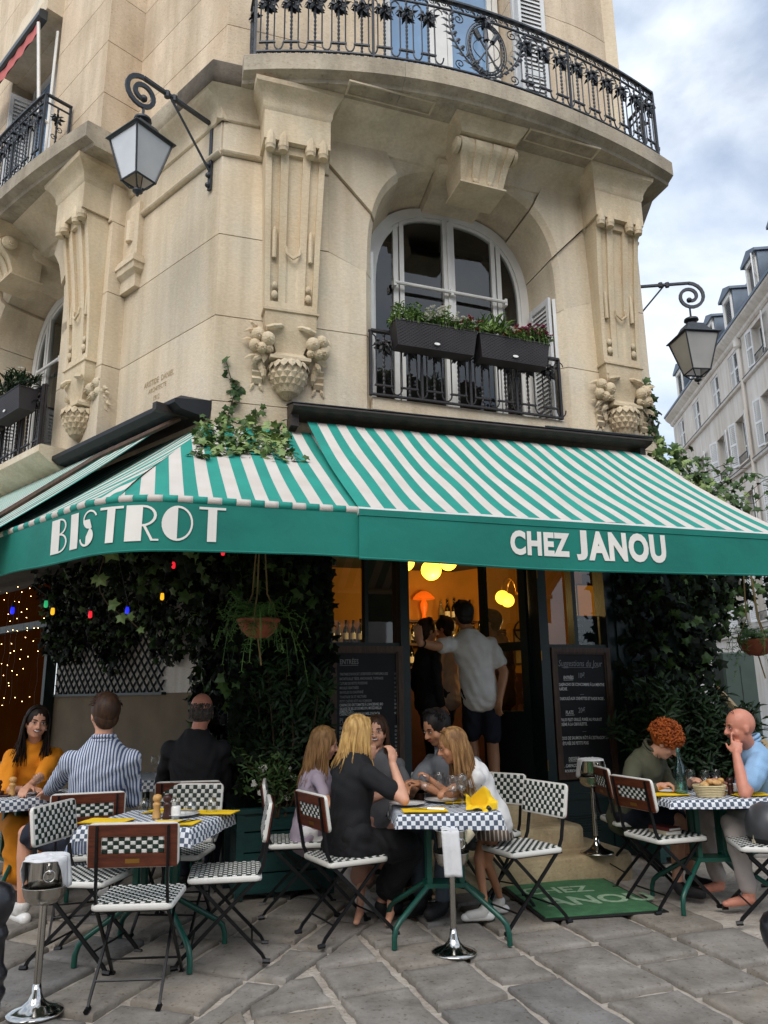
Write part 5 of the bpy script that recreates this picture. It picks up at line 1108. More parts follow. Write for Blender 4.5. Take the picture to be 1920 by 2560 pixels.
# yellow napkins lying flat, one crumpled and one held
def napkin(label,p,rz,w_=.30,d_=.2,sd=1):
    m=MB(); m.grid(10,8,lambda u,v:((u-.5)*w_,(v-.5)*d_,.0035+.002*noise.noise(V((u*4,v*4,sd)))+.003*max(0,abs(u-.5)-.45))); m.grid(10,8,lambda u,v:((u-.5)*w_*.99,(v-.5)*d_*.96,.0065+.003*noise.noise(V((u*3,v*3,sd+5)))))
    o=m.build('paper_napkin','yellow',None,smooth=True); o.location=p; o.rotation_euler=(0,0,rz); return tag(o,label,'napkin','yellow paper napkins')
for ti,dx,dy,a,lb,sd in ((0,-.24,-.18,0,'yellow napkin at the near left of the foreground table',1),(0,.19,-.20,4,'yellow napkin under the fork and knife on the foreground table',2),(0,.26,.21,2,'yellow napkin at the far right of the foreground table',3),(0,-.05,.22,-4,'yellow napkin at the far left of the foreground table',4),
 (1,-.14,-.20,0,'yellow napkin with a dark knife in front of the blonde woman',5),(1,.15,.18,10,'yellow napkin under the glasses on the family table',6),(2,.27,-.12,2,'yellow napkin at the right end of the right table',7),(2,-.28,-.02,5,'yellow napkin before the curly-haired person',8),(3,-.05,-.18,10,'yellow napkin on the left table before the woman in orange',9)): napkin(lb,on(ti,dx,dy)+V((0,0,.002)),R_(a+TB[ti][3]),.27,.19,sd)
def crumple(name,label,p,mat,s=1,sd=1,cat='napkin',R=None):
    m=MB()
    def fn(u,v):
        x=(u-.5)*.24; y=(v-.5)*.22; z=.05+.06*noise.noise(V((u*2.3,v*2.3,sd)))+.05*math.sin(u*7+v*3)*(.4+v)+.06*abs(v-.5); return (x+.03*noise.noise(V((u*4,v*4,sd+3))),y*.7,z)
    m.grid(18,18,fn); o=m.build(name,mat,None,smooth=True); o.location=p; o.scale=(s,s,s)
    if R: o.rotation_euler=R
    return tag(o,label,cat)
crumple('paper_napkin','crumpled yellow napkin held up beside the small girl',on(1,.20,-.16)+V((0,0,.0)),'yellow',.80,2,R=(R_(40),0,R_(10)))
# cutlery
def cutlery(kind,label,p,rz):
    m=MB()
    if kind=='fork':
        m.tube([(0,-.09,.004),(0,.03,.006)],.003,5,sq=(.004,.0015)); m.box(-.010,.010,.03,.055,.003,.006)
        for k in range(4): m.box(-.010+k*.0057,-.007+k*.0057,.055,.09,.003,.0055)
        o=m.build('fork','steel')
    else:
        m.tube([(0,-.10,.005),(0,.0,.006)],.006,6); o=m.build('knife',['steel','blackmetal']); b=MB(); b.add([(-.006,0,.004),(.007,0,.004),(.008,.06,.004),(.002,.11,.004),(-.006,.10,.004),(0,.05,.007)],[(0,1,5),(1,2,5),(2,3,5),(3,4,5),(4,0,5),(0,1,2,3,4)]); b.build('blade','steel',o)
    o.location=p; o.rotation_euler=(0,0,rz); return tag(o,label,kind)
cutlery('fork','steel fork on the yellow napkin of the foreground table',on(0,.22,-.20)+V((0,0,.008)),R_(-25)); cutlery('knife','dark knife on the yellow napkin of the foreground table',on(0,.255,-.20)+V((0,0,.008)),R_(-30)); cutlery('fork','fork on the far left napkin of the foreground table',on(0,-.08,.18)+V((0,0,.008)),R_(-50))
cutlery('knife','black-handled knife on the napkin before the blonde woman',on(1,-.12,-.20)+V((0,0,.008)),R_(80))
m=MB(); m.cbox(-.11,.11,-.06,.06,0,.012,.004); m.cbox(-.05,.05,-.04,.04,.012,.035,.006); o=m.build('tray','redwood'); o.location=on(3,.10,-.22); o.rotation_euler=(0,0,.2); tag(o,'small dark tray on the left table under the mill','tray')
# bottle, bread basket, books, helmet, candle/napkin holder
WB=lathe_me([(.001,0),(.036,0),(.040,.008),(.040,.15),(.036,.185),(.020,.225),(.0145,.245),(.0145,.295),(.018,.297),(.018,.31),(.0145,.312),(.013,.31),(.012,.245),(.033,.18),(.037,.15),(.037,.012),(.001,.01)],20,'gl_green','bottle'); put(WB,'water_bottle','tall blue green glass water bottle on the right table','bottle',on(2,-.17,-.02),0,None,0,1.02)
bb=thing('bread_basket','pale oval wicker bread basket full of bread slices','basket',on(2,-.03,-.15)); m=MB()
for k in range(7): m.tube([(math.cos(2*PI*i/24)*(.085+.004*k),math.sin(2*PI*i/24)*(.06+.003*k),.006+.011*k) for i in range(25)],.0065,5)
m.lathe([(.001,.004),(.08,.004)],(0,0,0),20,sy=.72); o=m.build('basket_coil',M('pale_cane','#c9b88e',.7,var=.15),bb); smooth_angle(o,60)
rr=random.Random(4); T['bread']=M('bread_crust','#a86f32',.8,var=.25,scale=30,col2='#d8b27a')
for k in range(6): m=MB(); m.sphere((rr.uniform(-.06,.06),rr.uniform(-.03,.03),.085+rr.uniform(-.01,.015)),.034,10,7,(1.2,.8,.6),rot(rr.uniform(-.5,.5),rr.uniform(-.5,.5),rr.uniform(0,3))); m.build('bread_slice','bread',bb,smooth=True)
def book(label,x,y,z,w_,d_,h,rz,mat):
    t=thing('book',label,'book',(x,y,z),rz); m=MB(); m.box(-w_/2,w_/2,-d_/2,d_/2,0,.003); m.box(-w_/2,w_/2,-d_/2,d_/2,h-.003,h); m.box(-w_/2,-w_/2+.003,-d_/2,d_/2,.003,h-.003); m.build('cover',mat,t); m=MB(); m.box(-w_/2+.004,w_/2-.005,-d_/2+.004,d_/2-.004,.003,h-.003); m.build('pages','china',t)
cp=CHAIRS[10].location; T['bookred']=M('maroon_book_cover','#5a1f1c',.6,var=.1); T['bookcream']=M('cream_book_cover','#cfc3a6',.7,var=.05)
book('cream book at the bottom of the stack on the chair',cp.x+.0,cp.y-.02,cp.z+.464,.13,.19,.022,.3,'bookcream'); book('maroon book on top of the stack on the chair',cp.x+.0,cp.y-.02,cp.z+.487,.12,.18,.02,.5,'bookred')
hp=CHAIRS[12].location; he=thing('helmet','matt grey motorcycle helmet on a chair at the right edge','helmet',(hp.x+.02,hp.y-.03,hp.z+.464)); m=MB(); T['helm']=M('matt_grey_helmet','#4b4b4d',.38,.2,var=.08)
m.lathe([(.12,0),(.135,.03),(.142,.08),(.138,.13),(.12,.18),(.085,.22),(.04,.242),(.001,.247)],(0,0,0),26,sy=1.12); m.build('shell','helm',he,smooth=True); m=MB(); m.lathe([(.121,-.001),(.137,.028),(.1365,.032),(.12,.006)],(0,0,0),26,sy=1.12,cap=False); m.build('edge_trim','rubber',he,smooth=True); m=MB(); m.box(-.13,-.118,-.05,-.02,.0,.05); m.build('strap','bookcream',he)
m=MB(); m.lathe([(.04,0),(.042,.11),(.038,.11),(.036,.004)],(0,0,0),16); o=m.build('tumbler','steel_b',smooth=False); o.location=on(4,.10,.10); tag(o,'tall steel tumbler on the rear table holding a folded napkin','tumbler'); crumple('folded_napkin','white folded napkin standing in the tumbler on the rear table',on(4,.10,.10)+V((0,0,.09)),'napkin',.55,6)
# ================================================================ CHAMPAGNE STANDS
def stand(label,x,y,z0,hz=.64,towel='a',pole=True,bottle_=False):
    t=thing('champagne_stand',label,'wine stand',(x,y,z0)); k=hz-.64
    m=MB(); m.lathe([(.001,.0),(.125,.0),(.130,.006),(.128,.012),(.10,.022),(.06,.038),(.035,.062),(.023,.095),(.0185,.13)],(0,0,0),36); m.build('base','steel',t,smooth=True)
    m=MB(); m.lathe([(.0175,.12),(.0175,.47+k)],(0,0,0),18,cap=False); m.lathe([(.0175,.47+k),(.03,.475+k),(.06,.48+k),(.085,.495+k),(.098,.52+k),(.105,.555+k),(.1075,.558+k),(.1045,.56+k),(.096,.525+k),(.08,.50+k),(.001,.487+k)],(0,0,0),32,cap=False); m.build('pole','steel_b',t,smooth=True)
    b=thing('ice_bucket','steel ice bucket on the '+label,'ice bucket',(x,y,z0+.50+k)); m=MB(); m.lathe([(.001,.0),(.070,.0),(.078,.01),(.094,.175),(.0985,.178),(.0985,.184),(.094,.184),(.091,.175),(.075,.012),(.001,.008)],(0,0,0),36); m.build('bucket','steel',b,smooth=True)
    for a in (R_(-60),R_(120)):
        m=MB(); d=V((math.cos(a),math.sin(a),0)); c=d*.092+V((0,0,.135)); m.sphere(tuple(c+d*.006),.014,10,7); sd_=V((-d.y,d.x,0)); m.tube([c+d*.014+sd_*.026*math.sin(2*PI*i/18)+V((0,0,-.018-.026*math.cos(2*PI*i/18)+.0)) for i in range(19)],.0032,5); m.build('ring_handle','steel',b,smooth=True)
    if towel:
        m=MB(); n=40
        if towel=='a':
            def fn(u,v):
                a=2*PI*u; sp=abs(math.cos(a)); r=.098+.012*v; drop=(.012+.13*max(0,sp-.72)/.28)*v; return (math.cos(a)*(r+.012*v*math.sin(a*7)),math.sin(a)*(r+.008*v*math.sin(a*7)),.192-drop)
            m.grid(n,6,fn); m.grid(n,5,lambda u,v:(math.cos(2*PI*u)*.100*(1-v*.98),math.sin(2*PI*u)*.100*(1-v*.98),.1925+.010*noise.noise(V((math.cos(2*PI*u)*2,math.sin(2*PI*u)*2,v*3)))+.008*v))
        else:
            m.grid(10,14,lambda u,v:(.0-.06+.10*u+.012*v,-.100-.006*math.sin(u*9)-.012*min(1,v*3),.19-.245*v) )
            m.grid(10,5,lambda u,v:(-.06+.10*u,-.100+.12*v,.19+.006*math.sin(u*6)+.004*v))
        o=m.build('towel','napkin',None,smooth=True); o.location=(x,y,z0+.50+k); tag(o,'white towel draped over the '+label.replace('champagne stand','bucket'),'towel')
        md_=o.modifiers.new('thick','SOLIDIFY'); md_.thickness=.004
    return t
stand('champagne stand at lower left beside the bollard',-1.69,4.11,gz(4.11),.645,'a')
stand('champagne stand in the centre in front of the family table',.37,4.86,gz(4.86),.62,'b')
stand('champagne stand on the entrance step before the chalkboard',1.64,6.50,.236,.655,'a')
stand('champagne stand behind the family table',.28,5.98,gz(5.98),.80,'a')
m=MB(); m.lathe([(.001,0),(.036,0),(.038,.01),(.038,.16),(.030,.20),(.016,.24),(.0145,.30),(.017,.302),(.017,.315),(.001,.316)],(0,0,0),18); o=m.build('champagne_bottle','gl_wine',smooth=True); o.location=(.40,4.875,gz(4.86)+.56); o.rotation_euler=(R_(-8),R_(48),R_(10)); tag(o,'dark green champagne bottle leaning in the central ice bucket','bottle')
m=MB(); m.lathe([(.0385,.06),(.0385,.13)],(0,0,0),18,cap=False); m.build('label','bookcream',o); m=MB(); m.lathe([(.0315,.20),(.0175,.24),(.0155,.29)],(0,0,0),18,cap=False); m.build('foil','yellow',o)
# ================================================================ BOLLARDS
def bollard(label,x,y,z=-.02):
    m=MB(); m.lathe([(.001,0),(.085,0),(.085,.06),(.07,.09),(.062,.12),(.06,.52),(.066,.53),(.074,.55),(.074,.565),(.064,.58),(.064,.60),(.074,.615),(.076,.635),(.066,.65),(.056,.67),(.054,.76),(.062,.775),(.066,.79),(.058,.81),(.05,.83),(.06,.85),(.075,.88),(.082,.92),(.078,.955),(.06,.985),(.03,1.0),(.001,1.003)],(0,0,0),26)
    o=m.build('bollard',T['bol'],None); smooth_angle(o,50); o.location=(x,y,z); return tag(o,label,'bollard','black cast iron bollards')
T['bol']=M('chipped_black_iron','#17161a',.35,.1,var=.3,scale=14,col2='#26252a',bump=.5,bscale=18,coat=.3)
bollard('black cast iron bollard with chipped ball top at the left edge',-1.745,3.72,gz(3.72)-.33); bollard('black bollard just entering at the right edge',1.665,3.60,-.46)
# ================================================================ LANTERNS
def lantern(label,wall,dirv,arm,zb,zl,S=1.0):
    """wall = foot of the bracket on the wall; dirv = horizontal direction of the arm"""
    t=thing('wall_lantern',label,'lantern',wall+V((0,0,zb))); d=V(dirv).normalized(); sd_=V((-d.y,d.x,0)); at=lambda r,z,q=0: wall+d*r+sd_*q+V((0,0,z))
    m=MB(); m.tube([at(.02,zb-.85*S),at(.02,zb+.02)],.014,6,sq=(.022,.012),ref=tuple(d)); m.tube([at(.0,zb-.03),at(arm+.02,zb+.02)],.016,6,sq=(.02,.013),ref=(0,0,1))
    R0=.19*S; cx=arm+.02; top=zb+.02; pts=[]
    for i in range(31):
        a=PI/2-i/30*PI*3.1; r=R0*(1-.72*i/30)*(1 if i>3 else 1); pts.append(at(cx+r*math.cos(a)+.0,top-R0+r*math.sin(a)+ .0))
    m.tube(pts,.017,6,sq=(.02,.012),ref=tuple(sd_)); m.sphere(pts[-1],.035,8,6)
    m.tube([at(.03,zb-.62*S),at(arm*.66,zb-.0)],.012,6); 
    for r in (.60,.70): m.lathe([(.028,-.03),(.03,0),(.028,.03)],at(arm*r,zb+.0),8)
    for z in (-.55,-.68,-.80): m.sphere(at(.045,zb+z*S),.026,8,5)
    part_=m.build('bracket','iron',t,world=True); smooth_angle(part_,40)
    c=at(arm,0); yaw=math.atan2(d.y,d.x)+R_(8); Rz=rot(0,0,yaw)
    def ring(hw,z): return [c+Rz@V((sx*hw,sy*hw,0))+V((0,0,z)) for sx,sy in ((-1,-1),(1,-1),(1,1),(-1,1))]
    m=MB(); m.tube([c+V((0,0,zb+.02-2*R0+.03)),c+V((0,0,zl+.10*S))],.012,6); m.lathe([(.02,.12*S),(.03,.10*S),(.085*S,.085*S),(.09*S,.06*S),(.05*S,.035*S),(.06*S,.0)],c+V((0,0,zl)),16); x=m.build('finial','iron',t,world=True); smooth_angle(x,40)
    hw0,hw1,h=.215*S,.115*S,.47*S; zr=zl-.17*S
    m=MB(); m.loft([ring(.065*S,zl+.01),ring(.10*S,zl-.01),ring(.16*S,zl-.125*S),ring(.24*S,zr),ring(.245*S,zr-.012),ring(.2*S,zr-.02)]); m.build('roof','iron',t,world=True)
    m=MB()
    for i in range(4):
        a,b=ring(hw0,zr-.015)[i],ring(hw1,zr-h)[i]; m.tube([a,b],.009,5)
        a2,b2=ring(hw0,zr-.02)[(i+1)%4],ring(hw1,zr-h)[(i+1)%4]; m.tube([b,b2],.010,5); m.tube([a,a2],.009,5); m.sphere(tuple(b),.013,6,4)
        e=c+V((0,0,zr-h-.10*S)); m.tube([b,b.lerp(e,.5)+V((0,0,-.025)),e+(b-e).normalized()*.04],.008,5)
    m.lathe([(.001,-.055),(.02,-.045),(.045,-.03),(.045,-.015),(.02,.01)],c+V((0,0,zr-h-.08*S)),10); m.sphere(tuple(c+V((0,0,zr-h-.15*S))),.015,6,4); x=m.build('frame','iron',t,world=True)
    for i in range(4):
        q0,q1=ring(hw0-.004,zr-.015),ring(hw1-.004,zr-h); g=MB(); g.add([q0[i],q0[(i+1)%4],q1[(i+1)%4],q1[i]],[(0,1,2,3)]); g.build('glass_panel',T['frost'],t,world=True)
    b=MB(); b.lathe([(.02,-.02),(.03,.05),(.028,.12),(.012,.16)],c+V((0,0,zr-.28*S)),10); b.build('bulb','china',t,world=True)
T['frost']=M('frosted_lantern_glass','#b9b6b0',.35,var=.12,scale=3,spec=.6,trans=.35)
lantern('black street lantern on a scrolled bracket at the building corner',LW(.16,0,0),-NL,.74,6.88,6.40,.88)
lantern('street lantern on a scrolled bracket at the far right corner',W3(1.05,.02,0),V((1,-.02,0)),.85,6.55,5.98,1.0)
# ================================================================ FLOWER BOXES
def window_box(label,fn,s0,s1,o0,o1,z0,z1,plants,seed,bl_=True):
    t=thing('flower_box',label,'flower box',fn((s0+s1)/2,(o0+o1)/2,z0)); m=MB(); e=.02
    m.loft([[fn(s0+i,o0+i*.5,z),fn(s1-i,o0+i*.5,z),fn(s1-i,o1-i,z),fn(s0+i,o1-i,z)] for i,z in ((.03,z0),(.0,z1-.01),(-.006,z1-.01),(-.006,z1),(.012,z1),(.02,z1-.03))]); m.build('box','wicker',t,world=True,recalc=True)
    m=MB(); n=15
    for k in range(n):
        z=z0+.012+(z1-z0-.03)*k/n; i=.03*(1-(z-z0)/(z1-z0)); h=(z1-z0-.03)/n*.62
        nx=int((s1-s0)/.022)
        for q in range(nx):
            if (q+k)%2: continue
            a=s0+i+.004+(s1-s0-2*i)*q/nx; b=a+.020; m.add([fn(a,o1-i+.001,z),fn(b,o1-i+.001,z),fn(b,o1-i+.001,z+h),fn(a,o1-i+.001,z+h),fn((a+b)/2,o1-i+.006,z+h/2)],[(0,1,4),(1,2,4),(2,3,4),(3,0,4)])
    x=m.build('wicker_weave','wicker',t,world=True); tag(x,kind='stuff')
    if bl_: m=MB(); m.lathe([(.03,0),(.03,.004),(.026,.006)],(0,0,0),14,sy=.45,R=rot(R_(90),0,0)); x=m.build('oval_badge','china',t); p=fn((s0+s1)/2,o1-.012,z0+.05); x.parent=t; x.location=p-t.location; x.rotation_euler=(0,0,math.atan2(UF.y,UF.x) if fn is F else math.atan2(-UL.y,-UL.x))
    r=random.Random(seed); lv=MB(); fl=MB(); cols=[]
    for (a,b,kind,hgt,dens) in plants:
        for q in range(int(dens*(b-a)*100)):
            s=r.uniform(a,b); o_=r.uniform(o0+.02,o1+.02); u=(s-a)/(b-a); hh=1.4*hgt*(.6+.4*math.sin(PI*u))*r.uniform(.3,1); p=fn(s,o_,z1-.02+hh)
            if kind=='spiky':
                for _ in range(2): d=V((r.uniform(-1,1),r.uniform(-1,1),r.uniform(.3,1.3))); leaf(lv,fn(s,o_,z1-.02+hh*.5),d,(0,0,1),r.uniform(.09,.15),.020,0)
            else:
                for _ in range(7): d=V((r.uniform(-1,1),r.uniform(-1,1),r.uniform(-.3,1))); leaf(lv,p+V((r.uniform(-.02,.02),r.uniform(-.02,.02),-r.uniform(0,.6)*hh)),d,(0,0,1),r.uniform(.03,.06),.020,0)
                lv.tube([fn(s,o_,z1-.02),p],.0018,3)
            if kind in('white','pink','mixed') and r.random()<.95:
                mi={'white':0,'pink':1,'mixed':r.choice([1,2,0])}[kind]
                for _ in range(3):
                    p2=p+V((r.uniform(-.02,.02),r.uniform(-.025,.01),r.uniform(0,.03)))
                    for z_ in range(5): aa=2*PI*z_/5; leaf(fl,p2,(math.cos(aa),math.sin(aa)-.3,.3),(0,-.5,1),.024,.018,mi)
    x=lv.build('foliage','oleander' if 'left arched' in label else 'boxleaf',t,world=True); 
    if fl.v: fl.build('flowers',['petal_w','petal_p','petal_o'],t,world=True)
T['boxleaf']=M('box_plant_leaf','#4a6a2c',.55,var=.35,scale=8,col2='#7f9a4a'); T['petal_w']=M('white_petal','#e4e2d4',.7,var=.05); T['petal_p']=M('magenta_petal','#9c2a5a',.7,var=.2,scale=30); T['petal_o']=M('salmon_petal','#c87a4c',.7,var=.2,scale=30)
window_box('left dark wicker flower box with white flowers on the window guard',F,2.09,2.93,.06,.26,4.63,4.875,[(2.08,2.4,'green',.17,2.2),(2.38,2.75,'white',.15,2.6),(2.68,2.96,'mixed',.11,2.2)],1)
window_box('right dark wicker flower box with magenta flowers on the window guard',F,2.96,3.74,.06,.26,4.63,4.87,[(2.95,3.28,'spiky',.24,2.4),(3.24,3.46,'mixed',.11,2.4),(3.42,3.76,'pink',.15,2.8)],2)
window_box('dark wicker flower box with white oleander on the left arched window guard',LW,2.56,3.30,.45,.66,4.44,4.68,[(2.5,3.2,'spiky',.26,1.6),(2.6,3.1,'white',.22,.5)],3)
window_box('dark wicker flower box at the left edge of the left window guard',LW,3.34,4.1,.45,.66,4.44,4.68,[(3.3,4.1,'mixed',.12,1.6)],4)
# ================================================================ PEOPLE
RM=[]
def rc(m,p0,p1,r0,r1,n=12,sx=1,sy=1):
    """rounded, tapered limb"""
    p0,p1=V(p0),V(p1); d=(p1-p0); ln=d.length
    if ln<1e-5: m.sphere(p0,r0,n,6); return
    d.normalize(); q=d.to_track_quat('Z','Y').to_matrix(); rings=[]
    for i in range(4): a=-PI/2+(PI/2)*(i+.35)/4.35; rings.append((r0*math.cos(a),r0*math.sin(a)))
    rings+= [(r0,0),(r1,ln)]
    for i in range(4): a=(PI/2)*(i+1)/4.35; rings.append((r1*math.cos(a),ln+r1*math.sin(a)))
    m.loft([[p0+q@V((math.cos(2*PI*j/n)*r*sx,math.sin(2*PI*j/n)*r*sy,z)) for j in range(n)] for r,z in rings])
def ik(a,t,l1,l2,pole):
    a,t,pole=V(a),V(t),V(pole); d=t-a; D=min(d.length,(l1+l2)*.995); d.normalize(); t2=a+d*D
    x=(l1*l1-l2*l2+D*D)/(2*D); h=math.sqrt(max(0,l1*l1-x*x)); p=pole-d*pole.dot(d)
    if p.length<1e-4: p=V((0,0,-1))
    p.normalize(); return a+d*x+p*h,t2
def yv(a): return V((-math.sin(R_(a)),math.cos(R_(a)),0))
def blob(mb,name,mat,parent,org,vox,it=4,fold=0):
    o=mb.build(name,mat,parent,world=bool(parent)) if parent else mb.build(name,mat,None)
    if not parent:
        for v in o.data.vertices: v.co-=org
        o.location=org
    md=o.modifiers.new('r','REMESH'); md.mode='VOXEL'; md.voxel_size=vox
    s=o.modifiers.new('s','SMOOTH'); s.factor=.5; s.iterations=it
    RM.append((o,fold)); return o
def finish_blobs():
    bpy.context.view_layer.update(); dg=bpy.context.evaluated_depsgraph_get(); out=[]
    for o,fold in RM: out.append(bpy.data.meshes.new_from_object(o.evaluated_get(dg)))
    for (o,fold),me in zip(RM,out):
        o.modifiers.clear(); me.name=o.name; mats=list(o.data.materials); o.data=me
        if fold:
            n=len(me.vertices); co=np.empty(n*3); me.vertices.foreach_get('co',co); co=co.reshape(-1,3); no=np.empty(n*3); me.vertices.foreach_get('normal',no); no=no.reshape(-1,3); rs=hash(o.name)%17
            f=np.sin(co[:,2]*34+6*np.sin(co[:,0]*13+rs)+5*np.sin(co[:,1]*11))*.55+np.sin(co[:,0]*41+7*np.sin(co[:,2]*12+rs))*.35+np.sin(co[:,1]*37+6*np.sin(co[:,2]*9))*.3
            co=co+no*(f*fold)[:,None]; me.vertices.foreach_set('co',co.ravel())
        me.polygons.foreach_set('use_smooth',[True]*len(me.polygons)); me.update()
def hand(m,w,d,nrm,side,curl,s,spread=.12,thumb=None,point=False):
    """palm, four jointed fingers of unequal length and a thumb leaving the side of the palm"""
    d=V(d).normalized(); nrm=V(nrm); nrm=(nrm-d*nrm.dot(d)).normalized(); lat=d.cross(nrm)*side; w=V(w)
    q=Matrix((lat,d,nrm)).transposed(); m.sphere(w+d*.045*s,.042*s,12,8,(.95,1.15,.38),q); m.sphere(w+d*.07*s,.038*s,12,8,(1.05,.75,.36),q); rc(m,w-d*.01*s,w+d*.03*s,.026*s,.027*s)
    for i,(off,ln) in enumerate(((.030,.070),(.010,.078),(-.010,.073),(-.029,.058))):
        c=curl[i] if isinstance(curl,(list,tuple)) else curl; b=w+d*(.085-abs(off)*.2)*s+lat*off*s; dd=(d+lat*off*spread*18).normalized(); ang=0; p=b
        for k,(fr,cc) in enumerate(((.45,.9),(.32,1.1),(.23,.7))):
            ang+=c*cc; v=dd*math.cos(ang)-nrm*math.sin(ang); p2=p+v*ln*fr*s*1.05; rc(m,p,p2,(.0098-.0012*k)*s,(.0090-.0012*k)*s,8); p=p2
    b=w+d*.025*s+lat*.030*s; td=(lat*.75+d*.75-nrm*.35).normalized() if thumb is None else V(thumb).normalized(); p=b+td*.036*s; rc(m,b,p,.0125*s,.0105*s,8); rc(m,p,p+(td*.6+d*.6-nrm*.15).normalized()*.03*s,.0100*s,.0078*s,8)
def person(label,hip,chest,head,fy,hy,hipyaw=None,s=1.0,sw=.19,skin='skin',rh=None,lh=None,rp=None,lp=None,rcurl=.5,lcurl=.5,rn=None,ln_=None,rk=None,lk=None,rf=None,lf=None,top=None,tmat=None,sleeve='short',bottom=None,bmat=None,shoes=None,hair=None,hmat=None,pitch=0,roll=0,fem=False,face='plain',slack=1.0,child=1.0,belly=0,kpole=None,collar=None,hd=None,rd=None,ld=None):
    hip,chest,head=V(hip),V(chest),V(head); hipyaw=fy if hipyaw is None else hipyaw; F_=yv(fy); Rr=V((F_.y,-F_.x,0)); HF=yv(hipyaw); HR=V((HF.y,-HF.x,0))
    spine=(chest-hip).normalized(); k=s*child; org=V((hip.x,hip.y,gz(hip.y)))
    B=MB()
    SR=chest+Rr*sw*s*.90-spine*.030*s; SL=chest-Rr*sw*s*.90-spine*.030*s
    def torso(m,ex,zlo=-.10,zhi=.14,w=1.0):
        secs=[(-.10,.150,.105),(-.02,.165,.118),(.10,.150 if not fem else .142,.108),(.22,.140 if not fem else .122,.100),(.36,.160 if not fem else .145,.115 if not fem else .12),(.45,.172 if not fem else .152,.112),(.51,.150 if not fem else .132,.095),(.555,.105 if not fem else .095,.078),(.59,.070,.062),(.615,.058,.056)]
        L0=(chest-hip).length/.50; rings=[]
        for h,rx_,ry in secs:
            t=max(0,min(1,h/.5)); c=hip+spine*h*L0; rt=(HR*(1-t)+Rr*t).normalized(); ft=spine.cross(rt)*-1; ft=rt.cross(spine)*-1 if False else spine.cross(rt); 
            by=belly*math.exp(-((h-.12)/.12)**2); wx=rx_*s*(sw/.19 if h>.3 else 1)
            rings.append([c+rt*math.cos(a)*(wx*w+ex)+ft*math.sin(a)*(ry*s+by*(1 if math.sin(a)>0 else 0)+ex) for a in [2*PI*j/20 for j in range(20)]])
        m.loft(rings)
    torso(B,0)
    nb=chest+spine*.06*s; hq=(Euler((R_(pitch),R_(roll),R_(hy)),'XYZ')).to_matrix() if False else (Matrix.Rotation(R_(hy),3,'Z')@Matrix.Rotation(R_(pitch),3,'X')@Matrix.Rotation(R_(roll),3,'Y')); hs=.5*s+.5*(.93 if child<1 else 1.0)*s if child==1 else .93
    H=lambda x,y,z: head+hq@V((x,y,z))*hs
    rc(B,nb-spine*.03*s,H(0,-.012,-.07),.060*s*(1 if not fem else .86),.054*hs*(1 if not fem else .9))
    # head: skull, jaw, cheeks, nose, ears
    B.sphere(H(0,-.012,.028),.098*hs,18,12,(.80,1.0,.98),hq); B.sphere(H(0,.012,-.035),.075*hs,16,10,(.88,.98,1.05),hq); B.sphere(H(0,.045,-.082),.036*hs,12,8,(1.0,.85,.75),hq)
    for sx in (-1,1): B.sphere(H(sx*.040,.052,-.030),.028*hs,10,7,(1,.85,1.1),hq); B.sphere(H(sx*.078,-.008,-.012),.026*hs,10,7,(.33,.75,1.2),hq)
    rc(B,H(0,.083,.014),H(0,.106,-.026),.009*hs,.014*hs,8); B.sphere(H(0,.072,.022),.03*hs,10,6,(1.5,.6,.4),hq)
    for sx in (-1,1): B.sphere(H(sx*.011,.098,-.030),.010*hs,8,5,(1,1,.8),hq)
    lg=.88 if child<1 else 1; UA,FA,TH,SH=.285*k,.250*k,.43*k*lg,.42*k*lg
    def arm(S_,tgt,pole,side,curl,nr,hdir=None):
        if tgt is None: tgt=S_+V((0,0,-.50*k))+F_*.06
        e,wv=ik(S_,tgt,UA,FA,pole if pole else (Rr*side*.5-F_*.4+V((0,0,-1)))); B.sphere(S_,.058*s*(1 if not fem else .84),12,8); g=.87 if fem else 1
        if child<1: g*=.85
        rc(B,S_,e,.052*s*g,.040*s*g); rc(B,e,e.lerp(wv,.35),.040*s*g,.041*s*g); rc(B,e.lerp(wv,.35),wv,.041*s*g,.027*s*g)
        dd=V(hdir) if hdir else (wv-e); hand(B,wv,dd,V(nr) if nr else V((0,0,1)),side,curl,s*(.95 if fem else 1)*(.85 if child<1 else 1)); return e,wv
    eR,wR=arm(SR,rh,rp,1,rcurl,rn,rd); eL,wL=arm(SL,lh,lp,-1,lcurl,ln_,ld)
    legs=[]
    for side,ft_,kp in ((1,rf,rk),(-1,lf,lk)):
        hj=hip+HR*.088*s*side-spine*.02; f=V(ft_) if ft_ else hip+HF*.42+HR*.1*side+V((0,0,-hip.z+gz(hip.y)+.08)); pl=V(kp) if kp else (HF+V((0,0,.6))+HR*.15*side); kn,an=ik(hj,f,TH,SH,pl); legs.append((hj,kn,an,side))
        g=.92 if fem else 1
        if child<1: g*=.8
        rc(B,hj,kn,.082*s*g,.056*s*g); rc(B,kn,kn.lerp(an,.35),.054*s*g,.056*s*g); rc(B,kn.lerp(an,.35),an,.055*s*g,.036*s*g)
        fd=HF if not hd else V(hd); rc(B,an+V((0,0,-.035)),an+fd*.13*k+V((0,0,-.055)),.034*k,.026*k); B.sphere(an+fd*.16*k+V((0,0,-.06)),.028*k,8,6,(1,1,.7))
    body=blob(B,'person',skin,None,org,.0075,3); tag(body,label,'person')
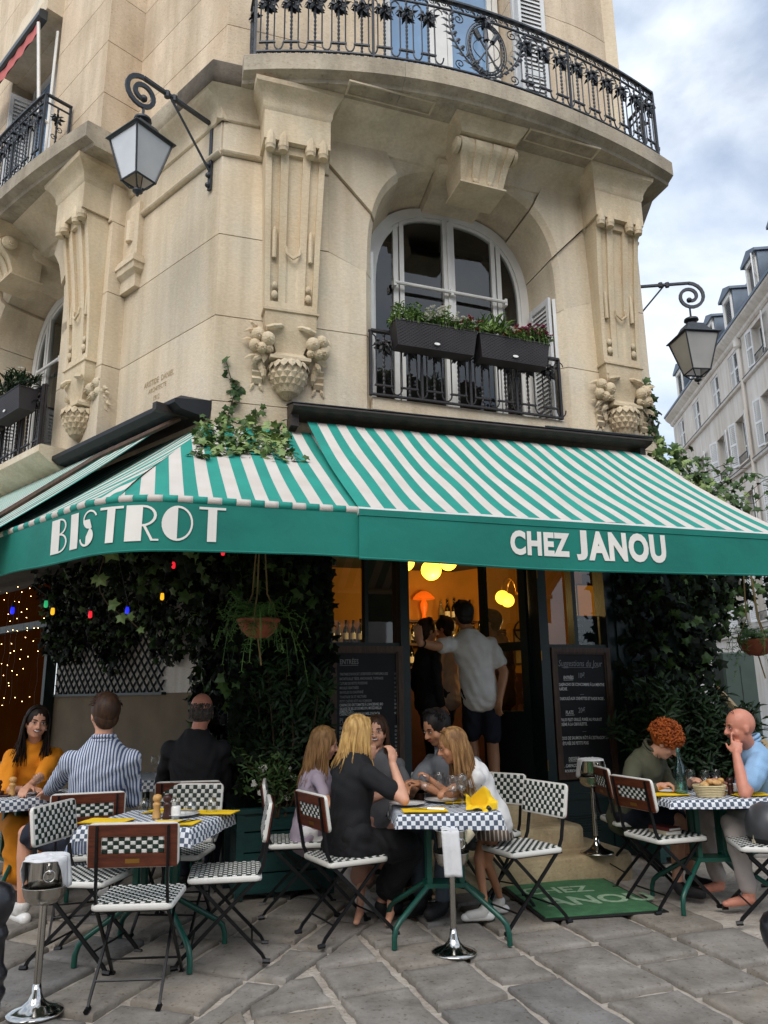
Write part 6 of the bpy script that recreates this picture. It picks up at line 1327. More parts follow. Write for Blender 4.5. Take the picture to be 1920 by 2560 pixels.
    # clothing
    if top:
        m=MB(); torso(m,.016*slack)
        for S_,e,w_,side in ((SR,eR,wR,1),(SL,eL,wL,-1)):
            g=(.86 if fem else 1)*(.85 if child<1 else 1); m.sphere(S_+V((0,0,-.004)),.066*s*(.88 if fem else 1)*slack**.5,12,8)
            if sleeve=='short': rc(m,S_,S_.lerp(e,.62),.062*s*g*slack**.5,.060*s*g*slack**.6,12)
            elif sleeve=='puff': rc(m,S_,S_.lerp(e,.55),.07*s*g,.085*s*g,12); rc(m,S_.lerp(e,.55),e.lerp(w_,.18),.085*s*g,.06*s*g,12)
            elif sleeve=='long': rc(m,S_,e,.064*s*g,.055*s*g); rc(m,e,e.lerp(w_,.90),.055*s*g,.040*s*g)
            else: rc(m,S_,S_.lerp(e,.28),.062*s*.88,.060*s*.88)
        if bottom not in('dress','skirt_only'): 
            rc(m,hip-spine*.06+HR*.05*s,hip-spine*.06-HR*.05*s,.125*s,.125*s)
        blob(m,top,tmat,body,org,.011,3,.0055)
    if collar:
        m=MB(); 
        for t,(rr,dz) in enumerate(((.068,.035),(.066,.062))):
            m.tube([nb+Rr*math.cos(a)*rr*s+spine*(dz+.02*max(0,-math.sin(a)))*s+spine.cross(Rr)*(math.sin(a)*rr*s*1.05) for a in [PI/2+.35+(2*PI-.7)*i/18 for i in range(19)]],.013*s,6)
        for sx in (-1,1):
            b=nb+spine.cross(Rr)*.075*s+Rr*sx*.022*s+spine*.05*s; m.add([b,b+Rr*sx*.035*s+spine*.012*s,b+Rr*sx*.03*s-spine*.05*s+spine.cross(Rr)*.02*s],[(0,1,2)])
        m.build('collar',collar,body,world=True,smooth=True)
    if bottom in('trousers','shorts','jeans'):
        m=MB(); 
        for hj,kn,an,side in legs:
            g=(.92 if fem else 1)*(.8 if child<1 else 1)
            if bottom=='shorts': rc(m,hj,hj.lerp(kn,.86),.092*s*g,.084*s*g)
            else: rc(m,hj,kn,.096*s*g,.070*s*g); rc(m,kn,kn.lerp(an,.92),.070*s*g,.055*s*g)
        rc(m,legs[0][0]+spine*.02,legs[1][0]+spine*.02,.098*s,.098*s); blob(m,bottom,bmat,body,org,.012,3,.006)
    if bottom in('dress','skirt'):
        m=MB(); rc(m,legs[0][0]+spine*.06,legs[1][0]+spine*.06,.115*s,.115*s)
        for hj,kn,an,side in legs: rc(m,hj,kn,.115*s*child,.10*s*child); rc(m,kn,kn.lerp(an,.35 if bottom=='skirt' else .70),.10*s*child,.095*s*child)
        rc(m,legs[0][1],legs[1][1],.09*s*child,.09*s*child)
        if bottom=='dress' : rc(m,legs[0][0].lerp(legs[0][1],.5),legs[1][0].lerp(legs[1][1],.5),.1*s,.1*s)
        blob(m,'skirt',bmat,body,org,.013,4,.009)
    if bottom=='miniskirt':
        m=MB(); c=hip; rings=[]
        for z,r in ((.09,.115),(.02,.135),(-.08,.165),(-.17,.19)): rings.append([c+HR*math.cos(a)*r*s*(1+.05*math.sin(a*9))+HF*math.sin(a)*r*s*.85*(1+.05*math.sin(a*9))+V((0,0,z*s)) for a in [2*PI*j/36 for j in range(36)]])
        m.loft(rings); m.build('striped_shorts',bmat,body,world=True,smooth=True)
    if shoes:
        for hj,kn,an,side in legs:
            m=MB(); fd=HF if not hd else V(hd); rc(m,an+V((0,0,-.02)),an+fd*.03*k+V((0,0,-.045)),.046*k,.046*k); rc(m,an+fd*.02*k+V((0,0,-.048)),an+fd*.15*k+V((0,0,-.058)),.046*k,.040*k)
            sh_=blob(m,'shoe',shoes,body,org,.009,3)
            if shoes=='shoe_w': so_=MB(); rc(so_,an-fd*.045*k+V((0,0,-.082*k-.005)),an+fd*.185*k+V((0,0,-.082*k-.005)),.038*k,.034*k); blob(so_,'shoe_sole','china',body,org,.010,2)
    # face
    mo=MB()
    for sx in (-1,1):
        e=MB(); ir=MB(); br=MB(); e.sphere(H(sx*.033,.0835,.006),.0115*hs,10,6,(1.15,.5,.42),hq); ir.sphere(H(sx*.033,.0875,.006),.0060*hs,8,6,(1.1,.6,.8),hq); ir.tube([H(sx*(.018+.03*i/4),.0885-.006*abs(i-2)/2,.0135-.002*abs(i-2)) for i in range(5)],.0022*hs,4)
        br.tube([H(sx*(.014+.04*i/4),.0915-.003*i,.026+.004*math.sin(PI*i/4)) for i in range(5)],[.003*hs,.0042*hs,.0042*hs,.0035*hs,.002*hs],5)
        ey=e.build('eye','eyewhite',body,world=True,smooth=True); ir.build('iris','iris',ey,world=True,smooth=True); br.build('eyebrow',hmat if hmat else 'hair_brown',body,world=True,smooth=True)
    if face=='smile': mo.tube([H(-.028+.056*i/6,.0905-.010*abs(i-3)/3,-.054+.007*((i-3)/3)**2) for i in range(7)],.0055*hs,5)
    else: mo.tube([H(-.022+.044*i/6,.0925-.008*abs(i-3)/3,-.055) for i in range(7)],.0042*hs,5)
    mo.build('lips','lips',body,world=True,smooth=True)
    if face=='smile': t_=MB(); t_.tube([H(-.021+.042*i/6,.0945-.009*abs(i-3)/3,-.0525+.006*((i-3)/3)**2) for i in range(7)],.0042*hs,5); t_.build('teeth','china',body,world=True,smooth=True)
    # hair
    rg=random.Random(int(abs(head.x)*997)+7); hm=MB()
    def cap(m,gx=1.07,back=-.016,up=.026,vol=0): m.sphere(H(0,back-.010,up+.010),.102*hs*gx,20,12,(.84,.98,.97),hq)
    if hair=='short':
        cap(hm,1.05,-.014,.024)
        for i in range(420):
            a=rg.uniform(-.2,PI+.2) if i%2 else rg.uniform(0,2*PI); el=rg.uniform(.25,1.5); dv=V((math.cos(a)*math.cos(el),-abs(math.sin(a))*math.cos(el)*.9+.25*math.sin(el),math.sin(el))); b=V((0,-.02,.03))+V((dv.x*.083,dv.y*.100,dv.z*.098)); hm.tube([H(*b),H(*(b+dv*.014+V((rg.uniform(-.012,.012),.008,.002)))),H(*(b+dv*.014+V((rg.uniform(-.020,.020),.028,-.006+rg.uniform(-.012,.006)))))],[.0045*hs,.004*hs,.0008],3)
        hm.sphere(H(0,-.050,-.018),.080*hs,16,10,(.98,.70,.95),hq)
    elif hair=='fringe':
        hm.sphere(H(0,-.018,-.018),.0995*hs,18,10,(.83,.965,.70),hq)
        for i in range(420):
            a=PI+rg.uniform(-.15,PI+.15); z=rg.uniform(-.055,.040); r_=(.081,.104); b=V((math.cos(a)*r_[0]*(1-.1*max(0,z/.05)),math.sin(a)*r_[1]*.93-.012,z+.01)); hm.tube([H(*b),H(*(b+V((math.cos(a)*.005,math.sin(a)*.006-.004,-.018))))],[.0045*hs,.001],4)
    elif hair in('long','bob','mid'):
        cap(hm,1.05,-.014,.026); ln={'long':.34,'bob':.20,'mid':.27}[hair]*(1 if child==1 else .8); n={'long':520,'bob':560,'mid':480}[hair]
        for i in range(n):
            a=rg.uniform(PI*.90,PI*2.10); c_,s_=math.cos(a),math.sin(a); fr=max(0,s_+.05)
            st=V((rg.uniform(-.02,.02)+c_*.02,rg.uniform(-.02,.05),.122)); w_=rg.uniform(.93,1.06); l_=ln*rg.uniform(.75,1.05); tilt=head.z
            pts=[H(*st),H(c_*.062*w_,s_*.070*w_+.01,.098),H(c_*.090*w_,s_*.104*w_-.008,.035),H(c_*.096*w_,s_*.112*w_-.012,-.045)]
            p=pts[-1]; side=(hq@V((c_,s_,0))); wob=rg.uniform(-1.6,1.6)
            for q in range(5): t=(q+1)/5; p2=p+V((side.x*.006*wob,side.y*.006*wob,-l_/5))+side*(.014*math.sin(t*4+wob*3)*.5)-hq@V((0,.004,0)); pts.append(p2); p=p2
            r0_=rg.uniform(.0028,.0062)*hs; hm.tube(pts,[r0_*.6,r0_,r0_*1.1,r0_*1.1]+[r0_*(1-.15*q) for q in range(5)],4,ref=(.3,.2,1))
    elif hair=='curly':
        hm.sphere(H(0,-.025,.045),.112*hs,16,10,(.95,1.0,.95),hq)
        for i in range(520):
            z=rg.uniform(-.35,1); a=rg.uniform(0,2*PI); r_=math.sqrt(max(0,1-z*z)); b=V((r_*math.cos(a)*.112,r_*math.sin(a)*.118-.024,z*.112+.045))
            if b.y>.075 and b.z<.05: continue
            c=H(*(b*rg.uniform(.97,1.10))); u_=V((rg.uniform(-1,1),rg.uniform(-1,1),rg.uniform(-1,1))).normalized(); v_=u_.orthogonal().normalized(); w_=u_.cross(v_); rr=rg.uniform(.009,.014)
            hm.tube([c+v_*rr*math.cos(q*1.1)+w_*rr*math.sin(q*1.1)+u_*.004*(q-3) for q in range(7)],.0042,4)
    if hm.v: hm.build('hair',hmat,body,world=True,smooth=True)
    return dict(body=body,H=H,hq=hq,wR=wR,wL=wL,eR=eR,eL=eL,F=F_,R=Rr,chest=chest,sp=spine)
T['eyewhite']=M('eye_white','#d8d2cc',.3,var=0); T['iris']=M('dark_iris','#1c120c',.2,var=0); T['lips']=M('lips','#8f4640',.45,var=.05)
hair_=lambda n,c,c2:M(n,c,.55,var=.2,scale=45,col2=c2,spec=.3,stretch=(1,1,.12))
T['hair_dark']=hair_('dark_brown_hair','#150e0b','#2b1d16'); T['hair_brown']=hair_('brown_hair','#2c1d14','#4a3222'); T['hair_light']=hair_('light_brown_hair','#6d4d2e','#a27c4f'); T['hair_blonde']=hair_('blonde_hair','#9a7440','#d2ac6c'); T['hair_red']=hair_('copper_curls','#7a3512','#b55f24'); T['hair_grey']=hair_('greying_hair','#3a332e','#6d655e'); T['hair_black']=hair_('black_hair','#100d0c','#2a2422')
cl=lambda n,c,v=.08:M(n,c,.85,var=v,scale=8,bump=.3,bscale=160)
T['orange']=cl('orange_cotton','#e08a12'); T['stripe']=stripe_mat('blue_striped_shirt','#c9d0dd','#4c5a7c',55,0,.5); T['navy']=cl('navy_cotton','#161a2a'); T['blacksw']=cl('black_knit','#0f0f12'); T['lilac']=cl('lilac_cotton','#a89aa8'); T['blackdress']=cl('black_linen','#111216'); T['greytee']=cl('grey_jersey','#5f5f62'); T['greypolo']=cl('grey_polo_cotton','#6f7378'); T['whitetop']=cl('white_cotton','#dcdad8'); T['cream']=cl('cream_linen','#b9a897'); T['olive']=cl('olive_linen','#4a4a38'); T['paleblue']=cl('pale_blue_pique','#8fb3d6'); T['whitetr']=cl('off_white_chinos','#b5aaa3'); T['peach']=cl('peach_cotton','#b47a52'); T['denim']=cl('grey_denim','#4a5560')
T['shoe_w']=M('white_leather','#d5d2cc',.5,var=.06); T['shoe_k']=M('black_canvas','#19191b',.7,var=.1); T['pinkskirt']=M('pink_skirt','#b08472',.85,var=.05); T['shortstripe']=stripe_mat('striped_linen','#cfc4b4','#6b5a50',38,0,.28)
G=gz
# --- left group
p1=person('laughing dark-haired woman in an orange dress at the left table',(-2.80,6.34,.58),(-2.72,6.20,1.06),(-2.67,6.08,1.285),215,213,s=.98,sw=.175,fem=True,rh=(-2.60,5.86,.83),lh=(-2.56,5.80,.86),rp=(-.8,-.2,-.8),lp=(.8,-.2,-.8),rcurl=.25,lcurl=.35,top='orange_blouse',tmat='orange',sleeve='puff',bottom='dress',bmat='orange',hair='mid',hmat='hair_dark',face='smile',pitch=-4,roll=-6,slack=1.5,shoes='shoe_k')
p2=person('man in a blue striped shirt and navy shorts seen from behind',(-1.95,5.42,.56),(-1.89,5.33,1.09),(-1.89,5.33,1.355),18,35,s=1.04,sw=.195,rh=(-1.84,5.74,.84),lh=(-2.38,5.70,.83),rp=(.3,-.2,-1),lp=(-.4,-.3,-1),top='striped_shirt',tmat='stripe',sleeve='long',bottom='shorts',bmat='navy',shoes='shoe_w',hair='short',hmat='hair_brown',collar='stripe',lf=(-2.42,5.55,.15),rf=(-1.98,5.95,.16),hipyaw=50,slack=1.35,lk=(-.8,.3,.5))
p3=person('balding man in a black sweater seen from behind',(-1.42,6.0,.58),(-1.43,6.02,1.11),(-1.40,6.02,1.36),8,2,s=1.05,sw=.195,skin='skin_red',rh=(-1.34,6.40,.82),lh=(-1.68,6.40,.82),rp=(.3,-.2,-1),lp=(-.5,-.3,-1),top='black_sweater',tmat='blacksw',sleeve='long',bottom='trousers',bmat='navy',shoes='shoe_k',hair='fringe',hmat='hair_grey',pitch=-4,slack=1.3)
# --- family
p4=person('girl with long light brown hair and a lilac top beside the planter',(-.56,5.70,.555),(-.49,5.68,.93),(-.44,5.70,1.125),-80,-75,s=.86,sw=.165,child=.9,fem=True,rh=(-.20,5.40,.80),lh=(-.2,5.62,.80),top='lilac_top',tmat='lilac',sleeve='short',bottom='jeans',bmat='whitetop',shoes='shoe_w',hair='long',hmat='hair_light',pitch=-12)
p5=person('blonde woman in a black dress raising her right hand, seen from behind',(-.26,5.24,.565),(-.21,5.24,1.00),(-.18,5.30,1.205),-52,-48,s=.98,sw=.175,fem=True,rh=(.035,5.13,1.04),lh=(.05,5.55,.83),rp=(.35,-.5,-1),rcurl=[.9,.7,.7,.6],rd=(-.05,.15,1),rn=(.6,-.6,.2),lcurl=.5,top='black_dress_top',tmat='blackdress',sleeve='short',bottom='dress',bmat='blackdress',shoes='shoe_k',hair='bob',hmat='hair_blonde',pitch=-8,rf=(-.05,5.50,.10+G(5.5)),lf=(.16,5.80,.12+G(5.8)),rk=(1,.2,.7),slack=1.5)
p6=person('laughing girl in a grey top between the blonde woman and the bucket',(-.03,5.86,.56),(-.05,5.82,1.00),(-.075,5.76,1.20),172,172,s=.90,sw=.165,child=.92,fem=True,rh=(-.10,5.60,1.05),lh=(.12,5.50,.83),rp=(-.8,-.1,-.7),rcurl=1.1,rd=(0,-.1,1),rn=(0,-1,0),top='grey_top',tmat='greytee',sleeve='short',bottom='skirt',bmat='pinkskirt',hair='long',hmat='hair_brown',face='smile',pitch=2)
p7=person('dark-haired man in a grey polo shirt looking down at the family table',(.56,5.86,.57),(.46,5.80,1.00),(.355,5.74,1.225),140,125,s=1.02,sw=.19,skin='skin_tan',rh=(.13,5.50,.84),lh=(.24,5.52,.86),rp=(-.6,.2,-.9),lp=(.9,-.3,-.8),rcurl=.5,lcurl=.6,top='grey_polo',tmat='greypolo',sleeve='short',bottom='jeans',bmat='denim',shoes='shoe_k',hair='short',hmat='hair_black',collar='greypolo',pitch=-22,slack=1.25,rf=(.22,5.62,.1+G(5.6)),lf=(.36,5.55,.1+G(5.6)))
p8=person('small girl in a white top and striped shorts leaning on the family table',(.70,5.47,.67),(.565,5.40,.955),(.435,5.36,1.12),98,95,s=.80,sw=.145,skin='skin_tan',child=.93,fem=True,rh=(.36,5.16,.86),lh=(.27,5.30,.93),rp=(.2,-.6,-.9),lp=(.2,.3,-1),rcurl=.9,lcurl=.9,top='white_top',tmat='whitetop',sleeve='cap',bottom='miniskirt',bmat='shortstripe',shoes='shoe_w',hair='long',hmat='hair_light',pitch=-15,rf=(.62,5.40,.105+G(5.4)),lf=(.74,5.56,.105+G(5.5)),rk=(-1,-.3,.2),lk=(-1,-.3,.2),slack=1.3)
# --- doorway
p9=person('man in a white T-shirt and dark shorts standing in the doorway, arm on the jamb',(.86,7.22,FL+.93),(.79,7.22,FL+1.39),(.735,7.26,FL+1.63),10,15,s=1.02,sw=.195,skin='skin_tan',lh=(.29,6.74,1.90),lp=(-.1,-.2,-1),ld=(-.15,-.1,1),ln_=(-.3,-1,0),lcurl=.1,rh=(1.02,7.12,FL+.86),top='white_tshirt',tmat='whitetop',sleeve='short',bottom='shorts',bmat='navy',shoes='shoe_k',hair='short',hmat='hair_black',rf=(.95,7.12,FL+.085),lf=(.80,7.30,FL+.085),rk=(.1,1,.1),lk=(0,1,.1),slack=1.35)
p10=person('woman in black inside the doorway, facing the others',(.40,7.50,FL+.90),(.40,7.48,FL+1.30),(.41,7.45,FL+1.50),-60,-65,s=.95,sw=.17,fem=True,top='black_top',tmat='blackdress',sleeve='long',bottom='trousers',bmat='blackdress',shoes='shoe_k',hair='short',hmat='hair_brown',rf=(.44,7.44,FL+.08),lf=(.42,7.62,FL+.08),rk=(.8,.6,.1),lk=(.8,.6,.1))
p11=person('dark-haired man inside the bar behind the man in white',(.62,8.05,FL+.92),(.62,8.05,FL+1.36),(.60,8.03,FL+1.57),60,70,s=1,top='beige_shirt',tmat='cream',sleeve='short',bottom='trousers',bmat='navy',shoes='shoe_k',hair='short',hmat='hair_black',rf=(.62,8.0,FL+.08),lf=(.62,8.2,FL+.08),rk=(-.8,.6,.1),lk=(-.8,.6,.1))
p12=person('man in a peach shirt inside the bar, right of the man in white',(1.18,8.05,FL+.93),(1.17,8.02,FL+1.40),(1.08,7.98,FL+1.62),60,70,s=1.03,top='peach_shirt',tmat='peach',sleeve='short',bottom='trousers',bmat='navy',shoes='shoe_k',hair='short',hmat='hair_black',lh=(1.1,7.75,FL+1.1),rf=(1.2,8.0,FL+.08),lf=(1.15,8.2,FL+.08),rk=(-.8,.6,.1),lk=(-.8,.6,.1),collar='peach')
# --- right table
p13=person('curly red-haired person in an olive shirt bending over the right table',(1.84,6.30,.57),(1.97,6.10,.955),(2.075,5.98,1.09),-140,-115,s=.98,sw=.18,rh=(1.93,5.80,.80),lh=(2.22,5.98,.80),rp=(-.8,-.2,-.7),rcurl=.9,lcurl=.5,top='olive_shirt',tmat='olive',sleeve='long',bottom='shorts',bmat='navy',shoes='shoe_k',hair='curly',hmat='hair_red',pitch=-38,collar='olive',hipyaw=-120,rf=(2.05,5.92,.1+G(5.9)),lf=(2.22,6.12,.1+G(6.1)),slack=1.3)
p14=person('bald man in a pale blue polo shirt, hand on his cheek, at the right table',(2.76,5.98,.57),(2.66,5.86,1.0),(2.545,5.76,1.205),78,92,s=1.05,sw=.19,skin='skin_red',rh=(2.44,5.90,.80) ,lh=(2.455,5.66,1.02),lp=(-.1,-.4,-1),ld=(.25,.25,1),ln_=(-.4,-.9,0),lcurl=[.0,1.2,1.3,1.3],top='polo_shirt',tmat='paleblue',sleeve='short',bottom='trousers',bmat='whitetr',hair=None,hmat='hair_light',collar='paleblue',pitch=-6,slack=1.35,hipyaw=95,lf=(2.42,5.62,.10+G(5.6)),rf=(2.36,5.95,.10+G(5.9)),lk=(-.8,-.3,.8),rk=(-.9,.2,.8),belly=.04)
m=MB(); H_=p14['H']
for sx in (-1,1):
    m.tube([H_(sx*(.033+.022*math.cos(2*PI*i/16)),.052+.012*math.sin(2*PI*i/16),.117+.016*math.sin(2*PI*i/16)) for i in range(17)],.0018,4)
m.tube([H_(-.012,.06,.120),H_(.012,.06,.120)],.0018,4); o=m.build('glasses','blackmetal'); tag(o,'thin-framed glasses pushed up on the bald man in blue','glasses')
# earring, watch
m=MB(); m.sphere(p1['H'](-.078,.0,-.045),.008,8,6); m.build('earring','china',p1['body'],world=True)
m=MB(); w_=p9['wL']; d=(p9['wL']-p9['eL']).normalized(); a=d.orthogonal().normalized(); b=d.cross(a); m.tube([w_-d*.035+(a*math.cos(2*PI*i/14)+b*math.sin(2*PI*i/14))*.034 for i in range(15)],.009,5); m.build('wristwatch','blackmetal',p9['body'],world=True)
m=MB(); w_=p1['wR']; d=(p1['wR']-p1['eR']).normalized(); a=d.orthogonal().normalized(); b=d.cross(a); m.tube([w_-d*.02+(a*math.cos(2*PI*i/14)+b*math.sin(2*PI*i/14))*.030 for i in range(15)],.005,5); m.build('bracelet','blackmetal',p1['body'],world=True)
for nm,p in (('white bag strap','whitetop'),): pass
finish_blobs()
# ================================================================ LEAVES
def ivyleaf(m,p,d,nrm,s,mi=0):
    """five-lobed ivy leaf, folded along its midrib"""
    d=V(d).normalized(); nrm=V(nrm); sd_=d.cross(nrm)
    if sd_.length<1e-3: sd_=d.orthogonal()
    sd_.normalize(); nn=sd_.cross(d); p=V(p)
    o=lambda x,y,z=0: p+d*y*s+sd_*x*s+nn*z*s
    m.add([o(0,0),o(0,.45,.07),o(0,1,-.08),o(-.22,.62,-.02),o(-.55,.55,-.08),o(-.34,.28,-.03),o(-.42,-.05,-.08),o(.22,.62,-.02),o(.55,.55,-.08),o(.34,.28,-.03),o(.42,-.05,-.08)],[(0,1,5,6),(5,1,3,4),(3,1,2),(0,10,9,1),(9,8,7,1),(7,2,1)],mi)
def sprig(m,pts,rg,n,s,face,mi=0,spread=.08,r=.0025,smi=None):
    pts=[V(p) for p in pts]; 
    m.tube(pts,r,4,mi=smi if smi is not None else mi)
    for k in range(n):
        t=rg.random()*(len(pts)-1.001); i=int(t); p=pts[i].lerp(pts[i+1],t-i)+V((rg.uniform(-1,1),rg.uniform(-1,1),rg.uniform(-1,1)))*spread
        d=V((rg.uniform(-1,1),rg.uniform(-1,1),rg.uniform(-1.2,.4))); ivyleaf(m,p,d,V(face)+V((rg.uniform(-.6,.6),rg.uniform(-.6,.6),rg.uniform(-.3,.6))),s*rg.uniform(.6,1.25),mi)
def plant(name,label,cat,loc,parts_,group=None):
    t=thing(name,label,cat,loc,0,group)
    for nm,mb,mt in parts_:
        if mb.v: mb.build(nm,mt,t,world=True)
    return t
def mass(m,rg,n,fn,s,face,mi=0,droop=-.6):
    """leaves scattered through a volume given by fn(u,v,w)"""
    for _ in range(n):
        p=fn(rg.random(),rg.random(),rg.random())
        if p is None: continue
        k=mi if isinstance(mi,int) else rg.choice(mi); d=V((rg.uniform(-1,1),rg.uniform(-1,1),rg.uniform(-1,1)+droop)); ivyleaf(m,p,d,V(face)+V((rg.uniform(-.8,.8),rg.uniform(-.8,.8),rg.uniform(-.2,.9))),s*rg.uniform(.6,1.3),k)
rg=random.Random(77); FO=-NF
# ivy hanging over the left terrace: on the recessed wall, on the pier and under the awning
lv=MB(); st_=MB()
def cl_(u,v,w):
    l=.30+5.0*u; low=2.02+.30*noise.noise(V((l*1.6,2,0)))+.16*math.sin(l*5)-(.55 if l<1.6 else 0); z=low+(3.15-low)*v; return LW(l,-1.13+.30*w*(.4+v),z)
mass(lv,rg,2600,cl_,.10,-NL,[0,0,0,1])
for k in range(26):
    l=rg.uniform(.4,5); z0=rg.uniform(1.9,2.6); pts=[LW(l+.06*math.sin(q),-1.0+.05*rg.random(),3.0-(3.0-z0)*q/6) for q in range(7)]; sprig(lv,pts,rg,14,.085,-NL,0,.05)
plant('climbing_ivy','dark ivy hanging over the trellis and rear wall of the left terrace','ivy',LW(2.5,-1.2,0),[('foliage',lv,['ivy_shaded','ivy'])])
lv=MB()
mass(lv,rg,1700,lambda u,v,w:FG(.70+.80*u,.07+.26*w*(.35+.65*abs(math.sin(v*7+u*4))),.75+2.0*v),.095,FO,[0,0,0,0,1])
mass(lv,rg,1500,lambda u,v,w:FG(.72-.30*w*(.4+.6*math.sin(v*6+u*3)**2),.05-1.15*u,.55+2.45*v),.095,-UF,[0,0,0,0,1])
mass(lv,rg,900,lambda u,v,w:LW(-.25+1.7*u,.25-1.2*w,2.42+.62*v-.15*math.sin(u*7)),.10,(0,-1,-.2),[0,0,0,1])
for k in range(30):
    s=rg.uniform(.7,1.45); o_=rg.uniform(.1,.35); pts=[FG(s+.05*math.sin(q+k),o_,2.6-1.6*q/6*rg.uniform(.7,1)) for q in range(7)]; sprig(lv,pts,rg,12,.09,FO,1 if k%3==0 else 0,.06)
plant('climbing_ivy','dense dark ivy covering the pier between the left terrace and the menu board','ivy',FG(1.1,.1,0),[('foliage',lv,['ivy_shaded','ivy'])])
# a single pale trailing shoot under the BISTROT valance
lv=MB(); pts=[(-1.75,4.95,2.62),(-1.83,4.98,2.42),(-1.88,5.0,2.24),(-1.86,5.0,2.14),(-1.80,5.0,2.05),(-1.72,5.0,1.99),(-1.66,5.0,1.955),(-1.60,5.02,1.90)]
lv.tube(pts,.0035,5,mi=1)
for p,s,d in ((pts[1],.13,(.7,-.2,-.6)),(pts[1],.11,(.5,-.4,.3)),(pts[2],.10,(.7,-.3,-.7)),(pts[2],.07,(-.4,-.3,-.6)),(pts[4],.09,(.9,-.2,.1)),(pts[5],.08,(.5,-.3,-.8)),(pts[6],.06,(.4,-.2,.9)),(pts[7],.05,(.8,-.1,-.6))): ivyleaf(lv,p,d,(0,-1,.25),s)
plant('ivy_shoot','single pale ivy shoot trailing below the BISTROT valance','ivy',pts[0],[('foliage',lv,['ivy_pale','stem'])])
# ivy climbing the wall and lying over the corner awning
lv=MB()
for pts,n in (([F(.63,.05,3.55),F(.60,.04,3.8),F(.66,.03,4.05),F(.58,.03,4.33)],60),([F(.72,.06,3.6),F(.80,.05,3.8),F(.90,.05,3.92)],26)): sprig(lv,pts,rg,n,.075,FO,0,.045,.004,2)
def aw_(u,v,w):
    s=.30+.80*u; vv=.0+.42*v*(.5+.5*math.sin(PI*u)); q=awF(s,min(.95,vv)); return q+V((0,0,.03+.10*w*(1-v)))
mass(lv,rg,300,aw_,.062,(0,-.5,1),[0,1,1],-.3)
for k in range(9):
    s=.25+.09*k+rg.uniform(0,.05); q=[awF(s+.03*j,.30+.05*j)+V((0,0,.03)) for j in range(4)]; sprig(lv,q,rg,16,.062,(0,-.5,1),1 if k%2 else 0,.05,.003,2)
plant('climbing_ivy','pale olive ivy lying over the corner awning and climbing the wall','ivy',F(.6,.1,3.7),[('foliage',lv,['ivy','ivy_pale','stem'])])
# ivy on the right corner
lv=MB()
for pts,n,s in (([W3(.0,.0,3.4),W3(.03,.03,3.9),F(5.14,.04,4.3),F(5.10,.03,4.75)],90,.085),([W3(.15,.06,3.3),W3(.2,.08,3.9),W3(.3,.06,4.4)],60,.085)): sprig(lv,pts,rg,n,s,FO,0,.06,.005,2)
def ra(u,v,w): return FG(4.78+.50*w,.08+1.0*u*v**.4,3.86-.74*u+.26*(rg.random()-.25)*(1-.6*u))
mass(lv,rg,260,ra,.072,(0,-1,.5),[0,0,1])
for k in range(7): b=FG(5.05,.35+.12*k,3.55-.09*k); sprig(lv,[b,b+V((.12,-.12,-.02)),b+V((.28,-.2,.03+.02*k)),b+V((.40,-.25,.04))],rg,10,.075,(0,-1,.3),0,.04,.003,2)
plant('climbing_ivy','green ivy on the right corner of the building above the striped awning','ivy',W3(0,.2,3.2),[('foliage',lv,['ivy','ivy_pale','stem'])])
lv=MB()
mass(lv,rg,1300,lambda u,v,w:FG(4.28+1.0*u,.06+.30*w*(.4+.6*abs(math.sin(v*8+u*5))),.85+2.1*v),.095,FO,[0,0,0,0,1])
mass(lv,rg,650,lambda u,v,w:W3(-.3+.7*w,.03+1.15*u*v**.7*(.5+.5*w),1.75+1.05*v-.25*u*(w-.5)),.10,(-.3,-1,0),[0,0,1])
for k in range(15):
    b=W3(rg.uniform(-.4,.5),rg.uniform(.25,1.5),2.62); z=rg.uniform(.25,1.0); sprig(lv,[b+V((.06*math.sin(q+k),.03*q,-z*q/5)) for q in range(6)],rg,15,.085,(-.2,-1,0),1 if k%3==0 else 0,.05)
plant('climbing_ivy','dark ivy hanging below the right end of the awning beside the street','ivy',FG(4.8,.1,0),[('foliage',lv,['ivy_shaded','ivy'])])
# shrubs
def shrub(label,cx,cy,z0,rx_,ry_,h,n,mat,seed,ll=.12):
    r=random.Random(seed); lv=MB(); st=MB()
    for k in range(16):
        a=r.uniform(0,2*PI); q=r.uniform(.2,1); tip=V((cx+rx_*q*math.cos(a),cy+ry_*q*math.sin(a),z0+h*r.uniform(.55,1))); b=V((cx+.06*math.cos(a),cy+.05*math.sin(a),z0)); mid=b.lerp(tip,.5)+V((r.uniform(-.06,.06),r.uniform(-.06,.06),.08)); st.tube([b,mid,tip],[.010,.007,.003],5)
        for j in range(n//16):
            t=r.uniform(.25,1.05); p=(b.lerp(mid,t*2) if t<.5 else mid.lerp(tip,t*2-1))+V((r.uniform(-.08,.08),r.uniform(-.08,.08),r.uniform(-.06,.06))); leaf(lv,p,(r.uniform(-1,1),r.uniform(-1,1),r.uniform(-.3,1.1)),(0,-.4,1),ll*r.uniform(.7,1.2),ll*.24,0,.1)
    plant('shrub',label,'shrub',(cx,cy,z0),[('stem',st,'stem'),('foliage',lv,mat)])
p=FG(1.12,.30,.62); shrub('dark oleander shrub in the green planter beside the menu board',p.x,p.y,.62,.42,.26,1.15,1500,'oleander',3); 
p=FG(1.05,.42,.62); shrub('low leafy plant spilling over the front of the green planter',p.x,p.y,.60,.42,.20,.42,700,'ivy',5,.075)
shrub('large dark oleander shrub behind the curly-haired person on the right',2.62,6.95,.55,.62,.45,.95,2600,'oleander',8,.12); shrub('oleander shrub spreading towards the street on the right',3.02,7.05,.6,.45,.4,.75,1200,'oleander',9,.12)
m=MB(); r=random.Random(6)
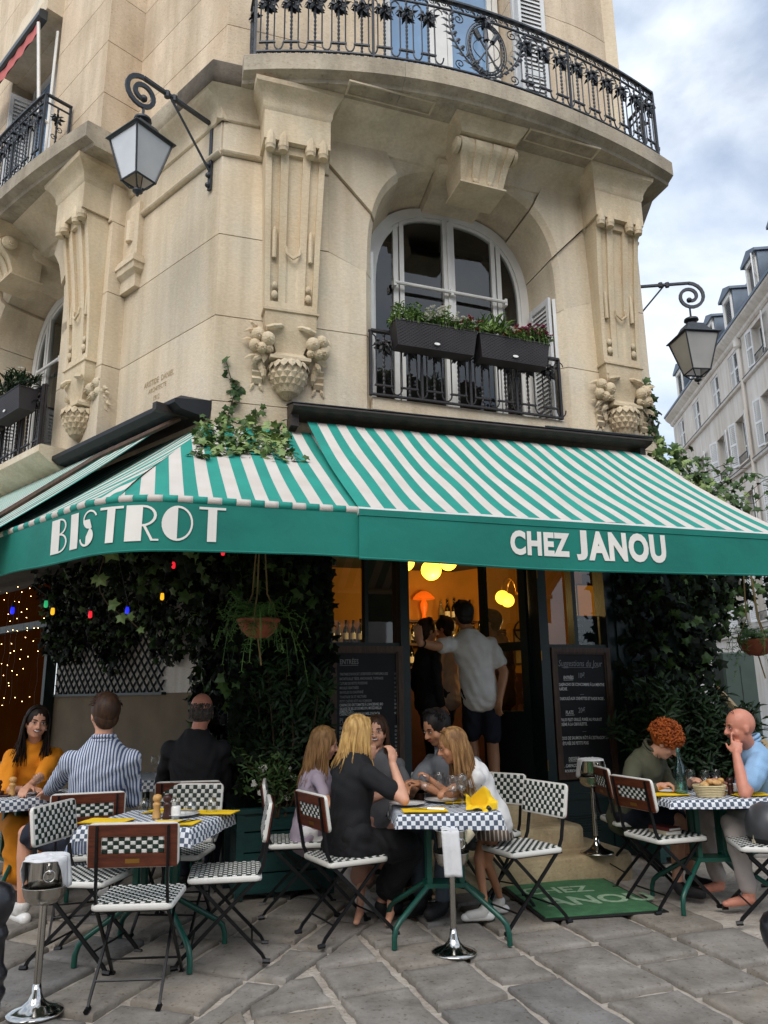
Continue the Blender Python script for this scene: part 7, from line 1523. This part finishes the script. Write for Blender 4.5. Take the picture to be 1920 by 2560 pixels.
for k in range(16):
    p=FG(r.uniform(.85,1.4),.45,r.uniform(.72,.95))
    for j in range(4):
        q=p+V((r.uniform(-.02,.02),r.uniform(-.02,.02),r.uniform(-.015,.015)))
        for z in range(5): a=2*PI*z/5; leaf(m,q,(math.cos(a),-.4,math.sin(a)),(0,-1,0),.017,.013)
o=m.build('small_flowers','petal_w'); tag(o,'small white flowers among the leaves of the green planter','flowers')
# planters built of boards
def planter(label,fn,s0,s1,o0,o1,z0,z1,n):
    t=thing('planter',label,'planter',fn((s0+s1)/2,(o0+o1)/2,z0)); h=(z1-z0-.05)/n
    for k in range(n): m=MB(); m.loft([[fn(s0+.05,o1-.03,z),fn(s1-.05,o1-.03,z),fn(s1-.05,o1-i,z),fn(s0+.05,o1-i,z)] for z,i in ((z0+.03+h*k+.004,.006),(z0+.03+h*k+.008,0),(z0+.03+h*(k+1)-.008,0),(z0+.03+h*(k+1)-.004,.006))]); m.build('plank','greenbox',t,world=True,recalc=True)
    for a,b in ((s0,s0+.055),(s1-.055,s1)): m=MB(); m.box(a,b,o1-.055,o1+.012,z0,z1); part_=m.build('corner_post','greenbox',t,fn=fn,world=True)
    for k in range(n): m=MB(); m.box(s0+.0,s0+.02,o0,o1-.055,z0+.03+h*k+.004,z0+.03+h*(k+1)-.004); m.box(s1-.02,s1,o0,o1-.055,z0+.03+h*k+.004,z0+.03+h*(k+1)-.004); m.build('end_plank','greenbox',t,fn=fn,world=True)
    m=MB(); m.box(s0+.02,s1-.02,o0,o1-.03,z0+.05,z1-.06); m.build('soil','soil',t,fn=fn,world=True); m=MB(); m.box(s0-.01,s1+.01,o1-.06,o1+.02,z1-.03,z1+.002); m.build('top_board','greenbox',t,fn=fn,world=True)
planter('dark green boarded planter left of the menu board',FG,.74,1.46,.09,.46,gz(6.3),.665,4)
planter('dark green boarded planter behind the right table',W3,-1.55,.05,.0-.35,.35,gz(7),.60,3) if False else planter('dark green boarded planter behind the right table',FG,4.25,5.25,.09,.50,gz(7),.60,3)
# hanging fern baskets
def basket(label,c,drop,seed,R0=.15,fr=46):
    c=V(c); t=thing('hanging_basket',label,'hanging basket',c); r=random.Random(seed); m=MB(); m.lathe([(.02,-.115),(.075,-.10),(.12,-.055),(R0-.005,.0),(R0+.006,.012),(R0,.02),(R0-.015,.012),(R0-.02,-.01)],c,22,cap=False); x=m.build('bowl','terracotta',t,world=True,smooth=True)
    m=MB()
    for k in range(3):
        a=2*PI*k/3+.5; e=c+V((math.cos(a)*(R0+.008),math.sin(a)*(R0+.008),.015)); kn=c+V((math.cos(a)*.06,math.sin(a)*.06,.20)); m.tube([c+V((math.cos(a)*.06,math.sin(a)*.06,-.11)),c+V((math.cos(a)*.125,math.sin(a)*.125,-.06)),e,kn,c+V((math.cos(a)*.02,math.sin(a)*.02,drop))],.006,5)
        b=c+V((math.cos(a+1.05)*.135,math.sin(a+1.05)*.135,-.045)); m.tube([e,b,c+V((math.cos(a+2.09)*(R0+.008),math.sin(a+2.09)*(R0+.008),.015))],.005,5)
    m.tube([c+V((0,0,-.115)),c+V((.03,-.01,-.3))],.006,5); m.build('rope_sling','rope',t,world=True)
    lv=MB()
    for k in range(fr):
        a=r.uniform(0,2*PI); L_=r.uniform(.20,.44); up=r.uniform(.05,.42); pts=[c+V((math.cos(a)*L_*q*.9,math.sin(a)*L_*q*.9,.02+up*q-(.30+.22*r.random())*q*q*L_/.4)) for q in [i/9 for i in range(10)]]; lv.tube(pts,.002,3)
        for i in range(1,10):
            d=(pts[i]-pts[i-1]).normalized(); sd_=d.cross(V((0,0,1))).normalized(); 
            for u_ in (0,.5):
                for sg in (-1,1): leaf(lv,pts[i].lerp(pts[i-1],u_),sd_*sg+d*.35+V((0,0,-.15)),(0,0,1),.055*(1-abs(i-3.5)/9)*(L_/.4),.012,0,.05)
    lv.build('fern_fronds','fern',t,world=True); return t
basket('terracotta hanging basket of ferns below the BISTROT awning',(-.89,5.42,1.97),.75,4)
basket('terracotta hanging basket at the right edge below the awning',(3.12,6.55,1.86),.9,5,.14,30)
# trellis on the rear wall
t=thing('trellis','dark diamond lattice trellis on the rear wall of the left terrace','trellis',LW(3.7,-1.18,1.5)); l0,l1,z0,z1=2.45,5.1,1.53,2.30
for sg in (-1,1):
    k=l0-(z1-z0)
    while k<l1+(z1-z0):
        a=max(l0,k if sg>0 else k-(z1-z0)); 
        if sg>0: ps=[(k,z0),(k+(z1-z0),z1)]
        else: ps=[(k,z0),(k-(z1-z0),z1)]
        (xa,za),(xb,zb)=ps; lo,hi=min(xa,xb),max(xa,xb)
        ca,cb=max(lo,l0),min(hi,l1)
        if cb-ca>.02:
            f=lambda x:za+(zb-za)*(x-xa)/(xb-xa); m=MB(); p0,p1=LW(ca,-1.17+.008*sg,f(ca)),LW(cb,-1.17+.008*sg,f(cb)); m.tube([p0,p1],.01,4,sq=(.004,.014),ref=tuple(NL)); m.build('lath','green',t,world=True)
        k+=.15
m=MB(); m.box(l0-.02,l1+.02,-1.20,-1.14,z0-.03,z0); m.box(l0-.02,l1+.02,-1.20,-1.14,z1,z1+.03); m.build('frame','green',t,fn=LW,world=True)
# flat panel, a dim room and its amber glow painted into it, at the far left, fairy lights and coloured bulbs
m=MB(); m.box(5.2,5.28,-1.19,-1.05,0,3.2); m.box(5.28,9,-1.19,-1.08,2.45,2.55); part(m,'terrace_doorframe','green',LW)
m=MB(); m.box(5.28,9,-1.196,-1.19,.6,3.1); part(m,'room_glow_panel',M('painted_room_glow','#0d0703',.95,spec=.0,var=.5,scale=2.5,emit='#a8520c',es=.02),LW)
fl=thing('fairy_lights','curtain of tiny warm fairy lights at the far left','string lights',LW(5.8,-1.0,2.3)); r=random.Random(13); m=MB(); wi=MB()
for k in range(12):
    l=5.35+.20*k; pts=[LW(l+.03*math.sin(q*2+k),-1.0,3.05-q*.15) for q in range(12)]; wi.tube(pts,.0015,3)
    for p in pts:
        if r.random()<.6: m.sphere(tuple(p+V((r.uniform(-.05,.05),0,r.uniform(-.06,.06)))),.0045,5,4)
T['fairy']=M('fairy_bulb','#ffe2b0',.4,var=0,emit='#ffcf8a',es=9); x=m.build('tiny_bulbs','fairy',fl,world=True); tag(x,kind='stuff'); wi.build('wire','blackmetal',fl,world=True)
sl_=thing('party_lights','string of coloured bulbs below the left awning','string lights',(-2.2,6.2,2.4)); bp_=[((-2.31,6.30,2.64),'y'),((-1.75,6.30,2.53),'r'),((-2.41,6.30,2.13),'r'),((-3.05,6.30,2.17),'b'),((-1.83,6.30,2.27),'y'),((-2.11,6.30,2.16),'b'),((-2.78,6.30,2.22),'g'),((-1.28,6.0,2.58),'r'),((-2.72,6.3,2.16),'y')]
for ch,c,e in (('y','#d09a1c',.9),('r','#c01c28',.9),('b','#1a22c8',1.2),('g','#2aa86a',.5)): T['bulb_'+ch]=M('coloured_bulb_'+{'y':'yellow','r':'red','b':'blue','g':'green'}[ch],c,.3,var=0,emit=c,es=e)
for p,ch in bp_: m=MB(); m.lathe([(.001,-.03),(.011,-.027),(.016,-.016),(.016,.0),(.014,.018),(.012,.03)],p,12); m.build('bulb','bulb_'+ch,sl_,world=True,smooth=True); m=MB(); m.lathe([(.013,.028),(.013,.06),(.004,.07)],p,8); m.build('socket','blackmetal',sl_,world=True)
m=MB(); q=sorted([V(p)+V((0,0,.07)) for p,c in bp_],key=lambda v:v.x); m.tube([v for a,b in zip(q[:-1],q[1:]) for v in (a,a.lerp(b,.5)+V((0,0,.12)))]+[q[-1]],.003,4); m.build('cable','blackmetal',sl_,world=True)
# leaning closed parasol at the right
t=thing('parasol','closed beige parasol leaning behind the bald man','parasol',(3.4,7.2,.8)); a,b=V((3.05,7.20,1.45)),V((3.62,7.05,.45)); m=MB(); 
d=(b-a).normalized(); s1=d.orthogonal().normalized(); s2=d.cross(s1); m.loft([[a.lerp(b,t_)+(s1*math.cos(2*PI*j/20)+s2*math.sin(2*PI*j/20))*rr*(1+.14*math.sin(j*PI*.5)) for j in range(20)] for t_,rr in ((0,.02),(.1,.035),(.4,.06),(.8,.085),(.95,.07),(1,.05))]); x=m.build('folded_canopy',M('beige_parasol_canvas','#c6ab82',.85,var=.1,scale=4,bump=.3,bscale=20),t,world=True,smooth=True); m=MB(); m.tube([b-d*.1,b+d*.45],.018,8); m.tube([a-d*.06,a+d*.05],.012,8); m.build('pole','palewood',t,world=True)
# ================================================================ STREET BEYOND
D6=V((math.sin(R_(6)),math.cos(R_(6)),0)); N6=V((-D6.y,D6.x,0)); P6=V((10.85,0,0))
def SB(t,o,z): return P6+D6*t+N6*o+V((0,0,z))
sb=thing('street_building','long pale rendered building with white shutters and slate dormers across the street','building',SB(30,0,0)); T0_,T1_=13.0,37.2
def sp_(m,name,mat,smooth=0): 
    o=m.build(name,mat,sb,fn=SB,world=True)
    if smooth: smooth_angle(o,smooth)
    return o
WX=[14.7,17.3,20.2,23.0,25.6,28.3,30.6,33.4,35.9]; rows=[(1.0,2.6,.62),(4.0,5.9,1.0),(7.0,8.85,1.0),(10.0,11.78,.98),(13.05,14.45,.95)]
# wall pieces round real openings
zs=[-.3]+[z for r_ in rows for z in r_[:2]]+[15.0]
for k in range(len(zs)-1):
    m=MB()
    if k%2==0: m.box(T0_,T1_,-.4,0,zs[k],zs[k+1])
    else:
        wd=rows[k//2][2]; x=T0_
        for wx in WX+[T1_+wd/2]: m=MB(); m.box(x,wx-wd/2,-.4,0,zs[k],zs[k+1]); x=wx+wd/2; sp_(m,'wall','plaster')
        continue
    sp_(m,'wall','plaster')
m=MB(); m.box(T0_,T1_,-9,-.9,-.3,15.0); sp_(m,'inner_core','darkroom')
m=MB()
m.loft([[(T0_,-.1,z),(T1_+.1,-.1,z),(T1_+.1,o,z),(T0_,o,z)] for z,o in ((14.62,.04),(14.68,.10),(14.78,.12),(14.85,.22),(14.98,.34),(15.08,.36),(15.10,.30))]); sp_(m,'cornice','plaster',30)
m=MB(); m.box(T0_,T1_+.1,.30,.40,15.06,15.16); sp_(m,'gutter','roofzinc')
for z in (12.92,9.78,6.8,3.7):
    m=MB(); m.loft([[(T0_,-.05,q),(T1_,-.05,q),(T1_,o,q),(T0_,o,q)] for q,o in ((z-.12,.03),(z-.08,.10),(z,.12),(z+.02,.10))]); sp_(m,'string_course','plaster',30); m=MB(); m.box(T0_,T1_,-.02,.125,z+.02,z+.045); sp_(m,'lead_flashing','zinc')
m=MB(); m.loft([[(T0_,a,15.1),(T1_,a,15.1),(T1_,a2,18.3),(T0_,a2,18.3)][:4] for a,a2 in ((-.05,-1.5),(-9,-8))]); sp_(m,'mansard_roof','roofzinc')
def add_shutter(o_s,t0,ang,z0,z1,wd,sub):
    ca,sa=math.cos(ang),math.sin(ang); f=lambda x,y,z:(t0+x*ca-y*sa,o_s+x*sa+y*ca,z); m=MB()
    for x0,x1 in ((0,.06),(wd-.06,wd)): m.box(x0,x1,-.02,.02,z0,z1)
    for z in (z0,(z0+z1)/2-.03,z1-.08): m.box(.06,wd-.06,-.018,.018,z,z+.08)
    n=int((z1-z0)/.075)
    for k in range(n): z=z0+.06+(z1-z0-.1)*k/n; m.add([(.06,.016,z),(wd-.06,.016,z),(wd-.06,-.016,z+.05),(.06,-.016,z+.05)],[(0,1,2,3)])
    m.v=[f(*p) for p in m.v]; o=m.build('shutter','shutter',sb,fn=SB,world=True); return o
rs=random.Random(3)
for k,(z0,z1,wd) in enumerate(rows):
    for wx in WX:
        m=MB(); a,b=wx-wd/2,wx+wd/2
        if k==0:
            for q in range(5): m.tube([(a+wd*(q+.5)/5,-.12,z0),(a+wd*(q+.5)/5,-.12,z1)],.014,5)
            for q in range(3): m.box(a,b,-.135,-.11,z0+.3+.5*q,z0+.33+.5*q)
            sp_(m,'window_bars','iron'); m=MB(); m.add([(a,-.3,z0),(b,-.3,z0),(b,-.3,z1),(a,-.3,z1)],[(0,1,2,3)]); sp_(m,'pane','pane_dark'); continue
        closed=(k==4 and 27<wx) or (k==3 and wx in(17.3,))
        for x0,x1 in ((a,a+.07),(b-.07,b),(wx-.05,wx+.05)): m.box(x0,x1,-.30,-.24,z0,z1)
        for q in (z0,z1-.08,(z0*.6+z1*.4)): m.box(a,b,-.29,-.25,q,q+.07)
        w_o=sp_(m,'window','wframe'); m=MB(); m.add([(a,-.27,z0),(b,-.27,z0),(b,-.27,z1),(a,-.27,z1)],[(0,1,2,3)]); m.build('pane','pane_dark',w_o,fn=SB)
        m=MB(); m.box(a-.05,b+.05,-.30,.06,z0-.06,z0); sp_(m,'sill','plaster')
        if closed: add_shutter(.0-.05,a,0,z0,z1,wd/2-.01,None); add_shutter(-.05,b,PI,z0,z1,wd/2-.01,None)
        else:
            add_shutter(.02,a,PI-R_(rs.uniform(4,26)),z0,z1,wd/2,None); add_shutter(.02,b,R_(rs.uniform(4,26)),z0,z1,wd/2,None)
            m=MB(); 
            for q in range(9): m.tube([(a+wd*q/8,.02,z0),(a+wd*q/8,.02,z0+.32)],.010,4)
            m.box(a,b,.0,.035,z0+.32,z0+.345); sp_(m,'window_guard','iron')
# dormers
for wx in [15.2,17.8,20.4,23.0,25.6,28.3,30.6,33.4,35.6]:
    t_=MB(); a,b=wx-.62,wx+.62; t_.box(a,a+.12,-1.6,-.10,15.15,16.95); t_.box(b-.12,b,-1.6,-.10,15.15,16.95); t_.box(a+.12,b-.12,-1.6,-1.2,15.15,16.95); d_o=sp_(t_,'dormer','roofzinc')
    m=MB(); m.loft([[(a-.08,o,16.95),(b+.08,o,16.95),(b+.08,o,17.05),(wx,o,17.32),(a-.08,o,17.05)] for o in (.03,-1.9)]); m.build('dormer_roof','roofzinc',d_o,fn=SB)
    m=MB(); m.box(a+.12,a+.24,-.16,-.05,15.2,16.95); m.box(b-.24,b-.12,-.16,-.05,15.2,16.95); m.box(a+.12,b-.12,-.16,-.05,16.78,16.95); m.box(a+.12,b-.12,-.2,-.05,15.15,15.28); m.build('dormer_frame','wframe',d_o,fn=SB)
    if wx>27:
        for sg in (0,1):
            m=MB(); x0=a+.24 if not sg else wx+.01; x1=wx-.01 if not sg else b-.24
            for k in range(16): z=15.3+1.45*k/16; m.add([(x0,-.10,z),(x1,-.10,z),(x1,-.14,z+.07),(x0,-.14,z+.07)],[(0,1,2,3)])
            m.build('louvre','shutter',d_o,fn=SB)
    else: m=MB(); m.add([(a+.24,-.15,15.3),(b-.24,-.15,15.3),(b-.24,-.15,16.8),(a+.24,-.15,16.8)],[(0,1,2,3)]); m.build('dormer_pane','pane_dark',d_o,fn=SB); 
add_shutter(-.04,25.6-.38,R_(150),15.3,16.8,.42,None)
m=MB()
for t_ in (27.0,16,21): m.box(t_,t_+1.4,-2.6,-2.0,17,18.9)
sp_(m,'chimney_stack','plaster')
for t_ in (27.1,27.5,27.9,16.2,16.6,21.3,21.7): m=MB(); m.lathe([(.11,0),(.12,.05),(.10,.4),(.12,.45),(.12,.5)],(t_,-2.3,18.9),10); sp_(m,'chimney_pot','terracotta')
m=MB(); m.tube([(29.5-2.2,.10,3.0),(27.3,.10,9.8),(27.3,.10,14.7)],.06,8); m.lathe([(.06,-.1),(.14,.0),(.15,.2),(.16,.25)],(27.3,.12,14.3),10); m.tube([(23.4,.1,0),(23.4,.1,14.7)],.06,8); sp_(m,'downpipe','plaster')
# houses closing the street
hb=thing('far_house','pale stone house with grey roof closing the end of the street','building',(9,52,0)); m=MB(); m.box(6,20,48,58,-.3,13.4); m.box(5.8,20,47.8,58,13.4,13.7); m.build('wall','plaster',hb,world=True); m=MB(); m.loft([[(6,48,13.7),(20,48,13.7),(20,58,13.7),(6,58,13.7)],[(6.5,49,16.2),(19.5,49,16.2),(19.5,57,16.2),(6.5,57,16.2)]]); m.build('roof','roofzinc',hb,world=True)
for k in range(5):
    for q in range(4): m=MB(); x=7.0+2.4*k; m.box(x,x+1,47.93,47.99,1.2+3.1*q,2.9+3.1*q); w_o=m.build('window','wframe',hb,world=True); m=MB(); m.add([(x+.1,47.92,1.3+3.1*q),(x+.9,47.92,1.3+3.1*q),(x+.9,47.92,2.8+3.1*q),(x+.1,47.92,2.8+3.1*q)],[(0,1,2,3)]); m.build('pane','pane_dark',w_o)
# dark green utility cabinet / door post in the street
m=MB(); m.cbox(-.25,.25,-.2,.2,0,2.1,.02); m.box(-.22,-.01,-.215,-.2,.2,1.9); m.box(.01,.22,-.215,-.2,.2,1.9); o=m.build('street_cabinet',M('dull_green_metal','#3c4a44',.5,var=.1)); o.location=(5.4,12.2,-.05); tag(o,'dull green metal street cabinet seen through the ivy','cabinet')
# parked car
def car(label,x,y,z,rz,mat):
    t=thing('parked_car',label,'car',(x,y,z),rz); W2_=.86
    prof=[(-2.05,.35),(-2.08,.62),(-2.0,.86),(-1.72,.95),(-1.30,1.40),(-1.05,1.46),(.10,1.44),(.45,1.36),(1.02,.95),(1.80,.83),(2.02,.68),(2.05,.40),(1.95,.26),(-1.95,.26)]
    m=MB(); m.loft([[(px*k,sy,pz if pz<.9 else .9+(pz-.9)*kz) for px,pz in prof] for sy,k,kz in ((-W2_,.985,.86),(-W2_*.96,1,.97),(-W2_*.6,1.01,1.0),(W2_*.6,1.01,1.0),(W2_*.96,1,.97),(W2_,.985,.86))]); o=m.build('body',mat,t); smooth_angle(o,35)
    for sy in (-1,1):
        g=MB(); g.add([(-1.32,sy*(W2_+.004),.93),(.92,sy*(W2_+.004),.93),(.42,sy*(W2_-.02),1.28),(-1.02,sy*(W2_-.02),1.30)],[(0,1,2,3)]); g.build('side_window','pane_dark',t)
        for wx in (-1.28,1.28):
            w_=MB(); w_.lathe([(.20,-.10),(.30,-.10),(.325,-.06),(.325,.06),(.30,.10),(.20,.10)],(wx,sy*.78,.325),20,R=rot(R_(90),0,0)); ty=w_.build('wheel','rubber',t); r=MB(); r.lathe([(.19,-.085),(.19,.085),(.05,.11),(.001,.11)],(wx,sy*.80,.325),14,R=rot(R_(90*-sy),0,0)); r.build('rim','steel_b',ty)
    g=MB(); g.add([(.47,-.70,1.33),(.47,.70,1.33),(1.0,.78,.97),(1.0,-.78,.97)],[(0,1,2,3)]); g.build('windscreen','pane_dark',t); g=MB(); g.add([(-1.33,-.70,1.37),(-1.33,.70,1.37),(-1.71,.78,.97),(-1.71,-.78,.97)],[(0,1,2,3)]); g.build('rear_window','pane_dark',t)
    for sy in (-.62,.62): g=MB(); g.sphere((1.92,sy,.70),.12,10,6,(.6,1.3,.6)); g.build('headlight','china',t,smooth=True); g=MB(); g.box(-2.06,-2.0,sy-.12,sy+.12,.66,.88); g.build('tail_light','bulb_r',t)
    g=MB(); g.tube([(-.9,0,1.45),(-1.05,0,1.95)],.008,5); g.lathe([(.04,0),(.02,.03)],(-.9,0,1.455),8); g.build('antenna','rubber',t); return t
car('pale grey parked car at the right edge of the street',8.1,14.6,-.20,R_(84),M('pale_car_paint','#c3c7ca',.3,var=.02,coat=.6))
# the houses opposite, behind the photographer, mirrored in the panes and steel
ob=thing('opposite_house','cream house with a slate mansard across the square','building',(0,-16,0)); m=MB(); m.box(-22,16,-24,-16,-.3,14); m.box(-22.2,16.2,-24,-15.6,13.6,14.1); m.build('wall','plaster',ob,world=True); m=MB(); m.loft([[(-22,-16,14.1),(16,-16,14.1),(16,-24,14.1),(-22,-24,14.1)],[(-21,-17.6,17.6),(15,-17.6,17.6),(15,-23,17.6),(-21,-23,17.6)]]); m.build('roof','roofzinc',ob,world=True)
for k in range(14):
    for q in range(4): m=MB(); x=-20.5+2.6*k; m.box(x,x+1.1,-15.99,-15.93,1.2+3.2*q,3.1+3.2*q); w_o=m.build('window','wframe',ob,world=True); m=MB(); m.add([(x+.1,-15.92,1.3+3.2*q),(x+1,-15.92,1.3+3.2*q),(x+1,-15.92,3.0+3.2*q),(x+.1,-15.92,3.0+3.2*q)],[(0,1,2,3)]); m.build('pane','pane_dark',w_o)
